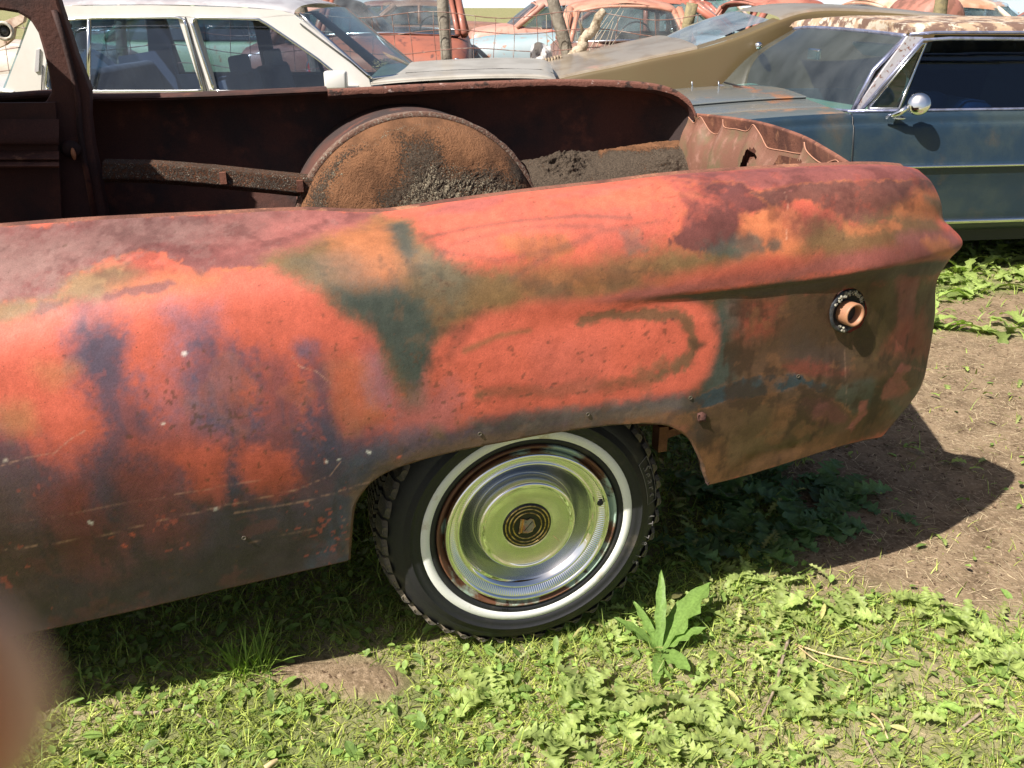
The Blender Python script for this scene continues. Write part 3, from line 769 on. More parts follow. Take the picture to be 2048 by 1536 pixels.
# ---- tail lamp socket: dark cup, bakelite ring, crumbled gasket
lc = NG[on_body(1697, 621)].copy()
nrm = np.array([.16, -1, .05]); nrm /= np.linalg.norm(nrm)
ax = np.cross([0, 0, 1.], nrm); ax /= np.linalg.norm(ax); az = np.cross(nrm, ax)
def ringed(prof, n=48, c=lc, wob=0):
    V = []; F = []
    for i, (r_, h) in enumerate(prof):
        for k in range(n):
            a = 2 * math.pi * k / n
            rr = r_ * (1 + wob * math.sin(3 * a + i) + wob * .6 * math.sin(7 * a + 2 * i))
            V.append(c + rr * (math.cos(a) * ax + math.sin(a) * az) + h * nrm)
    for i in range(len(prof) - 1):
        for k in range(n): F.append((i * n + k, i * n + (k + 1) % n, (i + 1) * n + (k + 1) % n, (i + 1) * n + k))
    return V, F
lamp = MB().add(*ringed([(.047, -.004), (.043, .001), (.039, -.002), (.033, -.012), (.016, -.016), (.0001, -.016)], wob=.02)).build('tail_lamp_socket', mat('socket_black', (.018, .020, .026), .55, var=(.05, .045, .045), scale=40, bump=.3), CAR)
rc = lc + (-.006) * ax * -1
MB().add(*ringed([(.0245, -.014), (.0248, .014), (.0242, .0162), (.0212, .0168), (.0190, .0140), (.0185, -.010)], c=lc + np.array([.004, 0, -.006]))).build('lamp_ring', mat('bakelite', (.33, .155, .09), .55, var=(.36, .17, .09), scale=30, grain=.1), lamp)
MB().add(*ringed([(.0186, -.004), (.0001, -.006)], c=lc + np.array([.004, 0, -.006]))).build('lamp_hole_disc', M['black'], lamp)  # black disc stands in for the dark hollow of the ring
gm = MB()
for k in range(70):
    a = random.uniform(.35, 2.75) if k < 60 else random.uniform(-2.2, -1.7)
    r_ = random.uniform(.034, .043); c = lc + r_ * (math.cos(a) * ax + math.sin(a) * az) + nrm * .001
    gm.ball(c, random.uniform(.0016, .0036), 6, 4)
gm.build('gasket_crumbs', mat('old_gasket', (.30, .28, .22), .9, var=(.12, .11, .09), scale=120), lamp, kind="stuff")
# small bolt holes along the lower side
for (x, y) in ((959, 868), (1176, 829), (1379, 795), (1595, 752), (1397 * .35 + 0, 1075)):
    q = NG[on_body(x, y)] + np.array([0, -.0005, 0])
    V, F = lathe([(.0045, -.0008), (.0035, -.0018), (.0026, -.0003), (.0001, .0002)], 14)
    V = V + q
    MB().add(list(V), [tuple(f) for f in F]).build('bolt_hole', mat('bolt_hole_metal', (.10, .08, .06), .5), CAR)
# torn flap of metal over the wheel opening's rear corner
q = NG[on_body(1400, 835)]
MB().plate([q + np.array(v) for v in ((-.008, -.001, .010), (.002, -.002, .013), (.012, -.004, .007), (.008, -.007, -.003), (.013, -.008, -.009), (.002, -.006, -.007), (-.003, -.004, -.012), (-.007, -.001, -.004))], (0, .001, 0)).build('torn_flap', M['dark_rust'], CAR)

# ---- rear wheel
HUB = np.array([0, .004, .33])
def turned(name, prof, mt, parent, n=96, **k):
    V, F = lathe(prof, n); V = V + HUB
    me = npmesh(V, F); return link(name, me, mt, parent, **k)
wheel = turned('wheel', [(.203, .010), (.206, -.003), (.2125, -.0075), (.2195, -.0085), (.2200, -.0075), (.2405, -.0090), (.2410, -.0105), (.252, -.0115), (.262, -.0118), (.2625, -.0135), (.2650, -.0135), (.2655, -.0112), (.276, -.0092), (.2765, -.0075), (.279, -.0072), (.286, -.0040),
                          (.296, .0030), (.306, .0120), (.314, .022), (.319, .034), (.321, .05), (.321, .15), (.317, .172), (.300, .19), (.26, .195), (.205, .18)], M['rubber'], CAR, label='blackwall tyre with chunky tread and narrow white band')
turned('whitewall_band', [(.2202, -.0079), (.2212, -.0098), (.2300, -.0106), (.2392, -.0104), (.2402, -.0090)], M['whitewall'], wheel)
M['rim'] = mat('rim_paint', (.33, .44, .36), .6, var=(.13, .052, .026), scale=9, thr=(.42, .52), var2=(.07, .03, .018), scale2=30, thr2=(.58, .66), bump=.2, bscale=120)
turned('rim', [(.2030, .010), (.2050, -.004), (.2040, -.0085), (.2005, -.0088), (.1980, -.0035), (.1925, .0040), (.184, .012), (.175, .05), (.05, .09)], M['rim'], wheel)
# tread lugs round the shoulder
def lug_mesh():
    b = MB()
    # x along the tread, y across, z outward
    pr = [(-.020, .006), (-.006, -.004), (.012, -.006), (.021, .004), (.017, .040), (-.021, .040)]
    lo = [np.array([x, y, -.016 + (.004 if y < .01 else 0)]) for x, y in pr]; hi = [np.array([x * .92, y * .95 + .004 + (.003 if y < .01 else 0), .0075 - (.008 if y < .01 else 0)]) for x, y in pr]
    n = len(pr)
    b.add(lo + hi, [tuple(range(n, 2 * n))] + [(i, (i + 1) % n, (i + 1) % n + n, i + n) for i in range(n)])
    # oval ring on the lug's outer cheek
    b.tube([np.array([.0 + .008 * math.cos(t), -.0005 + .0 * t, -.0055 + .0045 * math.sin(t)]) for t in np.linspace(0, 2 * math.pi, 11)], .0012, 5, False)
    return mesh(b.V, b.F)
lm = lug_mesh(); M['lug'] = mat('tread_rubber', (.06, .055, .05), .75, var=(.15, .12, .085), scale=30, thr=(.48, .64), bump=.3, bscale=200)
lm.materials.append(M['lug'])
for k in range(42):
    a = 2 * math.pi * k / 42 + .03
    o = bpy.data.objects.new('tread_block', lm); COL.objects.link(o)
    o.parent = wheel
    rad = Vector((math.cos(a), 0, math.sin(a))); tan = Vector((-math.sin(a), 0, math.cos(a)))
    m3 = Matrix((tan, Vector((0, 1, 0)), rad)).transposed()
    o.matrix_local = Matrix.Translation(Vector(tuple(HUB)) + rad * .3195 + Vector((0, .010, 0))) @ m3.to_4x4()
b = MB()
for k in range(120):
    a = 2 * math.pi * k / 120
    rad = np.array([math.cos(a), 0, math.sin(a)]); tan = np.array([-math.sin(a), 0, math.cos(a)])
    for yy in (.075, .115, .155):
        b.box(HUB + rad * .325 + np.array([0, yy + .006 * (k % 2), 0]), (.0055, .014, .0065), (tan, np.array([0, 1., 0]), rad))
b.build('tread_pattern', M['lug'], wheel, smooth=False, kind='stuff')
# raised lettering on the sidewall
M['letter'] = mat('letter_rubber', (.12, .11, .105), .6)
def arc_text(txt, r, a0, size, step, flip=1, y=-.0135, th=.0012, parent=wheel, mt=None, squash=1.0):
    for i, ch in enumerate(txt):
        if ch == ' ': continue
        c = bpy.data.curves.new('t', 'FONT'); c.body = ch; c.size = size; c.extrude = th; c.align_x = 'CENTER'; c.align_y = 'CENTER'; c.resolution_u = 2
        o0 = bpy.data.objects.new('t', c); COL.objects.link(o0)
        dg = bpy.context.evaluated_depsgraph_get(); dg.update()
        me_ = bpy.data.meshes.new_from_object(o0.evaluated_get(dg)); bpy.data.objects.remove(o0)
        o = link('letter', me_, mt or M['letter'], parent, smooth=False)
        a = a0 - i * step
        rad = Vector((math.cos(a), 0, math.sin(a))); tan = Vector((math.sin(a), 0, -math.cos(a)))
        m3 = Matrix((tan * squash, rad, Vector((0, -1, 0)))).transposed()
        o.matrix_world = Matrix.Identity(4); o.matrix_parent_inverse = Matrix.Identity(4)
        o.matrix_local = Matrix.Translation(Vector(tuple(HUB)) + rad * r + Vector((0, y, 0))) @ m3.to_4x4()
arc_text('Sears', .2915, R(22), .026, .062, y=-.0030)
arc_text('LT 78-15', .2915, R(-4), .020, .060, y=-.0030)
arc_text('TWI', .2115, R(-104), .007, .028, y=-.0080, mt=M['black'])
b = MB()
fr = []
for a in np.linspace(R(26), R(3.5), 14): fr.append(HUB + np.array([math.cos(a) * .3055, .0085, math.sin(a) * .3055]))
for a in np.linspace(R(3.5), R(26), 14): fr.append(HUB + np.array([math.cos(a) * .2785, -.0078, math.sin(a) * .2785]))
fr.append(fr[0]); b.tube(fr, .0011, 5, False).build('letter_frame', M['letter'], wheel)
# hubcap
M['cap'] = mat('hubcap_chrome', (.88, .88, .87), .045, 1.0, bump=.012, bscale=6)
M['cap_brushed'] = mat('hubcap_brushed', (.78, .78, .77), .14, 1.0, var=(.62, .60, .56), scale=9, thr=(.45, .7), rough2=.28, grain=.05)
M['bowl'] = mat('bowl_metal', (.42, .44, .47), .24, 1.0)
cap = turned('hubcap', [(.184, .012), (.1880, .006), (.1880, -.004), (.1868, -.0095), (.1840, -.0125), (.1810, -.0125), (.1785, -.0105), (.1772, -.0090), (.1765, -.0078), (.1602, .0022), (.1592, .0008), (.1575, -.0006), (.1555, .0002), (.1525, .0036), (.1490, .0085), (.1470, .0120), (.1462, .0130)], M['cap'], wheel, n=160)
turned('cap_bowl', [(.1463, .0128), (.1400, .0210), (.1320, .0290), (.1240, .0345), (.1180, .0390), (.1150, .0400), (.1132, .0380), (.1124, .030), (.1121, .022)], M['bowl'], cap, n=160)
turned('dome_edge', [(.1120, .022), (.1118, .014), (.1105, .0060), (.1085, .0022), (.1055, .0008), (.1020, .0014), (.0985, .0032), (.0970, .0036)], M['cap'], cap, n=160)
turned('dome_face', [(.0970, .0036), (.0930, .0047), (.0700, .0068), (.0600, .0073), (.0560, .0072), (.0550, .0080), (.0001, .0080)], M['cap_brushed'], cap, n=160)
na = 216 * 6
ang = np.linspace(0, 2 * math.pi, na, endpoint=False)
V, F = lathe([(.1603, .0016), (.1622, -.0002), (.1680, -.0036), (.1742, -.0074), (.1764, -.0084)], axis='y', ang=ang)
rip = .5 + .5 * np.sin(ang * 216)
V = V.reshape(5, na, 3)
for j, k in ((1, .7), (2, 1), (3, 1)): V[j, :, 1] -= .0014 * k * rip
V = V.reshape(-1, 3) + HUB
link('ribbed_ring', npmesh(V, F), M['cap'], cap, smooth=False)
M['emblem_black'] = mat('emblem_black', (.012, .011, .010), .25)
M['gold'] = mat('emblem_gold', (.62, .44, .20), .28, 1.0, var=(.25, .16, .07), scale=90)
turned('emblem_disc', [(.0548, .0078), (.0545, .0062), (.050, .0060), (.0001, .0060)], M['emblem_black'], cap, n=64)
for r_ in (.0495, .0415, .0325):
    turned('emblem_ring', [(r_ - .0015, .0062), (r_ - .0012, .0050), (r_ + .0012, .0050), (r_ + .0015, .0062)], M['gold'], cap, n=64)
# shield with a beaded crown, lying on its side as the wheel stopped
def emb(u, v, y=.0):
    a = R(-8); return HUB + np.array([u * math.cos(a) - v * math.sin(a), y, u * math.sin(a) + v * math.cos(a)])
sh = [(-.010, -.016), (-.010, .017), (-.002, .015), (.004, .019), (.011, .016), (.015, .006), (.018, .0), (.014, -.005), (.012, -.013), (.003, -.017)]
MB().plate([emb(u, v, .0035) for u, v in sh], (0, .0025, 0)).build('shield', mat('shield_enamel', (.30, .26, .24), .4, .5, var=(.42, .16, .13), scale=70, thr=(.5, .56), var2=(.10, .10, .11), scale2=120), cap, smooth=False)
MB().tube([emb(u, v, .0036) for u, v in sh + sh[:1]], .0011, 5, False).build('shield_edge', M['gold'], cap)
MB().tube([emb(-.006, -.012, .0034), emb(.009, .012, .0034)], .0009, 5).build('shield_bend', M['emblem_black'], cap)
for k in range(8):
    MB().ball(emb(-.0165, -.017 + .0048 * k, .0045), .0026, 8, 6).build('crown_bead', M['gold'], cap)
MB().plate([emb(u, v, .0035) for u, v in ((-.015, -.017), (-.011, -.017), (-.011, .018), (-.015, .018))], (0, .002, 0)).build('crown_band', mat('crown_gold', (.60, .28, .10), .35, .8), cap, smooth=False)
# valve hole and a dent in the cap
q = HUB + np.array([.168 * math.cos(R(14.5)), -.0100, .168 * math.sin(R(14.5))])
MB().ball(q, .0078, 14, 8, (1, .35, 1)).build('valve_hole', M['black'], cap)
MB().ball(q + np.array([.001, -.002, -.001]), .0036, 10, 6, (1, .6, 1)).build('valve_stem', M['rubber'], cap)
MB().tube([HUB + np.array([.060, .0055, -.036]), HUB + np.array([.0735, .0045, -.051])], .0005, 4).build('cap_scratch', mat('scratch_rust', (.6, .42, .2), .6), cap)

# ---- spring, axle and floor under the tail
b = MB()
b.tube([(.02, .22, .33), (.02, 1.3, .33)], .04, 12).build('axle', M['dark_rust'], CAR)
for k in range(4):
    b = MB(); P = [(x, .27, .49 + .10 * (x * 1.4) ** 2 * (1 if x > 0 else .6) - .012 * k) for x in np.linspace(-.5 + .1 * k, .62 - .12 * k, 12)]
    for p, q in zip(P[:-1], P[1:]):
        p = np.array(p); q = np.array(q); d = (q - p) / np.linalg.norm(q - p); b.box((p + q) / 2, (np.linalg.norm(q - p) / 2, .028, .005), (d, np.array([0, 1., 0]), np.cross(d, [0, 1., 0])))
    b.build('spring_leaf', M['dark_rust'], CAR, smooth=False)
q = aty(1320, 872, .24)
b = MB(); b.box(q, (.012, .02, .035)); b.box(q + np.array([.09, .0, .028]), (.10, .016, .011), (np.array([.97, 0, .22]), np.array([0, 1., 0]), np.array([-.22, 0, .97]))).build('spring_shackle', M['rust'], CAR, smooth=False)
MB().box((-1.50, .86, .47), (2.34, .70, .01)).build('floor_pan', M['dark_rust'], CAR, smooth=False)
MB().box((.73, .88, .56), (.27, .64, .008)).build('trunk_floor', M['dark_rust'], CAR, smooth=False)  # floor carried back to the tail to stop sunlight leaking through
MB().box((.70, .15, .57), (.23, .085, .008)).build('light_gap_plate', M['dark_rust'], CAR, smooth=False)  # unseen plate added to close a light gap beside the floor
MB().box((-2.1, .07, .34), (1.62, .07, .008)).build('sill_floor', M['dark_rust'], CAR, smooth=False)
# inner wheel housing behind the near wheel
xs = np.linspace(-.46, .46, 20)
Gh = np.array([[(x, y, .33 + math.sqrt(max(.46 ** 2 - x * x, 0)) * .93 - (.0)) for x in xs] for y in (-.035, .08, .2, .3)])
Gh[..., 2] = np.clip(Gh[..., 2], .50, .80)
MB().grid(Gh).build('near_wheel_housing', M['dark_rust'], CAR)
MB().plate([(x, .3, z) for x, z in [(xx, max(.50, min(.33 + math.sqrt(max(.46 ** 2 - xx * xx, 0)) * .93, .8))) for xx in xs] + [(.46, .47), (-.46, .47)]], (0, .004, 0)).build('near_housing_wall', M['dark_rust'], CAR, smooth=False)
# far wheel
fw = empty('far_wheel', (0, 0, 0)); bpy.data.objects.remove(fw)
V, F = lathe([(.20, .02), (.24, -.01), (.29, 0), (.325, .04), (.33, .1), (.325, .17), (.24, .2), (.2, .19)], 48); V = V + np.array([0, 1.36, .33])
link('far_wheel', npmesh(V, F), M['rubber'], CAR)

# ================================================================== far side of the car, seen from the inside
FX = [-700, -60, 90, 180, 400, 655, 860, 1100, 1250, 1330, 1374, 1390]
FT = [230, 199, 190, 197, 193, 182, 171, 162, 165, 175, 199, 226]
FY = [1.60, 1.60, 1.60, 1.60, 1.60, 1.60, 1.60, 1.60, 1.58, 1.56, 1.54, 1.53]
rows = []
for dy, dz, f_ in ((0, 0, 0), (.06, -.004, 0), (.12, -.035, 0), (.14, -.10, 0), (.14, -.22, 0), (.11, -.36, 0), (.06, -.55, 0), (.0, -.66, 0)):
    r_ = []
    for i, (x, t_, Y) in enumerate(zip(FX, FT, FY)):
        q = aty(x, t_, Y); z0 = q[2]
        zz = z0 + dz * (z0 - .42) / .66
        r_.append((q[0] + dy * .0, q[1] + dy, zz))
    rows.append(r_)
rows = np.array(rows); rows[:, -1, 1] = rows[0, -1, 1] + (rows[:, -1, 1] - rows[0, -1, 1]) * .15; rows[:, -2, 1] = rows[0, -2, 1] + (rows[:, -2, 1] - rows[0, -2, 1]) * .5
FG = surf(rows, [3, 4, 6, 8, 8, 8, 6], [30, 10, 8, 16, 16, 16, 16, 12, 10, 8, 6])
FG[..., 1] += .004 * fbm(FG[..., 0] * 4, FG[..., 2] * 5, 71, 3)
M['shade_rust'] = mat('shaded_inner_rust', (.085, .030, .020), .85, var=(.035, .020, .018), scale=3.2, thr=(.42, .62), var2=(.15, .048, .028), scale2=9, thr2=(.56, .75), bump=.25, bscale=70, grain=.35)  # darker copy of the rust, with the inside shade put into the colour
link('far_panel', gridmesh(FG), M['shade_rust'], CAR, label='far side panel seen from inside, rusty and coloured darker for its shade')
# its ragged crimped upper lip
tp = FG[0]; tp = tp[(pix(tp)[:, 0] > 655)]
tp = crom(tp, np.linspace(0, len(tp) - 1, 200))
jag = (.005 * fbm(tp[:, 0] * 30, tp[:, 0] * 0, 73, 4, .7))
G = np.stack([tp + np.array([0, .03, .000]), tp + np.array([0, .012, .006]), tp + np.array([0, -.004, .005]), tp + np.array([0, -.007, -.004]), tp + np.array([0, -.0055, -.016]) + np.stack([0 * jag, 0 * jag, jag], -1)], 0)
MB().grid(G).build('far_lip', mat('lip_rust', (.16, .06, .04), .8, var=(.42, .30, .26), scale=40, thr=(.60, .68), bump=.5, bscale=160, var2=(.04, .02, .015), scale2=25), CAR)
G = np.stack([tp + np.array([0, -.005, -.018]) + np.stack([0 * jag, 0 * jag, jag], -1), tp + np.array([0, .005, -.026]), tp + np.array([0, .03, -.03])], 0)
MB().grid(G).build('far_lip_flange', M['dark_rust'], CAR)
tl = FG[0]; tl = tl[(pix(tl)[:, 0] > -700) & (pix(tl)[:, 0] < 658)]
G = np.stack([tl + np.array([0, .10, .008]), tl + np.array([0, .03, .010]), tl + np.array([0, .010, .004]), tl + np.array([0, .008, -.008])], 0)
MB().grid(G).build('window_sill_rail', M['dark_rust'], CAR)

# grit and old undercoat on the housings
def grit_mat(name, base, dark, speck, dthr=(.46, .56), sthr=(.62, .66), attr=True):
    m = bpy.data.materials.new(name); m.use_nodes = True
    t = m.node_tree; N = t.nodes; L = t.links; b = N['Principled BSDF']; b.inputs['Roughness'].default_value = .85; b.inputs['Specular IOR Level'].default_value = .25
    tc = N.new('ShaderNodeTexCoord')
    def noise(s, d=5, rg=.65, ty='n'):
        n = N.new('ShaderNodeTexNoise'); n.inputs['Scale'].default_value = s; n.inputs['Detail'].default_value = d; n.inputs['Roughness'].default_value = rg
        L.new(tc.outputs['Object'], n.inputs['Vector']); return n.outputs['Fac']
    def mr(f, a_, b_, c_=0, d_=1):
        r = N.new('ShaderNodeMapRange'); r.interpolation_type = 'SMOOTHSTEP'; L.new(f, r.inputs['Value'])
        for k, v in zip(('From Min', 'From Max', 'To Min', 'To Max'), (a_, b_, c_, d_)): r.inputs[k].default_value = v
        return r.outputs[0]
    def mth(op, a_, b_):
        r = N.new('ShaderNodeMath'); r.operation = op
        for i, v in enumerate((a_, b_)):
            if isinstance(v, (int, float)): r.inputs[i].default_value = v
            else: L.new(v, r.inputs[i])
        return r.outputs[0]
    def mix(f, a_, b_):
        x = N.new('ShaderNodeMix'); x.data_type = 'RGBA'; L.new(f, x.inputs[0])
        for i, v in ((6, a_), (7, b_)):
            if isinstance(v, tuple): x.inputs[i].default_value = (*v, 1)
            else: L.new(v, x.inputs[i])
        return x.outputs[2]
    a = N.new('ShaderNodeAttribute'); a.attribute_name = 'Col'
    sx = N.new('ShaderNodeSeparateColor'); L.new(a.outputs['Color'], sx.inputs[0])
    # attribute: R = how much undercoat lies here, G = how much pale grit
    base_c = mix(mr(noise(9), .4, .62), base, tuple(v * .62 for v in base))
    grain = noise(150, 4, .75)
    dk = mr(mth('ADD', sx.outputs[0], mth('MULTIPLY', mth('SUBTRACT', grain, .5), 1.6)), .42, .58)
    c = mix(dk, base_c, mix(mr(noise(190, 3, .7), .40, .62), dark, tuple(v * 1.8 for v in dark)))
    v = N.new('ShaderNodeTexVoronoi'); v.inputs['Scale'].default_value = 210; L.new(tc.outputs['Object'], v.inputs['Vector'])
    gr = noise(60, 3, .6)
    sp_ = mr(mth('SUBTRACT', mth('ADD', sx.outputs[1], mth('MULTIPLY', mth('SUBTRACT', gr, .5), 1.2)), v.outputs['Distance']), .12, .30)
    c = mix(sp_, c, speck)
    L.new(c, b.inputs['Base Color'])
    hgt = mth('ADD', mth('MULTIPLY', dk, .5), mth('ADD', mth('MULTIPLY', sp_, .5), mth('MULTIPLY', grain, .9)))
    bp = N.new('ShaderNodeBump'); bp.inputs['Strength'].default_value = 1.0; bp.inputs['Distance'].default_value = .014
    L.new(hgt, bp.inputs['Height']); L.new(bp.outputs[0], b.inputs['Normal'])
    return m
M['grit'] = grit_mat('gritty_housing', (.25, .115, .055), (.066, .048, .034), (.36, .30, .21))
# wheel housing dome
xc, zc, RR = .005, .625, .425
nA_, nR_ = 360, 130
pr = [(.001, 1.205), (.25, 1.205), (.5, 1.212), (.72, 1.228), (.86, 1.252), (.94, 1.285), (.985, 1.33), (1.0, 1.36)]
prf = crom(np.array(pr), np.linspace(0, len(pr) - 1, nR_))
aa = np.linspace(-.25, math.pi + .25, nA_)
Gd = np.zeros((nR_, nA_, 3))
Gd[..., 0] = xc + RR * prf[:, :1] * np.cos(aa); Gd[..., 2] = zc + RR * prf[:, :1] * np.sin(aa); Gd[..., 1] = prf[:, 1:2]
Gd[..., 1] += .0035 * fbm(Gd[..., 0] * 30, Gd[..., 2] * 30, 81, 4, .6)
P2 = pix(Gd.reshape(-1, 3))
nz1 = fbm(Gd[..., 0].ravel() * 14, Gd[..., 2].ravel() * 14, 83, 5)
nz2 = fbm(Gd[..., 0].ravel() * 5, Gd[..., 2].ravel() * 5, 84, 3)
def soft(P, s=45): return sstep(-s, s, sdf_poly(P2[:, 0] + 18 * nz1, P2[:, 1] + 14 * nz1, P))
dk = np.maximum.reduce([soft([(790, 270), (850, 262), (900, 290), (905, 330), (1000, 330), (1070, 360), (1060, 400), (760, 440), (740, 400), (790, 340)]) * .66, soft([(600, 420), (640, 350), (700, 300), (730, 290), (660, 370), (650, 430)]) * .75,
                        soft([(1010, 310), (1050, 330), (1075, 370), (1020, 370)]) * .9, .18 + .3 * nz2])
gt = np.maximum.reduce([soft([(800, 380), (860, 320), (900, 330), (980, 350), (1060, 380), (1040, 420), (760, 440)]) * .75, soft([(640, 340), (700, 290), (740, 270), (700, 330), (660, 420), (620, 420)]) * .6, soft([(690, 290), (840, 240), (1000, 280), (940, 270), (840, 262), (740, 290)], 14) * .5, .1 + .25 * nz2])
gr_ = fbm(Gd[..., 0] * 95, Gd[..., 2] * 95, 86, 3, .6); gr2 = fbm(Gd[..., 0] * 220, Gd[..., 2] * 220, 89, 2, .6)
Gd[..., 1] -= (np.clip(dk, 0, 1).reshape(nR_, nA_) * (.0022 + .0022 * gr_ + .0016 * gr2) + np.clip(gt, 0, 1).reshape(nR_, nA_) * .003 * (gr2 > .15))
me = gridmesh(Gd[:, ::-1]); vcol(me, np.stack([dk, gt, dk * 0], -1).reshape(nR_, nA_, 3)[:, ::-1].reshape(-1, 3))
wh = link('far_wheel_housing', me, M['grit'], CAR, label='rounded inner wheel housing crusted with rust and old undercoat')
# flange behind the dome
a2 = np.linspace(.15, math.pi - .35, 90); wv = .006 * fbm(a2 * 9, a2, 85, 4, .6)
G = np.zeros((4, 90, 3))
for j, (rr, yy) in enumerate(((1.0, 1.352), (1.030, 1.350), (1.036, 1.356), (1.03, 1.40))):
    r_ = RR * rr + (wv if j in (1, 2) else 0)
    G[j, :, 0] = xc + r_ * np.cos(a2); G[j, :, 2] = zc + r_ * np.sin(a2); G[j, :, 1] = yy
MB().grid(G).build('housing_flange', mat('flange_grit', (.12, .060, .040), .9, var=(.22, .18, .14), scale=120, thr=(.48, .66), bump=.6, bscale=150), wh)
# drum behind the flange joining the wall
G = np.zeros((3, 90, 3))
for j, yy in enumerate((1.358, 1.5, 1.76)):
    G[j, :, 0] = xc + RR * 1.01 * np.cos(a2); G[j, :, 2] = zc + RR * 1.01 * np.sin(a2); G[j, :, 1] = yy
MB().grid(G).build('housing_drum', M['shade_rust'], wh)
# sloping well of the trunk to the right of the housing
Wc = [[aty(1040, 322, 1.66), aty(1150, 308, 1.66), aty(1280, 288, 1.64), aty(1372, 279, 1.60), aty(1396, 279, 1.55)],
      [aty(1050, 330, 1.60), aty(1150, 318, 1.60), aty(1280, 296, 1.58), aty(1374, 286, 1.55), aty(1400, 290, 1.50)],
      [aty(1060, 352, 1.52), aty(1150, 344, 1.50), aty(1280, 326, 1.48), aty(1378, 314, 1.47), aty(1402, 318, 1.44)],
      [aty(1065, 395, 1.44), aty(1150, 388, 1.42), aty(1280, 372, 1.42), aty(1382, 352, 1.42), aty(1404, 352, 1.40)],
      [aty(1065, 470, 1.40), aty(1150, 465, 1.38), aty(1280, 450, 1.38), aty(1382, 430, 1.38), aty(1404, 430, 1.37)]]
Gw = surf(Wc, [16, 34, 40, 10], [70, 90, 66, 20])
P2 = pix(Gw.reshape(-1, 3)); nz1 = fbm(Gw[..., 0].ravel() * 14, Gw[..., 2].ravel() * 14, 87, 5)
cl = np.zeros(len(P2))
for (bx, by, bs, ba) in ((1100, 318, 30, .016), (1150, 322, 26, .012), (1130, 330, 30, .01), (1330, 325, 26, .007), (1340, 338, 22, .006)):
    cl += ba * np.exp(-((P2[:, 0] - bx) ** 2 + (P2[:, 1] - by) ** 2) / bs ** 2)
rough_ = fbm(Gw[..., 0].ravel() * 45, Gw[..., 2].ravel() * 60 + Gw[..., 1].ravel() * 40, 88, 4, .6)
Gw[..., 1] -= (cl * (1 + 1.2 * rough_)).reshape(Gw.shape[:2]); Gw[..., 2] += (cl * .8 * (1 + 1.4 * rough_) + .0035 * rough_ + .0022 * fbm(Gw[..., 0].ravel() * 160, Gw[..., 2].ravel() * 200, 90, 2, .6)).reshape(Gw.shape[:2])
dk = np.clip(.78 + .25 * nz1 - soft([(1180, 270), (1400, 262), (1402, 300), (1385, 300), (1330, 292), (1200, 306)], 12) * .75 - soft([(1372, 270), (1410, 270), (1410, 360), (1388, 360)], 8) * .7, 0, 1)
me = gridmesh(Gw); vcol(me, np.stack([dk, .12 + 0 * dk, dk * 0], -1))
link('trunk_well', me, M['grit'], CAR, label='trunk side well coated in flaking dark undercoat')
# seam post between well and tail panel
Gp = surf([[aty(x, y, Y) for x, y in ((1388, 232), (1396, 262), (1400, 300), (1402, 350), (1402, 420))] for Y, in ((1.50,),)] + [[aty(x, y, 1.44) for x, y in ((1398, 236), (1408, 262), (1414, 300), (1419, 350), (1420, 420))]], 4, 16)
MB().grid(Gp).build('seam_post', mat('post_rust', (.34, .15, .08), .8, var=(.20, .17, .10), scale=25, bump=.3), CAR)
q = aty(1395, 286, 1.44)
MB().ball(q, .010, 8, 6).build('bolt_head', mat('bare_bolt', (.7, .64, .5), .4, .4), CAR)
# rail running forward from the housing
ra = [(205, 320), (300, 322), (410, 330), (520, 341), (628, 352)]
T_ = np.array([aty(x, y, 1.40) for x, y in ra]); T2 = np.array([aty(x, y + 8, 1.34) for x, y in ra]); T3 = np.array([aty(x, y + 36, 1.34) for x, y in ra]); T4 = np.array([aty(x, y + 42, 1.37) for x, y in ra])
tq = np.linspace(0, 4, 61)
c1, c2, c3, c4 = (crom(q_, tq) for q_ in (T_ + np.array([0, .05, -.004]), T2 + np.array([0, .004, .004]), T3, T4 + np.array([0, .03, -.01])))
Gr = np.stack([c1 * (1 - t) + c2 * t for t in (0, .4, .8, 1)] + [c2 * (1 - t) + c3 * t + np.array([0, -.004, -.003]) for t in (0, .15, .35, .6, .85, 1)] + [c3 * (1 - t) + c4 * t for t in (.1, 1)], 0)
Gr[..., 1] += .003 * fbm(Gr[..., 0] * 25, Gr[..., 2] * 25, 91, 4)
me = gridmesh(Gr); vcol(me, np.tile((.50, .38, 0), (len(me.vertices), 1)))
link('side_rail', me, grit_mat('rail_grit', (.17, .07, .035), (.075, .058, .045), (.48, .42, .33)), CAR)
for (x, y) in ((446, 356), (600, 372)):
    q = aty(x, y, 1.335); MB().box(q, (.010, .006, .018)).build('rail_tab', M['rust'], CAR, smooth=False)

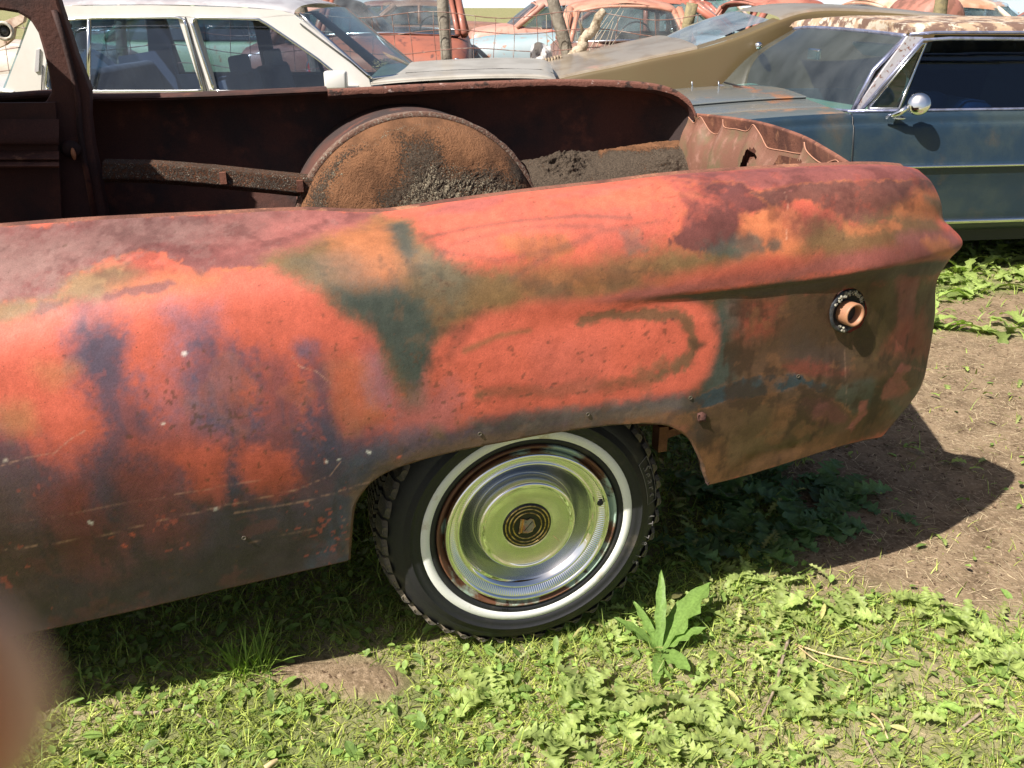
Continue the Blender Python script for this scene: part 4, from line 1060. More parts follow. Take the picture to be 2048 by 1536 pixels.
# ---- tail panel: outer skin of the sill and the pressed inner panel with its holes
ox = [(1388, 226, 1.56), (1440, 231, 1.36), (1520, 243, 1.08), (1600, 268, .72), (1660, 300, .40), (1712, 333, .12)]
O0 = np.array([aty(*p) for p in ox])
G = surf([O0 + np.array([.002, 0, 0]), O0 + np.array([-.006, -.002, -.004]), O0 + np.array([-.003, 0, -.02]), O0 + np.array([.012, 0, -.10]), O0 + np.array([.02, 0, -.25])], [2, 3, 6, 6], 60)
MB().grid(G).build('tail_skin', M['rust'], CAR)
ix = [(1392, 234, 1.54), (1397, 240, 1.52), (1404, 246, 1.49), (1411, 236, 1.46), (1417, 234, 1.44), (1424, 244, 1.41), (1434, 260, 1.38), (1446, 268, 1.33), (1455, 264, 1.29), (1461, 252, 1.27), (1462, 239, 1.265), (1465, 254, 1.25), (1490, 258, 1.16), (1508, 262, 1.08), (1516, 258, 1.05), (1523, 249, 1.02), (1531, 258, .99), (1540, 272, .95),
      (1548, 288, .91), (1556, 296, .88), (1590, 302, .76), (1612, 306, .68), (1626, 304, .62), (1628, 284, .61), (1632, 300, .59), (1650, 318, .52), (1668, 327, .44), (1684, 322, .36), (1696, 320, .30), (1704, 331, .24)]
I0 = np.array([aty(*p) for p in ix]) + np.array([-.03, 0, 0])
cols = len(I0)
sm = I0.copy()
zs = np.array([np.interp(i, range(cols), I0[:, 2]) for i in range(cols)])
low = np.linspace(zs[0] - .03, zs[-1] - .06, cols)
def rowd(f, dx, puff=0):
    r_ = I0.copy(); r_[:, 2] = I0[:, 2] * (1 - f) + (low - .16) * f; r_[:, 0] += dx; return r_
Gi = surf([rowd(0, 0), rowd(.12, -.006), rowd(.3, -.022), rowd(.6, -.034), rowd(1, -.036), rowd(1.6, -.03)], [3, 5, 9, 12, 10], [6] * (cols - 1))
PI_ = pix(Gi.reshape(-1, 3))
flat = np.stack([PI_[:, 0], np.zeros(len(PI_)), PI_[:, 1]], -1).reshape(Gi.shape)
hA = [(1476, 347), (1484, 318), (1492, 300), (1502, 293), (1511, 302), (1514, 318), (1505, 314), (1498, 320), (1488, 347)]
hB = [(1547, 330), (1560, 309), (1603, 322), (1600, 332), (1570, 327), (1556, 333)]
Vi, Fi, us = cut_grid(flat, [hA, hB], 4)
Vw = Gi.reshape(-1, 3)[us]
M['tailp'] = mat('pressed_panel', (.17, .075, .048), .7, var=(.135, .095, .05), scale=7, thr=(.45, .65), var2=(.26, .13, .095), scale2=16, thr2=(.55, .7), bump=.2, bscale=120, grain=.15)
link('tail_inner_panel', npmesh(Vw, Fi), M['tailp'], CAR, label='pressed inner tail panel with torn wavy upper edge and two holes')
MB().tube([p + np.array([-.001, 0, .0005]) for p in crom(I0, np.linspace(0, cols - 1, cols * 4))], .0018, 5).build('torn_edge', mat('edge_rust', (.40, .19, .12), .7), CAR)
b = MB(); b.grid(np.stack([rowd(.7, .05), rowd(1.2, .06), rowd(1.8, .06)], 0)).build('tail_backing', M['dark_rust'], CAR)
q0 = aty(1502, 318, 1.0); MB().plate([aty(1483, 350, 1.06), aty(1500, 314, 1.0), aty(1503, 316, .99), aty(1488, 350, 1.04)], (.01, 0, 0)).build('brace_strip', M['rust'], CAR, smooth=False)

# ---- roof, its far pillar and the far door
pil = [(112, -14), (122, 18), (136, 60), (152, 110), (168, 150), (179, 180), (179, 232), (186, 290), (200, 360), (216, 450), (118, 450), (106, 380), (96, 320), (70, 262), (66, 228), (92, 202), (103, 184), (96, 140), (86, 100), (76, 66), (60, 40), (36, 26), (0, 20), (-120, 20), (-120, -14)]
Pp = [aty(x, y, 1.50) for x, y in pil]
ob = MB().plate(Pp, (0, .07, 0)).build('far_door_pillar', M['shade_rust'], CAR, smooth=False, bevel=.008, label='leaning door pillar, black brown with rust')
seam = [aty(x, y, 1.492) for x, y in ((108, 20), (128, 80), (146, 150), (156, 200), (160, 262), (172, 340), (190, 440))]
MB().tube(seam, .009, 6).build('pillar_seam', M['dark_rust'], CAR)
q = aty(142, 298, 1.485); MB().ball(q, .03, 10, 7, (1, .5, .9)).build('striker_plate', M['dark_rust'], CAR)
MB().ball(aty(147, 308, 1.47), .012, 8, 6, (.6, 1, 1.6)).build('sunlit_spot', mat('sunlit_orange', (.55, .2, .08), .6), CAR)  # raised orange spot standing in for a patch of sun on the pillar
# inner door skin with its two ledges
for (y0, y1, Y0, Y1, nm) in ((238, 285, 1.46, 1.43, 'door_upper_ledge'), (302, 318, 1.45, 1.40, 'door_middle_ledge'), (322, 332, 1.42, 1.36, 'door_lower_ledge')):
    Gq = surf([[aty(x, y0, Y0) for x in (-500, -100, 40, 118)], [aty(x, y1, Y1) for x in (-500, -100, 40, 118)], [aty(x, y1 + 4, Y1 + .03) for x in (-500, -100, 40, 118)]], 6, 12)
    MB().grid(Gq).build(nm, M['rust'] if nm != 'door_upper_ledge' else M['shade_rust'], CAR)  # lower ledges take the lighter rust as the sunlit ones
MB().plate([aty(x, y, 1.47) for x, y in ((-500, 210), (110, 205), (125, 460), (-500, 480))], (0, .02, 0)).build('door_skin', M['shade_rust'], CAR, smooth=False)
# roof from the pillar forward, near side pillar and posts
zr = Pp[1][2]
Gro = surf([[(-1.26, y, z) for y, z in ((.10, zr + .02), (.25, zr + .09), (.85, zr + .14), (1.4, zr + .09), (1.56, zr + .01))], [(-1.5, y, z) for y, z in ((.06, zr + .02), (.2, zr + .11), (.85, zr + .17), (1.45, zr + .11), (1.6, zr + .01))],
            [(-2.1, y, z) for y, z in ((.06, zr + .02), (.2, zr + .11), (.85, zr + .18), (1.45, zr + .11), (1.6, zr + .01))], [(-2.7, y, z) for y, z in ((.10, zr), (.25, zr + .05), (.85, zr + .09), (1.4, zr + .05), (1.56, zr))]], 20, 20)
MB().grid(Gro).build('roof', M['rust'], CAR)
for (x0, x1, yy) in ((-1.40, -1.30, .08), (-2.72, -3.1, .08), (-2.72, -3.1, 1.58)):
    MB().tube([(x0, yy, zr + .02), ((x0 + x1) / 2 - .0, yy, (zr + 1.0) / 2), (x1, yy, .98)], [.035, .035, .045], 8).build('roof_pillar', M['dark_rust'], CAR)
# cowl and hood closing the front
Gho = surf([[(-3.0, y, z) for y, z in ((.12, .99), (.5, 1.02), (.85, 1.03), (1.2, 1.02), (1.6, 1.05))], [(-3.5, y, z) for y, z in ((.12, .99), (.5, 1.0), (.85, 1.02), (1.2, 1.0), (1.6, 1.03))], [(-3.85, y, z) for y, z in ((.35, .9), (.5, .92), (.85, .93), (1.2, .92), (1.5, .93))]], 10, 16)
MB().grid(Gho).build('hood', M['rust'], CAR)

# ================================================================== THE YARD BEHIND
M['glass'] = glass_mat('car_glass', (.62, .70, .72), 1.1, .03, .10)
M['glass_blue'] = glass_mat('side_glass', (.46, .54, .64), 1.3, .03, .018)
M['glass_shield'] = glass_mat('windshield_glass', (.44, .62, .66), 2.2, .05, .06)

def polyline_tube(parent, name, pts_, r, mt, n=6, **k):
    return MB().tube(pts_, r, n).build(name, mt, parent, **k)
def px_plate(fr, px, d, th, name, mt, parent, lean=0.0, **k):
    yb = max(y for x, y in px)
    return MB().plate([fr.at(x, y, d + lean * (yb - y)) for x, y in px], fr.y * th).build(name, mt, parent, smooth=False, **k)
def spline_px(fr, px, d, n=8):
    P = np.array([fr.at(x, y, d) for x, y in px]); return crom(P, np.linspace(0, len(P) - 1, (len(P) - 1) * n + 1))
def cyl_wheel(c, axis, r, w_, parent, name='wheel', hub=True):
    axis = np.asarray(axis) / np.linalg.norm(axis); a = np.cross(axis, [0, 0, 1.]); a /= np.linalg.norm(a); z = np.array([0, 0, 1.])
    prof = [(.55, -.0), (.6, -.02), (.85, -.03), (.97, .01), (1, .06), (1, w_ - .04), (.9, w_), (.5, w_)]
    V = []; F = []; n = 24
    for i, (rr, h) in enumerate(prof):
        for k in range(n):
            t = 2 * math.pi * k / n; V.append(np.asarray(c) + r * rr * (math.cos(t) * a + math.sin(t) * z) + axis * h)
    for i in range(len(prof) - 1):
        for k in range(n): F.append((i * n + k, i * n + (k + 1) % n, (i + 1) * n + (k + 1) % n, (i + 1) * n + k))
    w_o = MB().add(V, F).build(name, M['rubber'], parent)
    V = []; F = []; prof = [(.001, -.01), (.3, -.02), (.34, .0), (.56, .005), (.57, .03)]
    for i, (rr, h) in enumerate(prof):
        for k in range(n):
            t = 2 * math.pi * k / n; V.append(np.asarray(c) + r * rr * (math.cos(t) * a + math.sin(t) * z) + axis * h)
    for i in range(len(prof) - 1):
        for k in range(n): F.append((i * n + k, i * n + (k + 1) % n, (i + 1) * n + (k + 1) % n, (i + 1) * n + k))
    MB().add(V, F).build('rim', M['old_chrome'], w_o)
    return w_o

# ------------------------------------------------------------------ pale sedan
FW = Frame(yard(0, 5.2, 0), 0.0)
WC = empty('pale_sedan', FW.at(400, 300, 0) * np.array([1, 1, 0]), label='cream white sedan with chrome-edged side windows parked behind the rusty car', cat='car')
M['cream'] = mat('cream_paint', (.64, .61, .58), .28, coat=.5, var=(.58, .54, .50), scale=3, thr=(.4, .7))
M['vinyl'] = mat('vinyl_grey', (.42, .40, .41), .38, coat=.2, var=(.32, .29, .30), scale=5, bump=.05)
M['hoodp'] = mat('dusty_hood', (.36, .33, .29), .36, coat=.2, var=(.29, .26, .22), scale=6, thr=(.4, .65))
M['trim'] = mat('window_trim', (.75, .76, .78), .16, 1.0)
def wx(px, py, d=0.): return FW.lx(px, py, d)
xL, _ = wx(-230, 200); xR, _ = wx(1115, 165)
zb = wx(400, 186)[1]
# flank below the windows, gently rounded
prof = [(.02, zb + .004), (-.005, zb - .02), (-.03, zb - .12), (-.045, zb - .25), (-.03, zb - .4), (-.01, .30), (.04, .22)]
xs = np.linspace(xL, xR, 30)
G = np.array([[FW.P(x, dy + (.10 * max(0, (abs(x - (xL + xR) / 2) / ((xR - xL) / 2)) - .86) / .14) ** 2 * 2, z - (.05 if x > wx(760, 170)[0] else 0) * (z > zb - .05)) for x in xs] for dy, z in prof])
MB().grid(G).build('flank', M['cream'], WC)
MB().grid(np.array([[FW.P(x, 1.72 - dy, z) for x in xs] for dy, z in prof])).build('far_flank', M['cream'], WC)
# side frame round the windows: rear quarter, door post, roof rail, windshield post
px_plate(FW, [(28, 188), (8, 182), (20, 150), (40, 98), (58, 48), (70, 22), (110, 14), (120, 30), (108, 60), (100, 100), (93, 140), (92, 165), (97, 178), (104, 182), (104, 192), (28, 196)], 0, .05, 'rear_quarter', M['cream'], WC)
px_plate(FW, [(100, 12), (300, 10), (460, 14), (560, 20), (592, 30), (560, 33), (515, 36), (385, 34), (355, 32), (190, 33), (118, 38)], 0, .05, 'roof_rail', M['cream'], WC)
px_plate(FW, [(355, 33), (386, 35), (432, 182), (404, 182)], -.004, .05, 'centre_post', M['cream'], WC)
px_plate(FW, [(515, 36), (560, 30), (590, 30), (650, 78), (735, 150), (745, 182), (690, 183), (665, 180), (664, 139)], 0, .05, 'windshield_post', M['cream'], WC)
px_plate(FW, [(28, 187), (755, 181), (760, 205), (28, 208)], -.006, .04, 'belt', M['cream'], WC)
# chrome window surrounds
wr = [(97, 178), (92, 165), (93, 140), (100, 100), (108, 60), (120, 42), (190, 36), (300, 35), (352, 35), (366, 40), (372, 52), (402, 168), (403, 178), (396, 181), (300, 182), (104, 182), (97, 178)]
wf = [(386, 44), (390, 37), (400, 36), (505, 38), (522, 42), (560, 66), (664, 141), (667, 176), (660, 181), (440, 182), (428, 178), (424, 168), (386, 52), (386, 44)]
polyline_tube(WC, 'window_trim', spline_px(FW, wr, -.012, 3), .0085, M['trim'])
polyline_tube(WC, 'window_trim', spline_px(FW, wf, -.012, 3), .0085, M['trim'])
polyline_tube(WC, 'window_divider', [FW.at(178, 36, -.008), FW.at(177, 182, -.008)], .012, M['trim'])
polyline_tube(WC, 'door_seam', [FW.at(370, 34, -.006), FW.at(414, 182, -.012), FW.at(420, 205, -.02)], .0035, M['black'])
polyline_tube(WC, 'door_seam', [FW.at(85, 130, -.004), FW.at(83, 192, -.008)], .0035, M['black'])
polyline_tube(WC, 'post_seam', [FW.at(600, 47, -.006), FW.at(700, 122, -.006), FW.at(738, 155, -.006)], .004, M['black'])
polyline_tube(WC, 'door_handle', [FW.at(178, 197, -.03), FW.at(200, 197, -.03)], .009, M['black'])
px_plate(FW, [(72, 100), (79, 98), (77, 143), (69, 144)], -.01, .012, 'quarter_vent', M['vinyl'], WC)
px_plate(FW, wr[:-1], .022, .004, 'rear_side_window', M['glass_blue'], WC, lean=.0006)
px_plate(FW, wf[:-1], .022, .004, 'front_side_window', M['glass_blue'], WC, lean=.0006)
# far side frame, seen through the glass
def zz(px, py, d=0.): return FW.lx(px, py, d)
wz = zz(250, 36)[1]; bz = zb - .01
xq = [wx(100, 100)[0], wx(370, 100)[0], wx(408, 150)[0], wx(515, 40)[0], wx(700, 170)[0]]
b = MB()
for (xa, xb_) in ((xq[0] - .12, xq[0] + .1), (xq[1] - .02, xq[1] + .08)):
    b = MB().plate([FW.P(xa, 1.66, bz), FW.P(xb_, 1.66, bz), FW.P(xb_ - .03, 1.6, wz + .02), FW.P(xa - .03 + (.1 if xa < xq[0] else 0), 1.6, wz + .02)], FW.y * .04).build('far_post', M['interior'], WC, smooth=False)
MB().plate([FW.P(xq[3] - .05, 1.6, wz + .02), FW.P(xq[3] + .02, 1.6, wz + .02), FW.P(xq[4] + .05, 1.66, bz), FW.P(xq[4] - .06, 1.66, bz)], FW.y * .04).build('far_post', M['interior'], WC, smooth=False)
MB().box(FW.P((xq[0] + xq[4]) / 2, 1.64, .62), ((xq[4] - xq[0]) / 2 + .3, .03, bz - .62), (FW.x, FW.y, np.array([0, 0, 1.]))).build('far_door_card', M['interior'], WC, smooth=False)
MB().box(FW.P((xq[0] + xq[4]) / 2, .85, .42), ((xq[4] - xq[0]) / 2 + .4, .8, .02), (FW.x, FW.y, np.array([0, 0, 1.]))).build('cabin_floor', M['interior'], WC, smooth=False)
# roof
rt = [(62, 24), (110, 12), (300, 9), (460, 13), (556, 20), (588, 29)]
N0 = np.array([FW.at(x, y, 0) for x, y in rt])
zt = .045
Gr = surf([N0, N0 + FW.y * .06 + np.array([0, 0, .025]), N0 + FW.y * .3 + np.array([0, 0, .050]), N0 + FW.y * .83 + np.array([0, 0, .062]), N0 + FW.y * 1.36 + np.array([0, 0, .050]), N0 + FW.y * 1.66], 24, 30)
MB().grid(Gr).build('roof', M['vinyl'], WC)
# windshield, rear glass, hood, trunk
hd = N0[-1] + FW.x * .02; cowl = FW.at(742, 160, 0)
Gs = surf([[hd + FW.y * .05 - FW.x * .0, hd + FW.y * .35 + FW.x * .05 + np.array([0, 0, .03]), hd + FW.y * .83 + FW.x * .07 + np.array([0, 0, .04]), hd + FW.y * 1.3 + FW.x * .05 + np.array([0, 0, .03]), hd + FW.y * 1.6],
           [cowl + FW.y * .03, cowl + FW.y * .35 + FW.x * .14, cowl + FW.y * .83 + FW.x * .20, cowl + FW.y * 1.3 + FW.x * .14, cowl + FW.y * 1.68]], 6, 24)
MB().grid(Gs).build('windshield', M['glass_shield'], WC)
polyline_tube(WC, 'windshield_trim', [p + np.array([0, -.004, .004]) for p in Gs[:, 0]], .009, M['trim'])
polyline_tube(WC, 'windshield_trim', [p + np.array([0, 0, .006]) for p in Gs[-1]], .009, M['trim'])
hz = cowl[2]
ends = [FW.at(x, y, 0) for x, y in ((728, 172), (800, 165), (900, 159), (1000, 156), (1085, 158), (1112, 166))]
E0 = np.array(ends)
Gh = surf([E0, E0 + FW.y * .03 + np.array([0, 0, .022]), E0 + FW.y * .25 + np.array([0, 0, .028]), E0 + FW.y * .5 + np.array([0, 0, .045]), E0 + FW.y * .86 + np.array([0, 0, .062]), E0 + FW.y * 1.25 + np.array([0, 0, .045]), E0 + FW.y * 1.5 + np.array([0, 0, .028]), E0 + FW.y * 1.72], 36, 24)
MB().grid(Gh).build('hood', M['hoodp'], WC)
for k_, y_ in enumerate((.30, 1.42)):
    polyline_tube(WC, 'hood_seam', [p + FW.y * y_ + np.array([0, 0, .0315]) for p in E0[1:]], .003, M['black'])
# dry leaves heaped in the cowl corner
b = MB()
for k in range(260):
    c = FW.at(770, 128, .9) + FW.x * random.gauss(-.02, .035) + FW.y * random.gauss(.25, .16) + np.array([0, 0, random.uniform(-.04, .015)])
    a = random.uniform(0, 6.28); u = np.array([math.cos(a), math.sin(a), random.uniform(-.4, .4)]) * random.uniform(.008, .02); v = np.array([-math.sin(a), math.cos(a), random.uniform(-.4, .4)]) * .007
    b.add([c - u, c + v, c + u, c - v], [(0, 1, 2, 3)])
b.build('dry_leaf_litter', mat('dry_leaves', (.42, .30, .13), .8, var=(.2, .12, .05), scale=40), None, smooth=False, kind='stuff', label='dry straw-coloured leaf litter heaped at the foot of the cream sedan windshield', cat='leaf litter')
TR = [FW.at(x, y, 0) for x, y in ((-230, 196), (-120, 186), (-20, 184), (30, 188))]
T0 = np.array(TR)
MB().grid(surf([T0, T0 + FW.y * .05 + np.array([0, 0, .02]), T0 + FW.y * .86 + np.array([0, 0, .05]), T0 + FW.y * 1.66 + np.array([0, 0, .02]), T0 + FW.y * 1.72], 16, 12)).build('trunk_lid', M['cream'], WC)
rg = [FW.at(62, 24, .03), FW.at(28, 120, .05), FW.at(4, 180, .05)]
MB().grid(surf([[p + FW.y * 0, p + FW.y * .4 - FW.x * .06, p + FW.y * .83 - FW.x * .1, p + FW.y * 1.25 - FW.x * .06, p + FW.y * 1.6] for p in rg], 8, 14)).build('rear_window', M['glass_shield'], WC)
# mirror
mq = FW.at(672, 160, -.11)
Gm = MB(); Gm.box(mq, (.062, .035, .048), (FW.x, FW.y, np.array([0, 0, 1.]))); Gm.build('door_mirror', mat('mirror_shell', (.62, .60, .58), .35), WC, bevel=.012, smooth=True)
MB().box(FW.at(694, 176, -.05), (.06, .05, .012), (FW.x, FW.y, np.array([0, 0, 1.]))).build('mirror_arm', M['cream'], WC, bevel=.005)
# cabin: seats, headrests, steering wheel, cardboard sheets
M['seat'] = mat('seat_cloth', (.16, .18, .22), .85, var=(.10, .12, .16), scale=7)
M['card'] = mat('grey_board', (.085, .11, .17), .7)
def soft_box(fr, c, e, name, mt, parent, rot=0):
    b = MB(); ca, sa = math.cos(rot), math.sin(rot); X_ = fr.x * ca + np.array([0, 0, sa]); Z_ = -fr.x * sa + np.array([0, 0, ca])
    b.box(c, e, (X_, fr.y, Z_)); return b.build(name, mt, parent, bevel=min(e) * .6)
for y_ in (.42, 1.22):
    soft_box(FW, FW.P(wx(452, 150)[0], y_, .72), (.07, .26, .30), 'seat', M['seat'], WC, .2)
    soft_box(FW, FW.P(wx(440, 150)[0], y_, zb + .10), (.035, .13, .085), 'headrest', mat('headrest_cloth', (.30, .32, .36), .8), WC, .1)
soft_box(FW, FW.P(wx(150, 150)[0], .85, .74), (.09, .66, .30), 'seat', M['seat'], WC, .25)
soft_box(FW, FW.P(wx(300, 150)[0], .85, .50), (.28, .66, .08), 'seat_cushion', M['seat'], WC)
soft_box(FW, FW.P(wx(560, 150)[0], .85, .50), (.26, .66, .08), 'seat_cushion', M['seat'], WC)
soft_box(FW, FW.P(wx(735, 150)[0] + .02, .85, zb - .06), (.14, .78, .07), 'dashboard', M['interior'], WC)
px_plate(FW, [(236, 113), (336, 97), (358, 184), (246, 190)], 1.15, .01, 'board', M['card'], WC)
px_plate(FW, [(150, 120), (170, 100), (190, 110), (240, 150), (230, 200), (130, 200)], .55, .12, 'seat_bolster', mat('bolster', (.22, .25, .32), .8), WC)
stw = FW.P(wx(640, 150)[0], .42, zb + .03)
pts_ = [stw + .18 * (math.cos(t) * FW.y + math.sin(t) * (np.array([0, 0, .88]) - FW.x * .45)) for t in np.linspace(0, 2 * math.pi, 25)]
sw = polyline_tube(WC, 'steering_wheel', pts_, .012, M['black'])
MB().tube([stw, stw + FW.x * .3 - np.array([0, 0, .15])], .02, 6).build('steering_column', M['black'], sw)
for x_, d_ in ((wx(40, 200)[0] - .75, 0), (wx(900, 200)[0], 0)):
    for y_ in (.03, 1.68):
        cyl_wheel(FW.P(x_, y_, .32), FW.y * (1 if y_ < 1 else -1), .32, .2, WC)

# ------------------------------------------------------------------ blue hardtop on the right
FB = Frame(yard(2.3, 4.62, 0), 7.0)
BC = empty('blue_sedan', FB.at(1850, 400, 0) * np.array([1, 1, 0]), label='weathered dark blue hardtop with peeling cream roof and round chrome door mirror', cat='car')
M['blue'] = mat('blue_paint', (.012, .028, .048), .42, coat=.10, var=(.030, .046, .052), scale=4.0, thr=(.4, .66), var2=(.060, .050, .040), scale2=5.0, thr2=(.54, .74), grain=.3, rough2=.5)
M['blue_top_sheen'] = mat('blue_hood_sheen', (.12, .13, .13), .25, coat=.35, var=(.17, .15, .12), scale=3.5, thr=(.42, .62), var2=(.30, .14, .07), scale2=4, thr2=(.60, .70), grain=.1)  # grey base imitates sky reflected in the blue paint
M['fender_top'] = mat('fender_rusty_blue_sheen', (.10, .115, .115), .35, coat=.2, var=(.30, .16, .085), scale=4.0, thr=(.42, .60), grain=.2)  # greyed like the hood for reflected sky, with rust patches over it
M['peel'] = mat('peeling_roof', (.42, .29, .19), .6, var=(.16, .095, .07), scale=9, thr=(.46, .54), var2=(.56, .48, .38), scale2=16, thr2=(.52, .60), grain=.15, bump=.2)
M['lilac'] = mat('chalky_trim', (.42, .44, .62), .25, .75, var=(.30, .31, .42), scale=20)
M['pillar_rust'] = mat('blistered_pillar', (.42, .40, .42), .6, var=(.19, .085, .055), scale=60, thr=(.56, .62))
bx = lambda px, py, d=0.: FB.lx(px, py, d)
xl = bx(1160, 300)[0]; xr = bx(2600, 400)[0]
z_belt = bx(1850, 226)[1]; z_c = bx(1850, 329)[1]; z_b = bx(1980, 442)[1]
prof = [(.045, z_belt), (.012, z_belt - .012), (-.0, z_belt - .05), (-.022, z_belt - .075), (-.05, z_c + .02), (-.055, z_c), (-.04, z_c - .10), (-.03, z_b + .10), (-.02, z_b + .02), (.02, z_b - .04), (.10, z_b - .07)]
prf = crom(np.array(prof), np.linspace(0, len(prof) - 1, 41))
xs = np.linspace(bx(1698, 300)[0], xr, 30)
MB().grid(np.array([[FB.P(x, dy, z) for x in xs] for dy, z in prf])).build('door_panel', M['blue'], BC)
xs = np.linspace(xl, bx(1697, 300)[0] - .004, 40)
def fz(x, z): return z - .10 * max(0, (bx(1697, 300)[0] - x) / (bx(1697, 300)[0] - xl)) ** 1.5 * (z > .6)
MB().grid(np.array([[FB.P(x, dy + .22 * max(0, (xl + .35 - x) / .35) ** 2, fz(x, z)) for x in xs] for dy, z in prf])).build('front_fender', M['blue'], BC)
polyline_tube(BC, 'side_moulding', [FB.P(x, -.060, z_c) for x in np.linspace(bx(1500, 330)[0], xr, 12)], .009, M['trim'])
polyline_tube(BC, 'rocker_moulding', [FB.P(x, -.020, z_b + .01) for x in np.linspace(bx(1500, 442)[0], xr, 12)], .015, M['trim'])
MB().box(FB.P((xl + xr) / 2, .16, z_b - .09), ((xr - xl) / 2 - .5, .05, .045), (FB.x, FB.y, np.array([0, 0, 1.]))).build('rocker', M['black'], BC, smooth=False)
# fender top and hood
E = []
for x in np.linspace(xl + .05, bx(1700, 228)[0], 8): E.append(FB.P(x, .045, fz(x, z_belt)))
E = np.array(E)
MB().grid(surf([E, E + FB.y * .05 + np.array([0, 0, .006]), E + FB.y * .20 + np.array([0, 0, .010]), E + FB.y * .215 + np.array([0, 0, .004])], 12, 24)).build('fender_top', M['fender_top'], BC)
H0 = E + FB.y * .225 + np.array([0, 0, .006])
MB().grid(surf([H0, H0 + FB.y * .03 + np.array([0, 0, .008]), H0 + FB.y * .25 + np.array([0, 0, .02]), H0 + FB.y * .27 + np.array([0, 0, .034]), H0 + FB.y * .65 + np.array([0, 0, .05]), H0 + FB.y * 1.05 + np.array([0, 0, .034]), H0 + FB.y * 1.30 + np.array([0, 0, .008])], 30, 24)).build('hood', M['blue_top_sheen'], BC)
H1 = E + FB.y * 1.535; MB().grid(surf([H1, H1 + FB.y * .2 + np.array([0, 0, -.01])], 3, 24)).build('far_fender_top', M['fender_top'], BC)
# roof
R0 = np.array([FB.at(x, y, .10) for x, y in ((1818, 66), (1870, 62), (1960, 62), (2100, 62), (2350, 66), (2560, 84))])
Rr = surf([R0, R0 + FB.y * .02 + np.array([0, 0, .022]), R0 + FB.y * .12 + np.array([0, 0, .042]), R0 + FB.y * .72 + np.array([0, 0, .066]), R0 + FB.y * 1.32 + np.array([0, 0, .042]), R0 + FB.y * 1.46], [4, 6, 8, 8, 6], 30)
f = R0[0]
Rr[:, 0] += 0
MB().grid(Rr).build('roof', M['peel'], BC)
polyline_tube(BC, 'drip_rail', [p + np.array([0, 0, -.006]) - FB.y * .012 for p in R0], .008, M['lilac'])
hd = [FB.at(1812, 72, .12), FB.at(1750, 64, .45), FB.at(1680, 58, .82), FB.at(1620, 55, 1.20), FB.at(1588, 58, 1.46)]
hd = np.array(hd); rise = np.array([R_[0] for R_ in Rr[::6]])
front_edge = Rr[:, 0]
# header strip from the roof's front edge down to the glass
fe = crom(front_edge, np.linspace(0, len(front_edge) - 1, 25)); hh = crom(hd, np.linspace(0, 4, 25))
MB().grid(np.stack([fe, (fe + hh) / 2 + np.array([0, 0, .012]), hh], 0)).build('roof_front', M['peel'], BC)
polyline_tube(BC, 'header_trim', list(hh), .012, M['lilac'])
ck = np.array([FB.at(1702, 224, .10), FB.at(1640, 218, .42), FB.at(1560, 204, .80), FB.at(1488, 190, 1.2), FB.at(1440, 172, 1.5)])
ck2 = crom(ck, np.linspace(0, 4, 25))
mid = (hh + ck2) / 2 - FB.x * .035 + np.array([0, 0, .02])
MB().grid(surf([hh, mid, ck2], 10, 24)).build('windshield', M['glass_shield'], BC)
polyline_tube(BC, 'cowl_trim', list(ck2 + np.array([0, 0, .004])), .009, M['lilac'])
polyline_tube(BC, 'pillar_trim', [p + np.array([0, 0, 0]) - FB.y * .01 for p in (hh[0], mid[0], ck2[0])], .012, M['lilac'])
# corner pillar, vent window, side glass
px_plate(FB, [(1816, 72), (1846, 74), (1840, 84), (1722, 224), (1704, 226)], .085, .03, 'windshield_pillar', M['pillar_rust'], BC)
polyline_tube(BC, 'side_window_trim', [FB.at(1722, 221, .07), FB.at(1845, 80, .07), FB.at(1900, 77, .07), FB.at(2300, 80, .07)], .010, M['lilac'])
polyline_tube(BC, 'vent_window_frame', [FB.at(1736, 217, .065), FB.at(1798, 217, .065), FB.at(1852, 86, .065), FB.at(1843, 88, .065), FB.at(1736, 217, .065)], .0065, M['trim'])
px_plate(FB, [(1738, 217), (1798, 217), (1850, 88)], .07, .004, 'vent_window', M['glass_blue'], BC)
polyline_tube(BC, 'side_window_trim', [FB.P(x, .05, z_belt + .008) for x in np.linspace(bx(1704, 226)[0], xr, 8)], .008, M['lilac'])
px_plate(FB, [(1803, 222), (1856, 84), (1900, 78), (2300, 80), (2320, 222)], .075, .004, 'side_window', glass_mat('dark_side_glass', (.26, .37, .56), 1.5, .03, 0), BC, lean=.0011)
px_plate(FB, [(1830, 205), (1870, 70), (2300, 70), (2400, 205)], 1.5, .004, 'far_side_window', glass_mat('far_dark_glass', (.07, .10, .17), .5, .03, 0), BC)
# interior seen through the glass
MB().box(FB.P((bx(1750, 200)[0] + xr) / 2, .8, .40), ((xr - bx(1750, 200)[0]) / 2, .7, .02), (FB.x, FB.y, np.array([0, 0, 1.]))).build('cabin_floor', M['interior'], BC, smooth=False)
MB().box(FB.P((bx(1700, 200)[0] + xr) / 2 + .2, 1.56, z_belt - .25), ((xr - bx(1700, 200)[0]) / 2, .03, .24), (FB.x, FB.y, np.array([0, 0, 1.]))).build('far_door_card', mat('green_card', (.035, .06, .07), .7), BC, smooth=False)
M['teal_in'] = mat('faded_green_vinyl', (.30, .38, .28), .6, var=(.42, .40, .26), scale=8)
dsh = ck2 + FB.x * .06 + np.array([0, 0, .012])
MB().grid(surf([ck2[::3] + FB.x * .02 + np.array([0, 0, -.01]), dsh[::3] + FB.x * .08, dsh[::3] + FB.x * .22 + np.array([0, 0, -.02]), dsh[::3] + FB.x * .26 + np.array([0, 0, -.22])], [3, 4, 4], 20)).build('dashboard', M['teal_in'], BC)
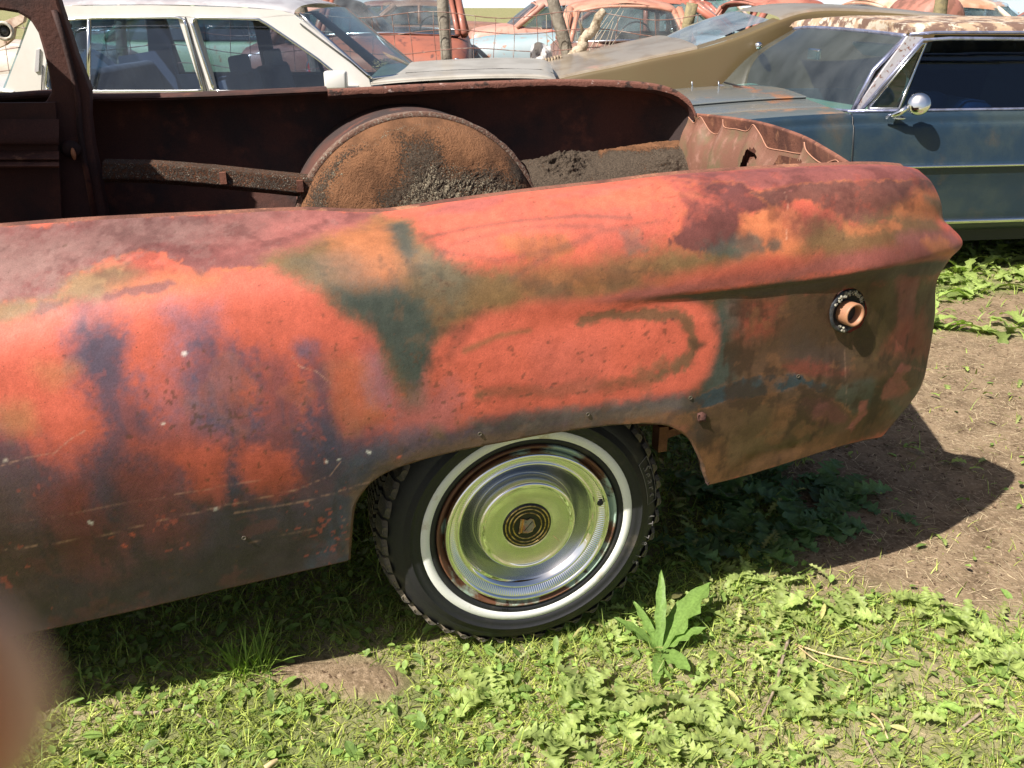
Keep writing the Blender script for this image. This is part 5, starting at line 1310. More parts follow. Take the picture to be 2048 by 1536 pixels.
soft_box(FB, FB.P(bx(2000, 200)[0], .8, .66), (.10, .62, .26), 'bench_seat', M['teal_in'], BC, -.15)
MB().ball(FB.P(bx(1955, 200)[0], .42, z_belt - .02), .13, 14, 10, (1.1, .6, .7)).build('headrest', mat('pale_green_vinyl', (.42, .50, .42), .6), BC)
q = FB.at(1628, 108, .85)
MB().box(q, (.012, .07, .03), (FB.x, FB.y, np.array([0, 0, 1.]))).build('rear_view_mirror', M['trim'], BC, smooth=False, bevel=.008)
MB().box(FB.at(1725, 100, .55) + FB.x * .1, (.01, .24, .055), (FB.x * .6 + np.array([0, 0, .8]), FB.y, -FB.x * .8 + np.array([0, 0, .6]))).build('sun_visor', mat('cream_visor', (.45, .36, .24), .8), BC, smooth=False, bevel=.008)
stw = FB.P(bx(1690, 190)[0] + .42, .42, z_belt + .02)
polyline_tube(BC, 'steering_wheel', [stw + .20 * (math.cos(t) * FB.y + math.sin(t) * (np.array([0, 0, .85]) + FB.x * .5)) for t in np.linspace(0, 2 * math.pi, 25)], .011, mat('green_wheel', (.10, .16, .13), .4))
# round mirror on its stalk
mc = FB.at(1838, 207, -.11)
V, F = lathe([(.0001, -.012), (.030, -.010), (.050, -.002), (.056, .010), (.050, .030), (.030, .058), (.008, .070)], 32)
ax_m = (-FB.y * .80 - FB.x * .5 + np.array([0, 0, .25])); ax_m /= np.linalg.norm(ax_m); e1 = np.cross([0, 0, 1.], ax_m); e1 /= np.linalg.norm(e1); e2 = np.cross(ax_m, e1)
V = mc + V[:, :1] * e1 + V[:, 2:3] * e2 - V[:, 1:2] * ax_m
dm = MB().add(list(V), [tuple(f_) for f_ in F]).build('door_mirror', M['chrome'], BC)
MB().tube([FB.at(1815, 214, -.08), FB.at(1800, 225, -.06), FB.at(1772, 236, -.025)], [.014, .016, .010], 8).build('mirror_arm', M['chrome'], dm)
MB().ball(FB.at(1798, 236, -.03), .03, 12, 8, (1.3, 1.0, .35)).build('mirror_foot', M['chrome'], dm)
# wipers and little chrome nozzles
for (bx_, by_, tx, ty, d_) in ((1544, 205, 1466, 178, .86),):
    q0 = FB.at(bx_, by_, .72) + np.array([0, 0, .02]); q1 = FB.at(tx, ty, 1.1) + np.array([0, 0, .02])
    MB().ball(q0 - np.array([0, 0, .01]), .022, 10, 7).build('wiper_pivot', M['chrome'], BC)
    MB().tube([q0, (q0 + q1) / 2 + np.array([0, 0, .02]), q1], [.010, .006, .005], 6).build('wiper_arm', M['rust'], BC)
    MB().tube([(q0 * .4 + q1 * .6) + np.array([0, .0, .012]), q1 + (q1 - q0) * .25], .006, 5).build('wiper_blade', M['black'], BC)
for (x, y, d_) in ((1436, 188, 1.05), (1383, 187, 1.35)):
    q = FB.at(x, y, d_); MB().tube([q, q + np.array([0, 0, .05]), q + np.array([-.004, 0, .075])], [.012, .006, .004], 8).build('washer_nozzle', M['chrome'], BC)
    MB().ball(q, .02, 10, 6, (1.2, 1.2, .5)).build('nozzle_base', M['chrome'], BC)
polyline_tube(BC, 'door_seam', [FB.P(bx(1697, 300)[0] - .001, dy - .003, z) for dy, z in prf[2:30:3]], .004, M['black'])
for x_ in (xl + .75, xr - .9):
    cyl_wheel(FB.P(x_, .02, .33), FB.y, .33, .2, BC)

# ------------------------------------------------------------------ bronze fastback between them
FG_ = Frame(yard(1.6, 6.1, 0), 4.0)
GC = empty('bronze_coupe', FG_.at(1400, 300, 0) * np.array([1, 1, 0]), label='bronze fastback coupe with long sloping rear pillar behind the blue hardtop', cat='car')
M['bronze'] = mat('bronze_paint', (.115, .083, .038), .42, coat=.15, var=(.115, .078, .036), scale=2.5, thr=(.4, .7), var2=(.10, .05, .03), scale2=5, thr2=(.66, .74))
M['bronze_lit_top'] = mat('bronze_lit_upper', (.24, .20, .155), .33, coat=.3, var=(.19, .145, .10), scale=4, thr=(.42, .62), var2=(.40, .20, .13), scale2=1.4, thr2=(.62, .72))  # lighter copy of the bronze, with sun and sky sheen put into the colour
M['tail_rust'] = mat('tail_red_rust', (.36, .15, .11), .6, var=(.22, .10, .07), scale=10)
top = [(1060, 190, 0), (1095, 165, 0), (1160, 148, 0), (1225, 135, 0), (1300, 118, 0), (1395, 98, 0.02), (1480, 72, .05), (1560, 40, .10), (1620, 24, .16), (1700, 22, .18), (1850, 32, .18), (2100, 60, .18)]
A = np.array([FG_.at(x, y + 0, d) for x, y, d in top])
# flank
lowz = .35
Gf = surf([A, A - FG_.y * .015 + np.array([0, 0, -.02]), A * [1, 1, 0] - FG_.y * .05 + np.array([0, 0, .78]) * 1.0, A * [1, 1, 0] - FG_.y * .04 + np.array([0, 0, .55]), A * [1, 1, 0] + np.array([0, 0, lowz])], [2, 10, 6, 5], 60)
Gf[..., 2] = np.minimum(Gf[..., 2], Gf[0, :, 2][None])
MB().grid(Gf).build('flank', M['bronze'], GC)
# deck, backlight, roof
dk0 = A[:7]
up = np.array([0, 0, 1.])
Dk = surf([dk0, dk0 + FG_.y * .06 + up * .012, dk0 + FG_.y * .35 + up * .025, dk0 + FG_.y * .85 + up * .03, dk0 + FG_.y * 1.35 + up * .02, dk0 + FG_.y * 1.6 - up * .0], 24, 36)
tail_d = [FG_.at(x, y, .0) for x, y in ((1060, 190), (1095, 165), (1160, 148), (1225, 135), (1300, 118), (1395, 98))]
D0 = np.array([A[0], A[1], A[2], A[3], A[4], A[5]])
sl_ = np.array([0, 0, 1.])
Dk = surf([D0, D0 + FG_.y * .05 + up * .02, D0 + FG_.y * .4 + up * .045, D0 + FG_.y * .85 + up * .055, D0 + FG_.y * 1.3 + up * .045, D0 + FG_.y * 1.62], 24, 30)
MB().grid(Dk).build('rear_deck', M['bronze_lit_top'], GC)
MB().grid(surf([D0[:2] + up * .002, D0[:2] + FG_.y * .8 + up * .058 - FG_.x * .06, D0[:2] + FG_.y * 1.62], 12, 4)).build('tail_edge', M['tail_rust'], GC)
MB().grid(surf([[A[0] + FG_.y * t * 1.62 - FG_.x * .06 * math.sin(math.pi * t) + up * (.055 * math.sin(math.pi * t) - s_) for t in np.linspace(0, 1, 7)] for s_ in (0, .12, .3, .45)], 8, 18)).build('tail_face', M['tail_rust'], GC)
roofA = A[7:]
Rf = surf([roofA, roofA + FG_.y * .06 + up * .02, roofA + FG_.y * .3 + up * .04, roofA + FG_.y * .72 + up * .05, roofA + FG_.y * 1.1 + up * .04, roofA + FG_.y * 1.42], 20, 24)
MB().grid(Rf).build('roof', M['bronze_lit_top'], GC)
# rear window surface between deck end and roof front, with pillar strips
q1 = [FG_.at(1395, 98, .12), FG_.at(1395, 98, .12) + FG_.y * .65 - FG_.x * .10 + up * .03, FG_.at(1395, 98, .12) + FG_.y * 1.3]
q2 = [A[7] + FG_.y * .12 - FG_.x * .02, A[7] + FG_.y * .7 + up * .05 - FG_.x * .1, A[7] + FG_.y * 1.3 + up * .0]
m_ = [(np.array(a_) + np.array(b_)) / 2 + up * .02 for a_, b_ in zip(q1, q2)]
MB().grid(surf([q1, m_, q2], 8, 20)).build('rear_window', glass_mat('sky_glass', (.5, .6, .7), 5.0, .08, .22), GC)
polyline_tube(GC, 'rear_window_trim', list(crom(np.array(q1), np.linspace(0, 2, 12))), .010, M['trim'])
MB().grid(surf([[A[5], A[6], A[7]], [A[5] + FG_.y * .12 + up * .01, (A[6] + FG_.y * .13 + up * .012), A[7] + FG_.y * .14 + up * .012]], 4, 16)).build('rear_pillar', M['bronze'], GC)
q = FG_.at(1517, 92, .0); MB().ball(q, .028, 10, 7).build('fuel_emblem', M['chrome'], GC)
for x_ in (FG_.lx(1230, 300, 0)[0], FG_.lx(1950, 300, 0)[0]): cyl_wheel(FG_.P(x_, .03, .32), FG_.y, .32, .2, GC)

# ------------------------------------------------------------------ cars beyond the fence (a generic old sedan, shaped by its numbers)
def junk(name, label, origin, turn, paint, roofpaint, L=4.9, W=1.85, belt=.98, roofz=1.52, hood=.98, trunk=.98, x=(0, .95, 1.55, 2.75, 3.35, 4.9), glass=None, interior=None, fin=False, rear_lamps=True, roof_puff=.08,
         pillars=True, round_=.16, lamps_front=False, no_glass=False, bumper=True, trunk_drop=.10):
    fr = Frame(origin, turn)
    root = empty(name, fr.P(L / 2, W / 2, 0), label=label, cat='car')
    x0, x1, x2, x3, x4, x5 = x      # rear end, foot of rear glass, roof rear, roof front, cowl, nose
    up = np.array([0, 0, 1.])
    st = []
    for xx, zt_, ww in ((x0 - .02, trunk - .42, .80), (x0 + .0, trunk - .25, .90), (x0 + .08, trunk - trunk_drop, .95), (x0 + .35, trunk - .03, .985), (x1 - .05, trunk + .03, 1.0), (x2, belt + .0, 1.0), ((x2 + x3) / 2, belt, 1.0), (x3, belt, 1.0), (x4, hood + .01, .99), ((x4 + x5) / 2, hood - .02, .975), (x5 - .35, hood - .06, .94), (x5 - .06, hood - .14, .90), (x5, hood - .30, .86)):
        h = W / 2 * ww; cab = x2 - .3 <= xx <= x3 + .2
        row = []
        half = [(h - .08, .24), (h - .01, .34), (h, .50), (h + .01, .66), (h - .0, zt_ - .20), (h - .03, zt_ - .07), (h - round_ * .6, zt_ - .015), (h - round_, zt_ + .0)]
        top_ = [(h * .6, zt_ + (.03 if not cab else .0)), (0, zt_ + (.05 if not cab else .0))]
        sec = half + top_
        full = [(-a, b_) for a, b_ in sec] + [(a, b_) for a, b_ in sec[::-1][1:]]
        st.append([fr.P(xx, W / 2 + a, max(b_, .22)) for a, b_ in full])
    G = surf(np.swapaxes(np.array(st), 0, 1), [1] * 18, [2, 2, 4, 4, 4, 4, 4, 5, 5, 5, 4, 2])
    # open the cabin: drop the deck between the belts to the seat level
    V = G.copy(); n = V.shape[0]
    loc = (V - fr.o) @ fr.x; lat = (V - fr.o) @ fr.y - W / 2
    m = (loc > x1 + .12) & (loc < x4 - .12) & (np.abs(lat) < W / 2 - round_ * .9)
    V[..., 2] = np.where(m, .62, V[..., 2])
    MB().grid(V).build('body', paint, root)
    MB().plate([fr.P(x0 + .02, .1, .25), fr.P(x5 - .02, .1, .25), fr.P(x5 - .02, W - .1, .25), fr.P(x0 + .02, W - .1, .25)], up * .02).build('underbody', M['dark_rust'], root, smooth=False)
    e = .10
    # roof
    def rrow(xx, dz, w0):
        return [fr.P(xx, w0, roofz - .10 + dz), fr.P(xx, w0 + .03, roofz - .05 + dz), fr.P(xx, w0 + .16, roofz + dz), fr.P(xx, W / 2, roofz + .05 + dz), fr.P(xx, W - w0 - .16, roofz + dz), fr.P(xx, W - w0 - .03, roofz - .05 + dz), fr.P(xx, W - w0, roofz - .10 + dz)]
    Rg = surf([rrow(x2 - .10, -.05, .20), rrow(x2 + .05, -.015, .16), rrow((x2 + x3) / 2, .02, .13), rrow(x3 - .05, -.01, .15), rrow(x3 + .06, -.05, .19)], 18, 20)
    MB().grid(Rg).build('roof', roofpaint, root)
    gm_ = glass or M['glass']
    zt2 = roofz - .09
    # rear and front glass and their corner posts
    for (xa, xb_, nm) in ((x1, x2 - .08, 'rear_window'), (x4 - .02, x3 + .05, 'windshield')):
        s_ = -1 if nm == 'rear_window' else 1
        lo = [fr.P(xa + s_ * .0, .14, belt), fr.P(xa + s_ * .12, W * .3, belt + .02), fr.P(xa + s_ * .15, W / 2, belt + .03), fr.P(xa + s_ * .12, W * .7, belt + .02), fr.P(xa, W - .14, belt)]
        hi_ = [fr.P(xb_, .24, zt2), fr.P(xb_ + s_ * .05, W * .32, zt2 + .045), fr.P(xb_ + s_ * .06, W / 2, zt2 + .055), fr.P(xb_ + s_ * .05, W * .68, zt2 + .045), fr.P(xb_, W - .24, zt2)]
        if not no_glass: MB().grid(surf([lo, [(a + b_) / 2 + up * .01 + fr.x * s_ * .02 for a, b_ in zip(lo, hi_)], hi_], 6, 18)).build(nm, gm_, root)
        MB().tube(list(crom(np.array(lo), np.linspace(0, 4, 17))), .014, 5).build('window_trim', M['old_chrome'], root)
        MB().tube(list(crom(np.array(hi_), np.linspace(0, 4, 17))), .020, 5).build('window_trim', roofpaint, root)
        for a, b_ in ((lo[0], hi_[0]), (lo[-1], hi_[-1])):
            MB().tube([a, (a + b_) / 2 + fr.x * s_ * .01, b_], .032, 6).build('corner_pillar', roofpaint, root)
        MB().grid(surf([lo, [p - up * .10 - fr.x * s_ * .10 for p in lo], [p - up * .38 - fr.x * s_ * .12 for p in lo]], 4, 10)).build('parcel_shelf' if nm == 'rear_window' else 'dashboard', interior or M['interior'], root)
    xm = (x2 + x3) / 2 + .05
    for y_, yt in ((.05, .16), (W - .05, W - .16)):
        MB().tube([fr.P(xm, y_, belt), fr.P(xm, yt, zt2 + .02)], .035, 6).build('door_pillar', roofpaint, root)
        MB().tube([fr.P(x1 + .05, y_ + .02 * (1 if y_ < 1 else -1), belt), fr.P(x2 + .05, yt, zt2 + .02)], .05, 6).build('quarter_pillar', roofpaint, root)
        sgn = 1 if y_ < 1 else -1
        if not no_glass:
            for (xa, xb_, xc_, xd) in ((x1 + .22, xm - .05, xm - .05, x2 + .12), (xm + .05, x4 - .18, x3 + .0, xm + .05)):
                MB().plate([fr.P(xa, y_ + .01 * sgn, belt), fr.P(xb_, y_ + .01 * sgn, belt), fr.P(xc_, yt, zt2), fr.P(xd, yt, zt2)], fr.y * .004).build('side_window', gm_, root, smooth=False)
    for xx in (x2 + .25, x3 - .35):
        for y_ in (.45, W - .45):
            soft_box(fr, fr.P(xx, y_, .85), (.08, .30, .26), 'seat', interior or M['interior'], root, .12)
    sw_ = fr.P(x3 + .05, .5, belt + .02)
    MB().tube([sw_ + .19 * (math.cos(t) * fr.y + math.sin(t) * (up * .9 - fr.x * .4)) for t in np.linspace(0, 2 * math.pi, 21)], .011, 5).build('steering_wheel', M['black'], root)
    for xx in (x0 + .95, x5 - .85):
        for y_ in (.04, W - .04): cyl_wheel(fr.P(xx, y_, .33), fr.y * (1 if y_ < 1 else -1), .33, .2, root)
    if rear_lamps:
        for y_ in (.14, W - .14):
            l_ = MB().ball(fr.P(x0 - .02, y_, trunk - .26), .05, 12, 8, (.9, .9, 1.7)).build('tail_lamp', mat('red_lens', (.55, .02, .025), .15, coat=.5), root)
            MB().tube([fr.P(x0 - .015, y_, trunk - .26) + (.058 * math.cos(t) * fr.y + .10 * math.sin(t) * up) for t in np.linspace(0, 2 * math.pi, 19)], .012, 5).build('lamp_bezel', M['trim'], l_)
    for y_ in (.20, W - .20):
        h_ = MB().ball(fr.P(x5 - .03, y_, hood - .26), .09, 14, 8, (1, 1, 1)).build('headlamp', M['trim'], root)
    if bumper:
        MB().tube([fr.P(x0 - .03, .0, .45), fr.P(x0 - .12, .15, .45), fr.P(x0 - .16, W / 2, .45), fr.P(x0 - .12, W - .15, .45), fr.P(x0 - .03, W, .45)], .06, 8).build('bumper', M['old_chrome'], root)
        MB().tube([fr.P(x5 + .03, .0, .45), fr.P(x5 + .12, .15, .45), fr.P(x5 + .16, W / 2, .45), fr.P(x5 + .12, W - .15, .45), fr.P(x5 + .03, W, .45)], .06, 8).build('bumper', M['old_chrome'], root)
    return fr, root

def ppaint(name, c, v, v2, rough=.5, s=3.0, thr=(.42, .62)): return mat(name, c, rough, var=v, scale=s, thr=thr, var2=v2, scale2=9, thr2=(.58, .68), grain=.15, coat=.1)
red_primer = ppaint('faded_red', (.32, .105, .065), (.25, .09, .06), (.12, .05, .04), .5)
# 1 orange-red sedan seen from behind
o_ = yard(-.46, 10.0, 0)
# (its long axis runs straight away from the viewer; x=rear end nearest)
junk('orange_sedan', 'orange-red round-backed old sedan seen from behind through the wire fence', o_, 92, red_primer, red_primer, W=1.85, belt=1.08, roofz=1.60, trunk=1.02, hood=1.0, x=(0, .75, 1.3, 2.5, 3.2, 4.9), glass=glass_mat('clear_old_glass', (.72, .8, .82), 1.5, .03, .12), round_=.22, trunk_drop=.14)
# 2 pale green two-door at left of it
junk('green_coupe', 'pale mint green old car, left of the orange-red sedan, patched with rust', yard(-6.4, 12.2, 0), 0, ppaint('mint', (.38, .52, .30), (.32, .44, .27), (.36, .18, .08)), ppaint('mint2', (.36, .48, .30), (.30, .38, .24), (.36, .18, .08)), roofz=1.5, W=1.85)
# 3 blue grey car facing left
junk('blue_grey_sedan', 'blue-grey sedan with rusty red roof and teal front fender behind the wire fence', yard(4.1, 15.0, 0), 180, ppaint('blue_grey', (.30, .36, .38), (.20, .36, .40), (.36, .16, .09), s=1.0), ppaint('red_roof', (.45, .15, .10), (.36, .12, .08), (.2, .08, .05)), glass=glass_mat('green_glass', (.45, .75, .68), 1.5, .05, .25), roofz=1.52, belt=1.05)
# 4 dark rusty wreck behind the bronze coupe
wr_f, wr_o = junk('rusty_wreck', 'dark rusty wreck with a pale dashboard top, behind the leaning fence post', yard(2.05, 9.6, 0), 90, ppaint('wreck_rust', (.22, .11, .08), (.12, .07, .055), (.34, .17, .11), .6), ppaint('wreck_roof', (.50, .25, .17), (.40, .17, .11), (.2, .09, .06), .55), W=1.55, belt=1.02, roofz=1.42, hood=1.0, trunk=.98, x=(0, .5, .95, 2.0, 2.6, 4.0), interior=mat('cream_dash', (.50, .42, .30), .7), glass=M['glass'], L=4.0)
# 5.. cars at the back
junk('teal_van', 'teal-windowed pale car standing far behind the rusty wreck', yard(1.7, 19.0, 0), 2, ppaint('pale_pink', (.60, .42, .34), (.5, .3, .22), (.3, .12, .08)), ppaint('pale_pink2', (.62, .5, .42), (.5, .34, .26), (.3, .12, .08)), glass=glass_mat('teal_glass', (.3, .75, .72), 1.5, .05, .3), roofz=1.62, belt=1.08)
junk('red_pickup', 'rust-red open-doored wreck left of the mossy fence post', yard(2.9, 13.2, 0), 10, ppaint('wreck2', (.40, .14, .10), (.3, .1, .07), (.15, .07, .05)), ppaint('wreck2r', (.42, .17, .12), (.3, .1, .07), (.15, .07, .05)), roofz=1.48, no_glass=True, L=3.0, x=(0, .5, .8, 1.7, 2.1, 3.0))
junk('cream_wagon', 'cream and rust-topped car whose roof shows above the bronze coupe', yard(2.9, 10.6, 0), 3, ppaint('cream_r', (.56, .50, .40), (.5, .42, .3), (.4, .2, .12)), ppaint('cream_rr', (.62, .48, .36), (.50, .24, .15), (.4, .2, .12), s=2), roofz=1.46)
junk('maroon_sedan', 'dull maroon sedan half hidden behind the posts at far right', yard(8.3, 15.5, 0), 6, ppaint('maroonp', (.24, .08, .07), (.18, .07, .06), (.3, .14, .1)), ppaint('maroonr', (.28, .10, .08), (.2, .08, .06), (.3, .14, .1)), roofz=1.45)
junk('white_wreck', 'chalky white and rust wreck with an empty headlamp ring at far left', yard(-9.25, 9.3, 0), 8, ppaint('chalk', (.62, .55, .47), (.45, .36, .30), (.34, .16, .10)), ppaint('chalkr', (.55, .45, .38), (.4, .25, .2), (.3, .14, .1)), roofz=1.5, L=5.0)
junk('rust_sedan', 'brown rusted sedan beyond the grass, seen through the cream sedan windows', yard(-3.4, 11.2, 0), 5, ppaint('rustb', (.30, .14, .10), (.2, .1, .08), (.4, .2, .14)), ppaint('rustbr', (.30, .14, .10), (.2, .1, .08), (.4, .2, .14)), L=2.4, x=(0, .4, .7, 1.5, 1.9, 2.4), roofz=1.42)
junk('salmon_sedan', 'salmon-pink faded car behind the orange-red sedan', yard(-.9, 19.5, 0), 4, ppaint('salmon', (.52, .26, .2), (.4, .2, .15), (.3, .14, .1)), ppaint('salmonr', (.5, .26, .2), (.4, .2, .15), (.3, .14, .1)), roofz=1.5)
junk('green_wreck', 'washed-out green wreck behind the mint green car', yard(-6.6, 17.5, 0), 0, ppaint('gw', (.30, .40, .34), (.24, .3, .26), (.3, .14, .1)), ppaint('gwr', (.42, .20, .14), (.3, .14, .1), (.3, .14, .1)), roofz=1.5)
for nm_, lab_, r_, g_, tr_, c1, c2, c3, rz_ in (
    ('brown_sedan', 'brown rusted sedan far behind the orange-red sedan roof', -4.6, 24, 3, (.28, .14, .10), (.20, .10, .07), (.4, .2, .13), 1.5), ('grey_wagon', 'primer grey long car far behind the mint green one', -11, 21, -4, (.34, .34, .33), (.26, .2, .17), (.35, .17, .1), 1.55),
    ('cream_sedan', 'cream faded sedan at the back between the fence posts', 3.0, 25, 5, (.58, .50, .38), (.5, .4, .3), (.36, .2, .13), 1.55), ('blue_sedan_wreck', 'powder blue rusted sedan far back on the right', 9.5, 23, 0, (.26, .36, .44), (.2, .27, .34), (.36, .2, .13), 1.5),
    ('red_sedan', 'faded red sedan in the last row at centre', 5.6, 20.5, 176, (.42, .10, .07), (.34, .09, .06), (.2, .1, .07), 1.5), ('tan_sedan', 'tan dusty sedan at far right back row', 13.5, 24, 2, (.45, .36, .25), (.38, .28, .19), (.3, .15, .1), 1.5),
    ('maroon_coupe', 'maroon coupe in the back row left of the cream sedan', -1.4, 28, 178, (.22, .07, .06), (.17, .06, .05), (.32, .16, .1), 1.5)):
    junk(nm_, lab_, yard(r_, g_, 0), tr_, ppaint(nm_ + '_p', c1, c2, c3), ppaint(nm_ + '_r', c1, c3, c2), roofz=rz_)
# the empty headlamp ring on the white wreck, facing the viewer
q = FW.at(8, 62, 2.2)
hw = empty('headlamp_bucket', q, label='empty round headlamp bucket on a pale torn fender at the left edge', cat='headlamp bucket')
V, F = lathe([(.075, .0), (.070, -.02), (.055, -.025), (.048, -.005), (.040, .05), (.0001, .06)], 28)
MB().add(list(V + q), [tuple(f_) for f_ in F]).build('bucket_ring', mat('bucket_pale', (.55, .50, .42), .5, var=(.3, .22, .16), scale=30), hw)
MB().ball(q + np.array([0, .03, 0]), .045, 10, 8).build('bucket_hole', M['black'], hw)
MB().plate([FW.at(x, y, 2.28) for x, y in ((-40, 60), (0, 45), (50, 26), (46, 44), (28, 55), (24, 78), (10, 90), (-40, 110))], FW.y * .05).build('torn_fender', mat('torn_pale', (.58, .46, .36), .6, var=(.4, .25, .18), scale=8), hw, smooth=False)

# ------------------------------------------------------------------ fence
M['post'] = mat('grey_post', (.27, .235, .185), .9, var=(.17, .14, .105), scale=14, thr=(.4, .65), bump=.6, bscale=50, grain=.2)
M['mossy'] = mat('mossy_post', (.26, .21, .11), .9, var=(.17, .14, .08), scale=14, bump=.6, bscale=50, grain=.25)
M['wire'] = mat('rusty_wire', (.20, .10, .075), .7, var=(.34, .26, .22), scale=9, thr=(.5, .6))
def post(px0, py0, px1, py1, d, r_, mt, label, group=None, top=None):
    a = FW.at(px0, py0, d); b_ = FW.at(px1, py1, d); dirv = (a - b_) / (a[2] - b_[2])
    t0 = a if top is None else b_ + dirv * (top - b_[2]); base = b_ - dirv * (b_[2] + .3)
    n = 12; P = [base + (t0 - base) * i / n + (np.array([math.sin(i * 1.7), math.cos(i * 2.3), 0]) * r_ * .08) for i in range(n + 1)]
    rr = [r_ * (1.08 - .14 * i / n + .04 * math.sin(i * 2.1)) for i in range(n + 1)]
    o = empty('fence_post', base * np.array([1, 1, 0]), label=label, cat='fence post', group=group)
    MB().tube(P, rr, 14).build('shaft', mt, o)
    V, F = lathe([(.0001, 0), (r_ * .55, .002), (r_ * .9, 0)], 14)
    MB().add([t0 + np.array([v[0], v[2], -v[1] + .003]) for v in V], [tuple(f_) for f_ in F]).build('cut_top', mat('end_grain', (.34, .29, .2), .9, var=(.2, .16, .1), scale=60), o)
    return o
GRP = 'posts of the wire fence'
post(886, 0, 893, 122, 2.35, .050, M['post'], 'round grey fence post in front of the orange-red sedan', GRP, top=1.65)
post(1106, 0, 1136, 112, 2.45, .052, M['post'], 'leaning grey fence post beside the pale broken branch', GRP, top=1.62)
post(1384, 6, 1374, 62, 2.6, .052, M['mossy'], 'short mossy post rising behind the bronze coupe', GRP)
post(598, 0, 606, 32, 2.35, .055, M['post'], 'dark fence post just left of the mint green car', GRP, top=1.6)
post(240, 48, 247, 130, 2.35, .045, M['post'], 'thin post seen through the rear side glass of the cream sedan', GRP, top=1.3)
post(162, 50, 165, 120, 2.6, .07, M['post'], 'thick weathered post seen beside the chrome window divider', GRP, top=1.4)
post(322, 50, 350, 130, 2.45, .06, M['post'], 'slanting post seen near the cream sedan centre post', GRP, top=1.3)
post(1884, 0, 1880, 28, 3.6, .062, M['mossy'], 'tall post beside the red rusty drum at far right', GRP, top=1.62)
WF = empty('wire_fence', FW.P(0, 2.3, 0), label='sagging rusty woven wire fence strung between the posts behind the cream sedan', cat='fence')
xs_ = np.linspace(FW.lx(-400, 60, 2.3)[0], FW.lx(1400, 60, 2.3)[0], 60)
def sag(x, z, k): return .022 * math.sin(x * 2.1 + k) + .012 * math.sin(x * 5.3 + k * 2) * (1 + z) - .03 * math.exp(-((x + .4) / .5) ** 2) * z
hz_ = (.12, .30, .47, .63, .78, .92, 1.06, 1.20, 1.33)
for k, z in enumerate(hz_):
    MB().tube([FW.P(x, 2.28 + .012 * math.sin(x * 3 + k), z + sag(x, z, k * .3)) for x in xs_], .0034, 4, False).build('wire_strand', M['wire'], WF)
vx = np.arange(xs_[0], xs_[-1], .165)
for i, x in enumerate(vx):
    jit = .02 * math.sin(i * 3.7)
    P = [FW.P(x + jit * (z / 1.3) + .012 * math.sin(z * 9 + i), 2.278 + .012 * math.sin(x * 3 + z * 5), z + sag(x, z, k_ * .3)) for k_, z in enumerate(hz_)]
    MB().tube(P, .0028, 4, False).build('wire_stay', M['wire'], WF)
# leaning branch, bark coil, crumpled sheet
bo = FW.at(1152, 108, 2.3); bt = FW.at(1208, 22, 2.25)
n = 14; P = [bo + (bt - bo) * i / n + np.array([.015 * math.sin(i * .9), .01 * math.cos(i * 1.3), 0]) for i in range(-3, n + 1)]
br = empty('broken_branch', bo * np.array([1, 1, 0]), label='pale barkless broken branch leaning on the wire fence', cat='branch')
MB().tube(P, [.055 * (1 - .025 * i) * (1 + .1 * math.sin(i * 2.2)) for i in range(len(P))], 12).build('limb', mat('pale_bark', (.44, .36, .26), .9, var=(.24, .18, .12), scale=18, thr=(.45, .6), bump=.8, bscale=60), br)
MB().tube([P[7], P[7] + np.array([-.02, -.02, .10]), P[7] + np.array([-.05, -.03, .16])], [.02, .014, .006], 7).build('twig', mat('dark_bark', (.16, .12, .08), .9), br)
wq = FW.at(1088, 142, 1.75)
co = empty('rusted_spring_coil', wq, label='old coiled spring lying beside the nose of the cream sedan', cat='coil spring')
MB().tube([wq + FW.x * (.022 * t - .13) + .055 * (math.cos(t * 6.283 * .98) * FW.y + math.sin(t * 6.283 * .98) * np.array([0, 0, 1.])) + np.array([0, 0, .03 * t / 6]) for t in np.linspace(0, 12, 150)], .0085, 6).build('coil', mat('straw_coil', (.30, .23, .15), .9, var=(.14, .1, .07), scale=50), co)
cs = empty('crumpled_fender', FW.at(1085, 130, 1.95), label='crumpled chalky white fender sheet hanging beside the leaning post', cat='fender')
Gc = surf([[FW.at(x, y, d) for x, y, d in r_] for r_ in ([(1063, 92, 2.0), (1075, 84, 1.9), (1090, 88, 2.0), (1102, 96, 1.95)], [(1060, 112, 1.9), (1076, 106, 2.02), (1090, 112, 1.88), (1104, 118, 2.0)], [(1062, 134, 2.0), (1078, 128, 1.9), (1088, 136, 2.0), (1098, 136, 1.9)], [(1066, 152, 1.95), (1076, 150, 2.0), (1084, 156, 1.92), (1090, 158, 2.0)])], 12, 12)
MB().grid(Gc).build('sheet', mat('chalk_sheet', (.50, .48, .47), .6, var=(.20, .15, .13), scale=14, thr=(.5, .6)), cs)
b = empty('leafless_sapling', FW.P(FW.lx(1140, 60, 2.6)[0], 2.6, 0), label='leafless thin sapling tangled in the fence by the leaning post', cat='sapling')
sap = mat('twig_bark', (.40, .33, .25), .9)
base = FW.at(1160, 150, 2.7) * np.array([1, 1, 0])
for k in range(16):
    a = base + np.array([random.uniform(-.1, .1), random.uniform(-.1, .1), random.uniform(.3, .9)]); P = [a]; d = np.array([random.uniform(-.6, .6), random.uniform(-.3, .3), 1.]); 
    for j in range(5): P.append(P[-1] + d * .13); d = d + np.array([random.uniform(-.3, .3), random.uniform(-.3, .3), random.uniform(-.1, .1)])
    MB().tube(P, [.007, .006, .005, .004, .003, .002], 5).build('stem', sap, b)
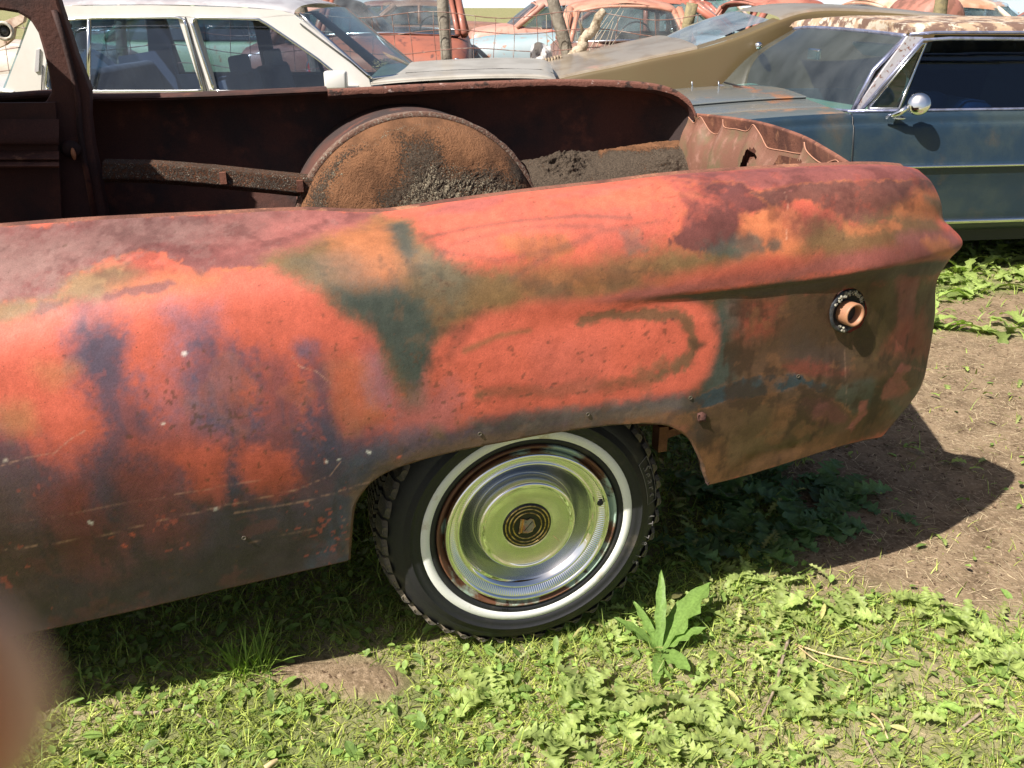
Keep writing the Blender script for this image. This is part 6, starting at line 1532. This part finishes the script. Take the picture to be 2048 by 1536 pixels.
# red drum and the grey building at far right
dq = FW.at(1888, 26, 5.0)
dr = empty('rusty_drum', dq * np.array([1, 1, 0]), label='round red rusty tank end behind the tall right-hand post', cat='tank')
V, F = lathe([(.0001, -.10), (.20, -.08), (.29, -.01), (.30, .02), (.30, .6), (.0001, .62)], 28)
Lz = dq + np.array([0, 0, -.12]); MB().add(list(V + Lz), [tuple(f_) for f_ in F]).build('shell', M['tail_rust'], dr)
MB().box(Lz + np.array([0, .3, -.75]), (.2, .25, .48)).build('cradle', M['dark_rust'], dr, smooth=False)
bq = yard(21.5, 34, 0)
bl = empty('metal_shed', bq, label='long pale blue-grey sheet metal shed on the horizon at far right', cat='shed')
FS = Frame(bq, 6)
MB().box(FS.P(0, 0, .95) , (4.4, 3.0, .95), (FS.x, FS.y, np.array([0, 0, 1.]))).build('wall', mat('shed_wall', (.42, .50, .56), .5), bl, smooth=False)
MB().box(FS.P(0, 0, 1.95), (4.6, 3.2, .06), (FS.x, FS.y, np.array([0, 0, 1.]))).build('roof', mat('shed_roof', (.55, .6, .64), .4), bl, smooth=False)
for k in range(34):
    MB().box(FS.P(-4.3 + k * .26, -3.015, .95), (.02, .015, .94), (FS.x, FS.y, np.array([0, 0, 1.]))).build('wall_rib', mat('shed_rib', (.36, .44, .5), .5) if k == 0 else bpy.data.materials['shed_rib'], bl, smooth=False)
ff = empty('rail_fence', yard(14, 26, 0), label='low thin rail fence in front of the grey shed', cat='fence')
FR = Frame(yard(16.5, 27, 0), 6)
for z in (1.05, .7): MB().tube([FR.P(-6, 0, z), FR.P(9, 0, z)], .02, 5).build('rail', M['wire'], ff)
for k in range(16): MB().tube([FR.P(-6 + k, 0, 0), FR.P(-6 + k, 0, 1.25)], .025, 5).build('picket', M['wire'], ff)

# ------------------------------------------------------------------ ground
def gh(x, y):
    return .010 * fbm(x * 2.2, y * 2.2, 101, 3) + .005 * fbm(x * 12, y * 12, 103, 3)
def gpoly(P): return [tuple(atz(x, y)[:2]) for x, y in P]
DIRT1 = gpoly([(1838, 700), (1900, 672), (2200, 690), (2400, 900), (2300, 1260), (1990, 1240), (1840, 1190), (1700, 1160), (1600, 1120), (1560, 1060), (1560, 960), (1600, 900), (1700, 800)])
DIRT2 = gpoly([(545, 1330), (620, 1318), (700, 1312), (780, 1330), (812, 1362), (790, 1398), (720, 1402), (640, 1385), (560, 1370), (470, 1350), (500, 1330)])
DIRT3 = gpoly([(1850, 610), (2048, 580), (2100, 610), (1950, 660), (1850, 650)])
def ax_lines(lo, a, b, hi, step):
    g = np.geomspace(.05, 2600, 30); return np.concatenate([(a - g)[::-1], np.arange(a, b, step), b + g])
gx = ax_lines(-1, -1.9, 3.1, 1, .022); gy = ax_lines(-1, -.8, 1.7, 1, .022)
X, Y = np.meshgrid(gx, gy)
d1 = sdf_poly(X, Y, DIRT1); d2 = sdf_poly(X, Y, DIRT2); d3 = sdf_poly(X, Y, DIRT3)
near_ = ((X > -1.9) & (X < 3.1) & (Y > -.8) & (Y < 1.7))
Z = np.where(near_, gh(X, Y), 0)
cl_ = fbm(X * 22, Y * 22, 107, 4, .6)
Z = Z + near_ * (sstep(-.03, .06, d2) * (.016 + .010 * cl_) + sstep(-.1, .15, d1) * (.0035 * fbm(X * 30, Y * 30, 108, 4, .6)))
dm_ = np.maximum(sstep(-.12, .08, d1 + .12 * fbm(X * 4, Y * 4, 109, 3)), np.maximum(sstep(-.03, .03, d2 + .02 * cl_), sstep(-.1, .05, d3)))
me = gridmesh(np.stack([X, Y, Z], -1)[:, ::1])
vcol(me, np.stack([dm_.ravel(), (fbm(X * 3, Y * 3, 110, 3) * .5 + .5).ravel(), 0 * dm_.ravel()], -1))
def soil_mat():
    m = bpy.data.materials.new('soil'); m.use_nodes = True
    t = m.node_tree; N = t.nodes; L = t.links; b = N['Principled BSDF']; b.inputs['Roughness'].default_value = .95; b.inputs['Specular IOR Level'].default_value = .1
    tc = N.new('ShaderNodeTexCoord')
    def noise(s, d=6, rg=.65):
        n = N.new('ShaderNodeTexNoise'); n.inputs['Scale'].default_value = s; n.inputs['Detail'].default_value = d; n.inputs['Roughness'].default_value = rg
        L.new(tc.outputs['Object'], n.inputs['Vector']); return n.outputs['Fac']
    def mr(f, a_, b_, c_=0, d_=1):
        r = N.new('ShaderNodeMapRange'); r.interpolation_type = 'SMOOTHSTEP'; L.new(f, r.inputs['Value'])
        for k, v in zip(('From Min', 'From Max', 'To Min', 'To Max'), (a_, b_, c_, d_)): r.inputs[k].default_value = v
        return r.outputs[0]
    def mix(f, a_, b_):
        x = N.new('ShaderNodeMix'); x.data_type = 'RGBA'; L.new(f, x.inputs[0])
        for i, v in ((6, a_), (7, b_)):
            if isinstance(v, tuple): x.inputs[i].default_value = (*v, 1)
            else: L.new(v, x.inputs[i])
        return x.outputs[2]
    at_ = N.new('ShaderNodeAttribute'); at_.attribute_name = 'Col'; sx = N.new('ShaderNodeSeparateColor'); L.new(at_.outputs['Color'], sx.inputs[0])
    dirt = mix(mr(noise(9), .38, .64), (.265, .190, .118), (.155, .108, .066))
    dirt = mix(mr(noise(70, 5, .7), .48, .66), dirt, (.34, .25, .165))
    dirt = mix(mr(noise(40, 4, .7), .58, .66), dirt, (.075, .045, .028))
    far = mix(mr(noise(1.3), .42, .60), (.17, .19, .07), (.33, .27, .16))
    far = mix(mr(noise(30, 4), .5, .7), far, (.10, .11, .045))
    c = mix(sx.outputs[0], far, dirt)
    L.new(c, b.inputs['Base Color'])
    bp = N.new('ShaderNodeBump'); bp.inputs['Strength'].default_value = .8; bp.inputs['Distance'].default_value = .012
    L.new(noise(75, 6, .7), bp.inputs['Height']); L.new(bp.outputs[0], b.inputs['Normal'])
    return m
link('ground', me, soil_mat(), None, kind='structure')

# ------------------------------------------------------------------ low plants
def leaf_mat(name, rough=.5, trans=.3, gloss=.35):
    m = bpy.data.materials.new(name); m.use_nodes = True
    t = m.node_tree; N = t.nodes; L = t.links; b = N['Principled BSDF']; b.inputs['Roughness'].default_value = rough; b.inputs['Specular IOR Level'].default_value = gloss * .8
    a = N.new('ShaderNodeAttribute'); a.attribute_name = 'Col'; tc = N.new('ShaderNodeTexCoord'); nz = N.new('ShaderNodeTexNoise'); nz.inputs['Scale'].default_value = 160; nz.inputs['Detail'].default_value = 4; L.new(tc.outputs['Object'], nz.inputs['Vector'])
    mr = N.new('ShaderNodeMapRange'); mr.inputs['From Min'].default_value = .3; mr.inputs['From Max'].default_value = .7; mr.inputs['To Min'].default_value = .78; mr.inputs['To Max'].default_value = 1.2; L.new(nz.outputs[0], mr.inputs[0])
    sv = N.new('ShaderNodeVectorMath'); sv.operation = 'SCALE'; L.new(a.outputs['Color'], sv.inputs[0]); L.new(mr.outputs[0], sv.inputs['Scale']); a = sv
    bp = N.new('ShaderNodeBump'); bp.inputs['Strength'].default_value = .35; bp.inputs['Distance'].default_value = .003; L.new(nz.outputs[0], bp.inputs['Height']); L.new(bp.outputs[0], b.inputs['Normal'])
    L.new(sv.outputs[0], b.inputs['Base Color'])
    tl_ = N.new('ShaderNodeBsdfTranslucent'); sc_ = N.new('ShaderNodeVectorMath'); sc_.operation = 'MULTIPLY'; sc_.inputs[1].default_value = (1.25, 1.5, .6)
    L.new(a.outputs[0], sc_.inputs[0]); L.new(sc_.outputs[0], tl_.inputs[0])
    mx = N.new('ShaderNodeMixShader'); mx.inputs[0].default_value = trans; L.new(b.outputs[0], mx.inputs[1]); L.new(tl_.outputs[0], mx.inputs[2])
    L.new(mx.outputs[0], N['Material Output'].inputs[0])
    return m
M['leaf'] = leaf_mat('leaf_green'); M['straw'] = mat('straw', (.50, .38, .20), .8, var=(.34, .24, .12), scale=30)
def blade_t():
    V = []; 
    for i, (t, w_) in enumerate(((0, .5), (.35, .46), (.7, .3), (1, .02))):
        V += [(-w_, t, .0), (w_, t, .0)]
    V = np.array(V, float); F = np.array([(0, 1, 3, 2), (2, 3, 5, 4), (4, 5, 7, 6)]); return V, F
def lobed_t(nl=4, deep=.55, curl=.1, sub=2, wide=.24, seed=0):
    """pinnate leaf with rounded side lobes: unit length along y"""
    rs = np.random.default_rng(seed); n = nl * sub
    V = []
    lob = rs.uniform(.75, 1.15, nl + 1); lob2 = rs.uniform(.75, 1.15, nl + 1)
    for i in range(n + 1):
        t = i / n; ph = (i % sub) / sub; k = min(i // sub, nl)
        env = (t + .12) ** .6 * (1.02 - t) ** .45 * wide * 1.9
        e = 1 - deep * (.5 + .5 * math.cos(2 * math.pi * ph)) ** 1.3
        if i == 0: wl = wr = .02
        elif i == n: wl = wr = .0
        else: wl, wr = env * e * lob[k], env * e * lob2[k]
        back = -.035 * (1 - abs(1 - 2 * ph)) * 1.0
        V += [(-wl, t + back, .35 * wl), (-wl * .45, t, .10 * wl), (0, t, 0), (wr * .45, t, .10 * wr), (wr, t + back, .35 * wr)]
    V = np.array(V, float); V[:, 2] += curl * np.sin(V[:, 1] * 2.6)
    F = []
    for i in range(n):
        for j in range(4): a = i * 5 + j; F.append((a, a + 1, a + 6, a + 5))
    return V, np.array(F)
def oval_t():
    V = []; 
    for t, w_ in ((0, .02), (.3, .22), (.62, .28), (.88, .17), (1, .01)): V += [(-w_, t, .05), (0, t, 0), (w_, t, .05)]
    V = np.array(V, float); F = []
    for i in range(4): a = i * 3; F += [(a, a + 1, a + 4, a + 3), (a + 1, a + 2, a + 5, a + 4)]
    return V, np.array(F)
def scatter(T_, pos, yaw, tilt, roll, length, width, col, bend=0.0):
    V0, F0 = T_; n = len(pos); k = len(V0)
    V = np.repeat(V0[None], n, 0)
    x = V[..., 0] * width[:, None]; t = V[..., 1]; z0 = V[..., 2] * width[:, None]
    bnd = bend if hasattr(bend, '__len__') else np.full(n, bend)
    # bend: tilt grows along the leaf (tilt = angle above horizontal)
    ang = tilt[:, None] - bnd[:, None] * t
    # integrate roughly
    y = length[:, None] * t * np.cos(tilt[:, None] - bnd[:, None] * t * .5); z = length[:, None] * t * np.sin(tilt[:, None] - bnd[:, None] * t * .5)
    cx, sx_ = np.cos(roll)[:, None], np.sin(roll)[:, None]
    x2 = x * cx - z0 * sx_; zz_ = x * sx_ + z0 * cx
    y2 = y - zz_ * np.sin(ang); z2 = z + zz_ * np.cos(ang)
    c, s_ = np.cos(yaw)[:, None], np.sin(yaw)[:, None]
    W_ = np.stack([x2 * c - y2 * s_, x2 * s_ + y2 * c, z2], -1) + pos[:, None]
    F = (F0[None] + (np.arange(n) * k)[:, None, None]).reshape(-1, F0.shape[1])
    C_ = np.repeat(col[:, None], k, 1)
    # paler midrib and base
    C_ = C_ * (1 + .12 * (np.abs(V0[:, 0]) < .01)[None, :, None])
    return W_.reshape(-1, 3), F, C_.reshape(-1, 3)
def merge(parts):
    V = []; F = []; C_ = []; o = 0
    for v, f, c in parts: V.append(v); F.append(f + o); C_.append(c); o += len(v)
    return np.concatenate(V), np.concatenate(F), np.concatenate(C_)
def stuff_mesh(name, parts, mt, label, cat):
    V, F, C_ = merge(parts); me = npmesh(V, F); vcol(me, C_)
    return link(name, me, mt, None, smooth=False, kind='stuff', label=label, cat=cat)
def greens(n, base=(.105, .19, .035), sp=.34, yel=.5):
    b = np.tile(np.array(base), (n, 1)); k = RNG.normal(1, sp, (n, 1)).clip(.45, 1.7)
    y = RNG.random((n, 1)) * yel
    return (b * k * (1 - y) + np.array([.26, .25, .06]) * y * k).clip(.01, .6)
TYRE = (-.30, .34, .0, .22)
def dens(x, y):
    d1_ = sdf_poly(x, y, DIRT1); d2_ = sdf_poly(x, y, DIRT2); d3_ = sdf_poly(x, y, DIRT3)
    p = 1 - np.maximum.reduce([sstep(-.10, .05, d1_ + .10 * fbm(x * 4, y * 4, 109, 3)) * .985, sstep(-.03, .02, d2_) * .97, sstep(-.08, .05, d3_) * .8])
    patch = sstep(-.45, .1, fbm(x * 2.6, y * 2.6, 121, 3)); patch2 = sstep(-.25, .05, fbm(x * 9, y * 9, 122, 2))
    return p * (.55 + .45 * patch) * (.55 + .45 * patch2)
def place(n, x0, x1, y0, y1, f=dens):
    x = RNG.uniform(x0, x1, n); y = RNG.uniform(y0, y1, n); k = RNG.random(n) < f(x, y); x, y = x[k], y[k]
    return np.stack([x, y, gh(x, y) - .003], -1)
U = RNG.uniform
def grass_part(n, box, Lr=(.018, .05), Wr=(.0015, .0035), f=dens, base=(.19, .28, .06), tl=(.2, 1.3)):
    p = place(n, *box, f); m = len(p)
    return scatter(blade_t(), p, U(0, 6.28, m), U(*tl, m), U(-.5, .5, m), U(*Lr, m), U(*Wr, m), greens(m, base), U(.2, 1.5, m))
NB = (-1.5, 2.3, -.72, 1.25)
parts = [grass_part(190000, NB, base=(.33, .39, .085)), grass_part(16000, NB, (.04, .085), (.0018, .004), tl=(.6, 1.4)), grass_part(30000, (1.0, 5.5, 1.0, 5.0), (.03, .09), (.003, .007))]
# taller clump by the bare patch and blades against the tyre
stuff_mesh('grass', parts, M['leaf'], 'short bright green grass and seedlings covering the ground round the rusty car', 'grass')
def gap(x, y): return .25 + .75 * sstep(-.22, .0, fbm(x * 5.5, y * 5.5, 151, 3))
def left_f(x, y):   # broad weeds: more to the right and by the tyre
    base = dens(x, y) * gap(x, y); return base * sstep(-.35, .75, x + .25 * fbm(x * 2, y * 2, 131, 2)) * (.35 + .65 * sstep(-.2, .2, fbm(x * 3.5, y * 3.5, 132, 2)))
def weed_part(n, box, T_, Lr, Wr, f, tl=(.05, .8), base=(.26, .34, .095)):
    p = place(n, *box, f); m = len(p); L_ = U(*Lr, m); wv = U(*Wr, m)
    p[:, 2] += U(0, .02, m)
    return scatter(T_, p, U(0, 6.28, m), U(*tl, m), U(-.4, .4, m), L_, L_ * wv * 1.0, greens(m, base, .22, .2), U(.2, 1.3, m))
parts = [weed_part(8000, NB, lobed_t(4, .6), (.022, .050), (.8, 1.2), left_f), weed_part(7000, NB, lobed_t(3, .35, seed=8, wide=.20), (.02, .045), (.9, 1.5), left_f, base=(.20, .31, .07), tl=(-.1, .6)), weed_part(6000, NB, lobed_t(6, .75, seed=5, wide=.17), (.03, .065), (.7, 1.2), left_f, base=(.30, .33, .12), tl=(.2, 1.2)), weed_part(2500, NB, oval_t(), (.03, .06), (.35, .6), left_f, base=(.36, .33, .14), tl=(.0, .7)), weed_part(5000, NB, lobed_t(5, .65, seed=3), (.035, .070), (.7, 1.1), left_f, base=(.28, .35, .11)),
         weed_part(16000, NB, oval_t(), (.010, .024), (.9, 1.4), dens, base=(.21, .31, .075)), weed_part(5000, NB, oval_t(), (.02, .045), (.6, 1.0), dens, base=(.18, .28, .07)),
         weed_part(5000, (1.4, 6, 1.2, 5), lobed_t(3, .5), (.06, .14), (.8, 1.1), lambda x, y: np.full_like(x, .9) * (sdf_poly(x, y, DIRT1) < -.05) * (sdf_poly(x, y, DIRT3) < .0))]
stuff_mesh('low_weeds', parts, M['leaf'], 'mixed lobed and oval seedling leaves carpeting the ground beside the wheel', 'weeds')
def always(x, y): return (sdf_poly(x, y, DIRT1) < .3) * .9 + .15
dry = mat('dry_litter', (.5, .4, .24), .9)
pd = place(6500, *NB, lambda x, y: .25 + .5 * (sdf_poly(x, y, DIRT1) > -.1) + 0 * x); m = len(pd); pd[:, 2] += .004
parts = [scatter(blade_t(), pd, U(0, 6.28, m), U(-.05, .12, m), U(-.3, .3, m), U(.012, .06, m), U(.0008, .0020, m), (np.array([.60, .48, .30]) * U(.5, 1.25, (m, 1))), U(-.2, .2, m))]
M['drym'] = leaf_mat('dry_stalk', .8, .05, .1)
stuff_mesh('straw_litter', parts, M['drym'], 'pale dry straw bits scattered over the soil and grass', 'straw')
# small stones and clods on the bare soil
def stone_t():
    V = np.array([(-1, 0, 0), (1, 0, 0), (0, 0, 0), (0, 1, 0), (0, .5, .8), (0, .5, -.6)], float)
    V = np.array([(-.5, .5, 0), (.5, .5, 0), (0, 0, .05), (0, 1, -.05), (.05, .5, .45), (0, .45, -.4)], float)
    return V, np.array([(0, 2, 4), (2, 1, 4), (1, 3, 4), (3, 0, 4), (2, 0, 5), (1, 2, 5), (3, 1, 5), (0, 3, 5)])
def soil_f(x, y): return .02 + .9 * (np.maximum(sdf_poly(x, y, DIRT1) > -.08, sdf_poly(x, y, DIRT2) > -.03))
ps = place(16000, .6, 3.0, -.4, 1.8, soil_f); ps2 = place(4000, -.95, -.05, -.5, .2, lambda x, y: .9 * (sdf_poly(x, y, DIRT2) > -.03)); ps = np.concatenate([ps, ps2]); m = len(ps); L_ = np.exp(RNG.normal(-5.4, .55, m)).clip(.0015, .016)
stuff_mesh('soil_clods', [scatter(stone_t(), ps + np.array([0, 0, .002]), U(0, 6.28, m), U(-.3, .3, m), U(-.5, .5, m), L_, L_ * U(.7, 1.2, m), np.array([.21, .145, .095]) * U(.45, 1.3, (m, 1)))], M['drym'], 'loose clods and small stones strewn over the bare soil', 'soil clods')
ps = place(5200, .7, 3.0, -.3, 1.8, lambda x, y: .8 * (sdf_poly(x, y, DIRT1) > -.1)); m = len(ps); ps[:, 2] += .005
stuff_mesh('dry_stems', [scatter(blade_t(), ps, U(0, 6.28, m), U(-.02, .10, m), U(-.3, .3, m), U(.015, .075, m), U(.0008, .0018, m), np.array([.55, .44, .28]) * U(.5, 1.2, (m, 1)), U(-.2, .3, m))], M['drym'], 'thin dry stems littering the bare soil behind the tail', 'dry stems')
# far grass seen between the cars
def box_yard(r0, r1, g0, g1, n):
    r_ = U(r0, r1, n); g_ = U(g0, g1, n); P = np.array([CAM_POS[0], CAM_POS[1], 0]) + r_[:, None] * _R + g_[:, None] * _F; return P
P = box_yard(-11, 4.5, 7.1, 14.0, 30000); m = len(P)
Pm = box_yard(-11, 4.5, 8.2, 12.5, 9000); k = Pm[fbm(Pm[:, 0] * .5, Pm[:, 1] * .5, 141, 2) > -.1]; m2 = len(k)
parts = [scatter(blade_t(), P, U(0, 6.28, m), U(.5, 1.4, m), U(-.5, .5, m), U(.06, .16, m), U(.006, .012, m), greens(m, (.11, .20, .03)), U(.2, 1.2, m)),
         scatter(oval_t(), k + np.stack([0 * k[:, 0], 0 * k[:, 0], U(0, .16, m2)], -1), U(0, 6.28, m2), U(-.2, 1.0, m2), U(-.5, .5, m2), U(.06, .14, m2), U(.05, .11, m2), greens(m2, (.10, .20, .04)), U(.1, .9, m2))]
stuff_mesh('far_grass', parts, M['leaf'], 'rank grass and nettles growing between the wrecks beyond the wire fence', 'grass')

# individual weeds
def leafmesh(T_, L_, W_, tilt, bend, col, yaw, pos, roll=0.0):
    v, f, c = scatter(T_, np.array([pos]), np.array([yaw]), np.array([tilt]), np.array([roll]), np.array([L_]), np.array([W_]), np.array([col]), np.array([bend]))
    me = npmesh(v, f); vcol(me, c); return me
def fine_leaf(nl=5, deep=.5, wave=.0):
    V, F = lobed_t(nl, deep, .05, 4, .24, random.randrange(1000)); V[:, 0] += wave * np.sin(V[:, 1] * 12); V[:, 2] += .03 * np.sin(V[:, 1] * 21 + V[:, 0] * 9); return V, F
def long_t(n=10, wv=.03, wmax=.16):
    V = []; 
    for i in range(n + 1):
        t = i / n; w_ = wmax * (math.sin(math.pi * (t * .96 + .04)) ** .7) + .004
        e = wv * math.sin(t * 25) * w_ / wmax
        V += [(-w_ + e * .3, t, .06 + e * .5), (-w_ * .5, t, .02 - e * .2), (0, t, -.01), (w_ * .5, t, .02 + e * .2), (w_ + e * .3, t, .06 - e * .5)]
    F = []
    for i in range(n):
        for j in range(4): a = i * 5 + j; F.append((a, a + 1, a + 6, a + 5))
    return np.array(V, float), np.array(F)
dk_ = atz(1318, 1305); dk_[2] = gh(np.array([dk_[0]]), np.array([dk_[1]]))[0]
dock = empty('dock_plant', dk_, label='tall dock weed with one upright leaf, growing at the right of the wheel', cat='weed')
for (tx, ty, tz, W_, ro) in ((1322, 1152, .135, .034, 0), (1414, 1178, .075, .092, .3), (1232, 1243, .045, .050, -.2), (1408, 1262, .045, .046, .1), (1376, 1345, .03, .055, -.2), (1312, 1372, .015, .036, .1), (1268, 1210, .05, .03, 0)):
    tip = None
    # the leaf tip sits tz above the soil on the sight line
    tip = atz(tx, ty, tz); d = tip - dk_; L_ = np.linalg.norm(d) * 1.06; ya = math.atan2(-d[0], d[1]); ti = math.asin(d[2] / np.linalg.norm(d)) + .3; 
    link('leaf', leafmesh(long_t(14, .22, .5), L_, W_ * .75, ti, .6, (.17, .27, .065), ya, dk_ + np.array([0, 0, .005]), ro), M['leaf'], dock)
desc = [((1560, 1010), 'large lobed thistle weed in the shade under the tail'), ((1470, 1075), 'dark lobed weed just right of the tyre in shade'), ((1650, 1050), 'lobed weed at the edge of the shadow by the bare dirt'), ((1400, 985), 'shaded weed tucked behind the tyre'),
        ((1385, 1110), 'shaded leafy weed beside the tyre tread'), ((1640, 975), 'weed directly below the tail corner of the rusty car'), ((1812, 1040), 'small lone weed on the shadowed bare dirt'), ((1490, 1165), 'sunlit jagged weed right of the upright dock leaf'),
        ((1850, 1215), 'big bright thistle rosette at the edge of the dirt'), ((1930, 1262), 'bright jagged rosette right of the big thistle'), ((1690, 1240), 'bright lobed weed left of the big thistle'), ((1120, 1490), 'yellow-green rosette at the bottom centre edge'), ((1250, 1440), 'yellow-green lobed weed below the dock plant'),
        ((1420, 1470), 'broad jagged weed at the bottom right of centre'), ((1180, 1395), 'bright weed below the lowest part of the tyre'), ((1920, 505), 'leafy weed beside the ridge of the tail fin'), ((1990, 520), 'pale broad-leaved weed under the blue hardtop'), ((2042, 555), 'weed at the right edge under the blue hardtop'),
        ((1935, 590), 'low weed between the tail and the bare soil'), ((1560, 1230), 'jagged weed between dock and thistle'), ((1600, 1440), 'flat rosette near the twigs at lower right'), ((1350, 1500), 'jagged rosette at the bottom edge below the dock plant'), ((980, 1400), 'small lobed weed left of the tyre contact'), ((2000, 1330), 'bright jagged weed near the lower right edge'),
        ((1520, 960), 'tall shaded weed under the low corner behind the wheel opening'), ((1450, 1010), 'tall shaded weed between the tyre and the tail corner'), ((1590, 1070), 'shaded jagged weed on the boundary of the shade below the tail'), ((1690, 1000), 'outermost shaded weed on the dirt under the tail'), ((1530, 1110), 'shaded weed just above the sunlit jagged weed')]
for i, ((px, py), lab) in enumerate(desc):
    c = atz(px, py); c[2] = gh(np.array([c[0]]), np.array([c[1]]))[0]
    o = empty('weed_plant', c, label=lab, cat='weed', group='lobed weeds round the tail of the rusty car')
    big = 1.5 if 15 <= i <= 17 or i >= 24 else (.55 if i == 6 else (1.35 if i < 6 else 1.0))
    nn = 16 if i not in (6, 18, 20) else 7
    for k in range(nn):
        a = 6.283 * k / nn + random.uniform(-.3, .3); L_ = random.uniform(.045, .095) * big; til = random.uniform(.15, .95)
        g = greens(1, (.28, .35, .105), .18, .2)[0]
        if i < 7 or i >= 24: g = greens(1, (.10, .18, .07), .15, .05)[0]  # weeds in shade get darker leaves, the shade put into their colour
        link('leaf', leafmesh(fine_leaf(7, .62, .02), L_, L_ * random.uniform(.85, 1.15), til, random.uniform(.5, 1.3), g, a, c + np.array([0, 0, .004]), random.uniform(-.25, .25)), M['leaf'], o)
c = atz(500, 1345); c[2] = gh(np.array([c[0]]), np.array([c[1]]))[0]
tf = empty('grass_tuft', c, label='tall bright grass tuft beside the bare patch left of the wheel', cat='grass tuft')
for k in range(110):
    a = U(0, 6.28); link('blade', leafmesh(blade_t(), U(.06, .13), U(.0022, .0045), U(.7, 1.5), U(.1, .9), greens(1, (.24, .36, .06), .15, .2)[0], a, c + np.array([U(-.04, .04), U(-.03, .03), 0])), M['leaf'], tf)
# twigs and stalks
M['twig'] = mat('twig_grey', (.22, .16, .11), .9, var=(.34, .27, .19), scale=60, bump=.3)
for (P, r_, lab, mt) in (([(1578, 1275), (1562, 1330), (1548, 1380), (1522, 1434)], .0040, 'dark crooked twig lying upright in the grass right of the dock plant', M['twig']),
                         ([(1590, 1288), (1660, 1312), (1760, 1328)], .0026, 'pale dry stalk lying across the grass beyond the dark twig', M['straw']), ([(1595, 1295), (1640, 1325), (1705, 1345)], .0020, 'thin dry stalk forking under the pale stalk', M['straw']),
                         ([(2004, 1390), (1970, 1420), (1912, 1466)], .0042, 'straight brown twig at the lower right edge', M['twig']), ([(1724, 1465), (1742, 1500), (1760, 1536)], .0036, 'brown twig end at the bottom edge right of centre', M['twig']),
                         ([(268, 1428), (310, 1424), (362, 1413)], .0050, 'short grey stick in the grass below the shadow at left', M['twig']), ([(365, 1410), (400, 1430), (430, 1448)], .0032, 'thin grey stick right of the short stick', M['twig']),
                         ([(1735, 1420), (1760, 1445), (1775, 1480)], .0028, 'dry stalk near the bottom right twig', M['straw']), ([(530, 1536), (545, 1528), (556, 1522)], .0065, 'flat pale wood chip at the bottom edge', M['straw'])):
    pts_ = []
    for x, y in P: q = atz(x, y, .012); pts_.append(q + np.array([0, 0, random.uniform(-.003, .004)]))
    n_ = len(pts_); pts_ = list(crom(np.array(pts_), np.linspace(0, n_ - 1, n_ * 3)))
    o = MB().tube(pts_, [r_ * (1 - .4 * i / len(pts_)) for i in range(len(pts_))], 7).build('stick', mt, None, label=lab, cat='stick')

# ------------------------------------------------------------------ the photographer's fingertip, close by the lens
fq = CAM_POS + .023 * sight(-240, 1300)
skin = mat('skin', (.52, .13, .06), .5, var=(.46, .11, .05), scale=200); skin.node_tree.nodes['Principled BSDF'].inputs['Subsurface Weight'].default_value = .15; skin.node_tree.nodes['Principled BSDF'].inputs['Subsurface Radius'].default_value = (.004, .0015, .001)
rgt = _R; upv = _up
fin = empty('person', fq, label='blurred fingertip of the photographer, bare skin, at the lower left of the lens', cat='person')
dirf = rgt * .10 + upv * .62 + _fw * .10; dirf /= np.linalg.norm(dirf)
ctr = fq - dirf * .006 - rgt * .0042
P = [ctr + dirf * s_ for s_ in (.0105, .0098, .0080, .004, -.004, -.012, -.022, -.034, -.048)]
MB().tube(P, [.0004, .0030, .0052, .0072, .0080, .0082, .0086, .0090, .0095], 20).build('finger', skin, fin)
nl_ = ctr + _fw * .0072 + dirf * .002
MB().ball(nl_, .0055, 14, 8, (1, .25, 1.1)).build('nail', mat('nail', (.6, .36, .3), .25), fin)
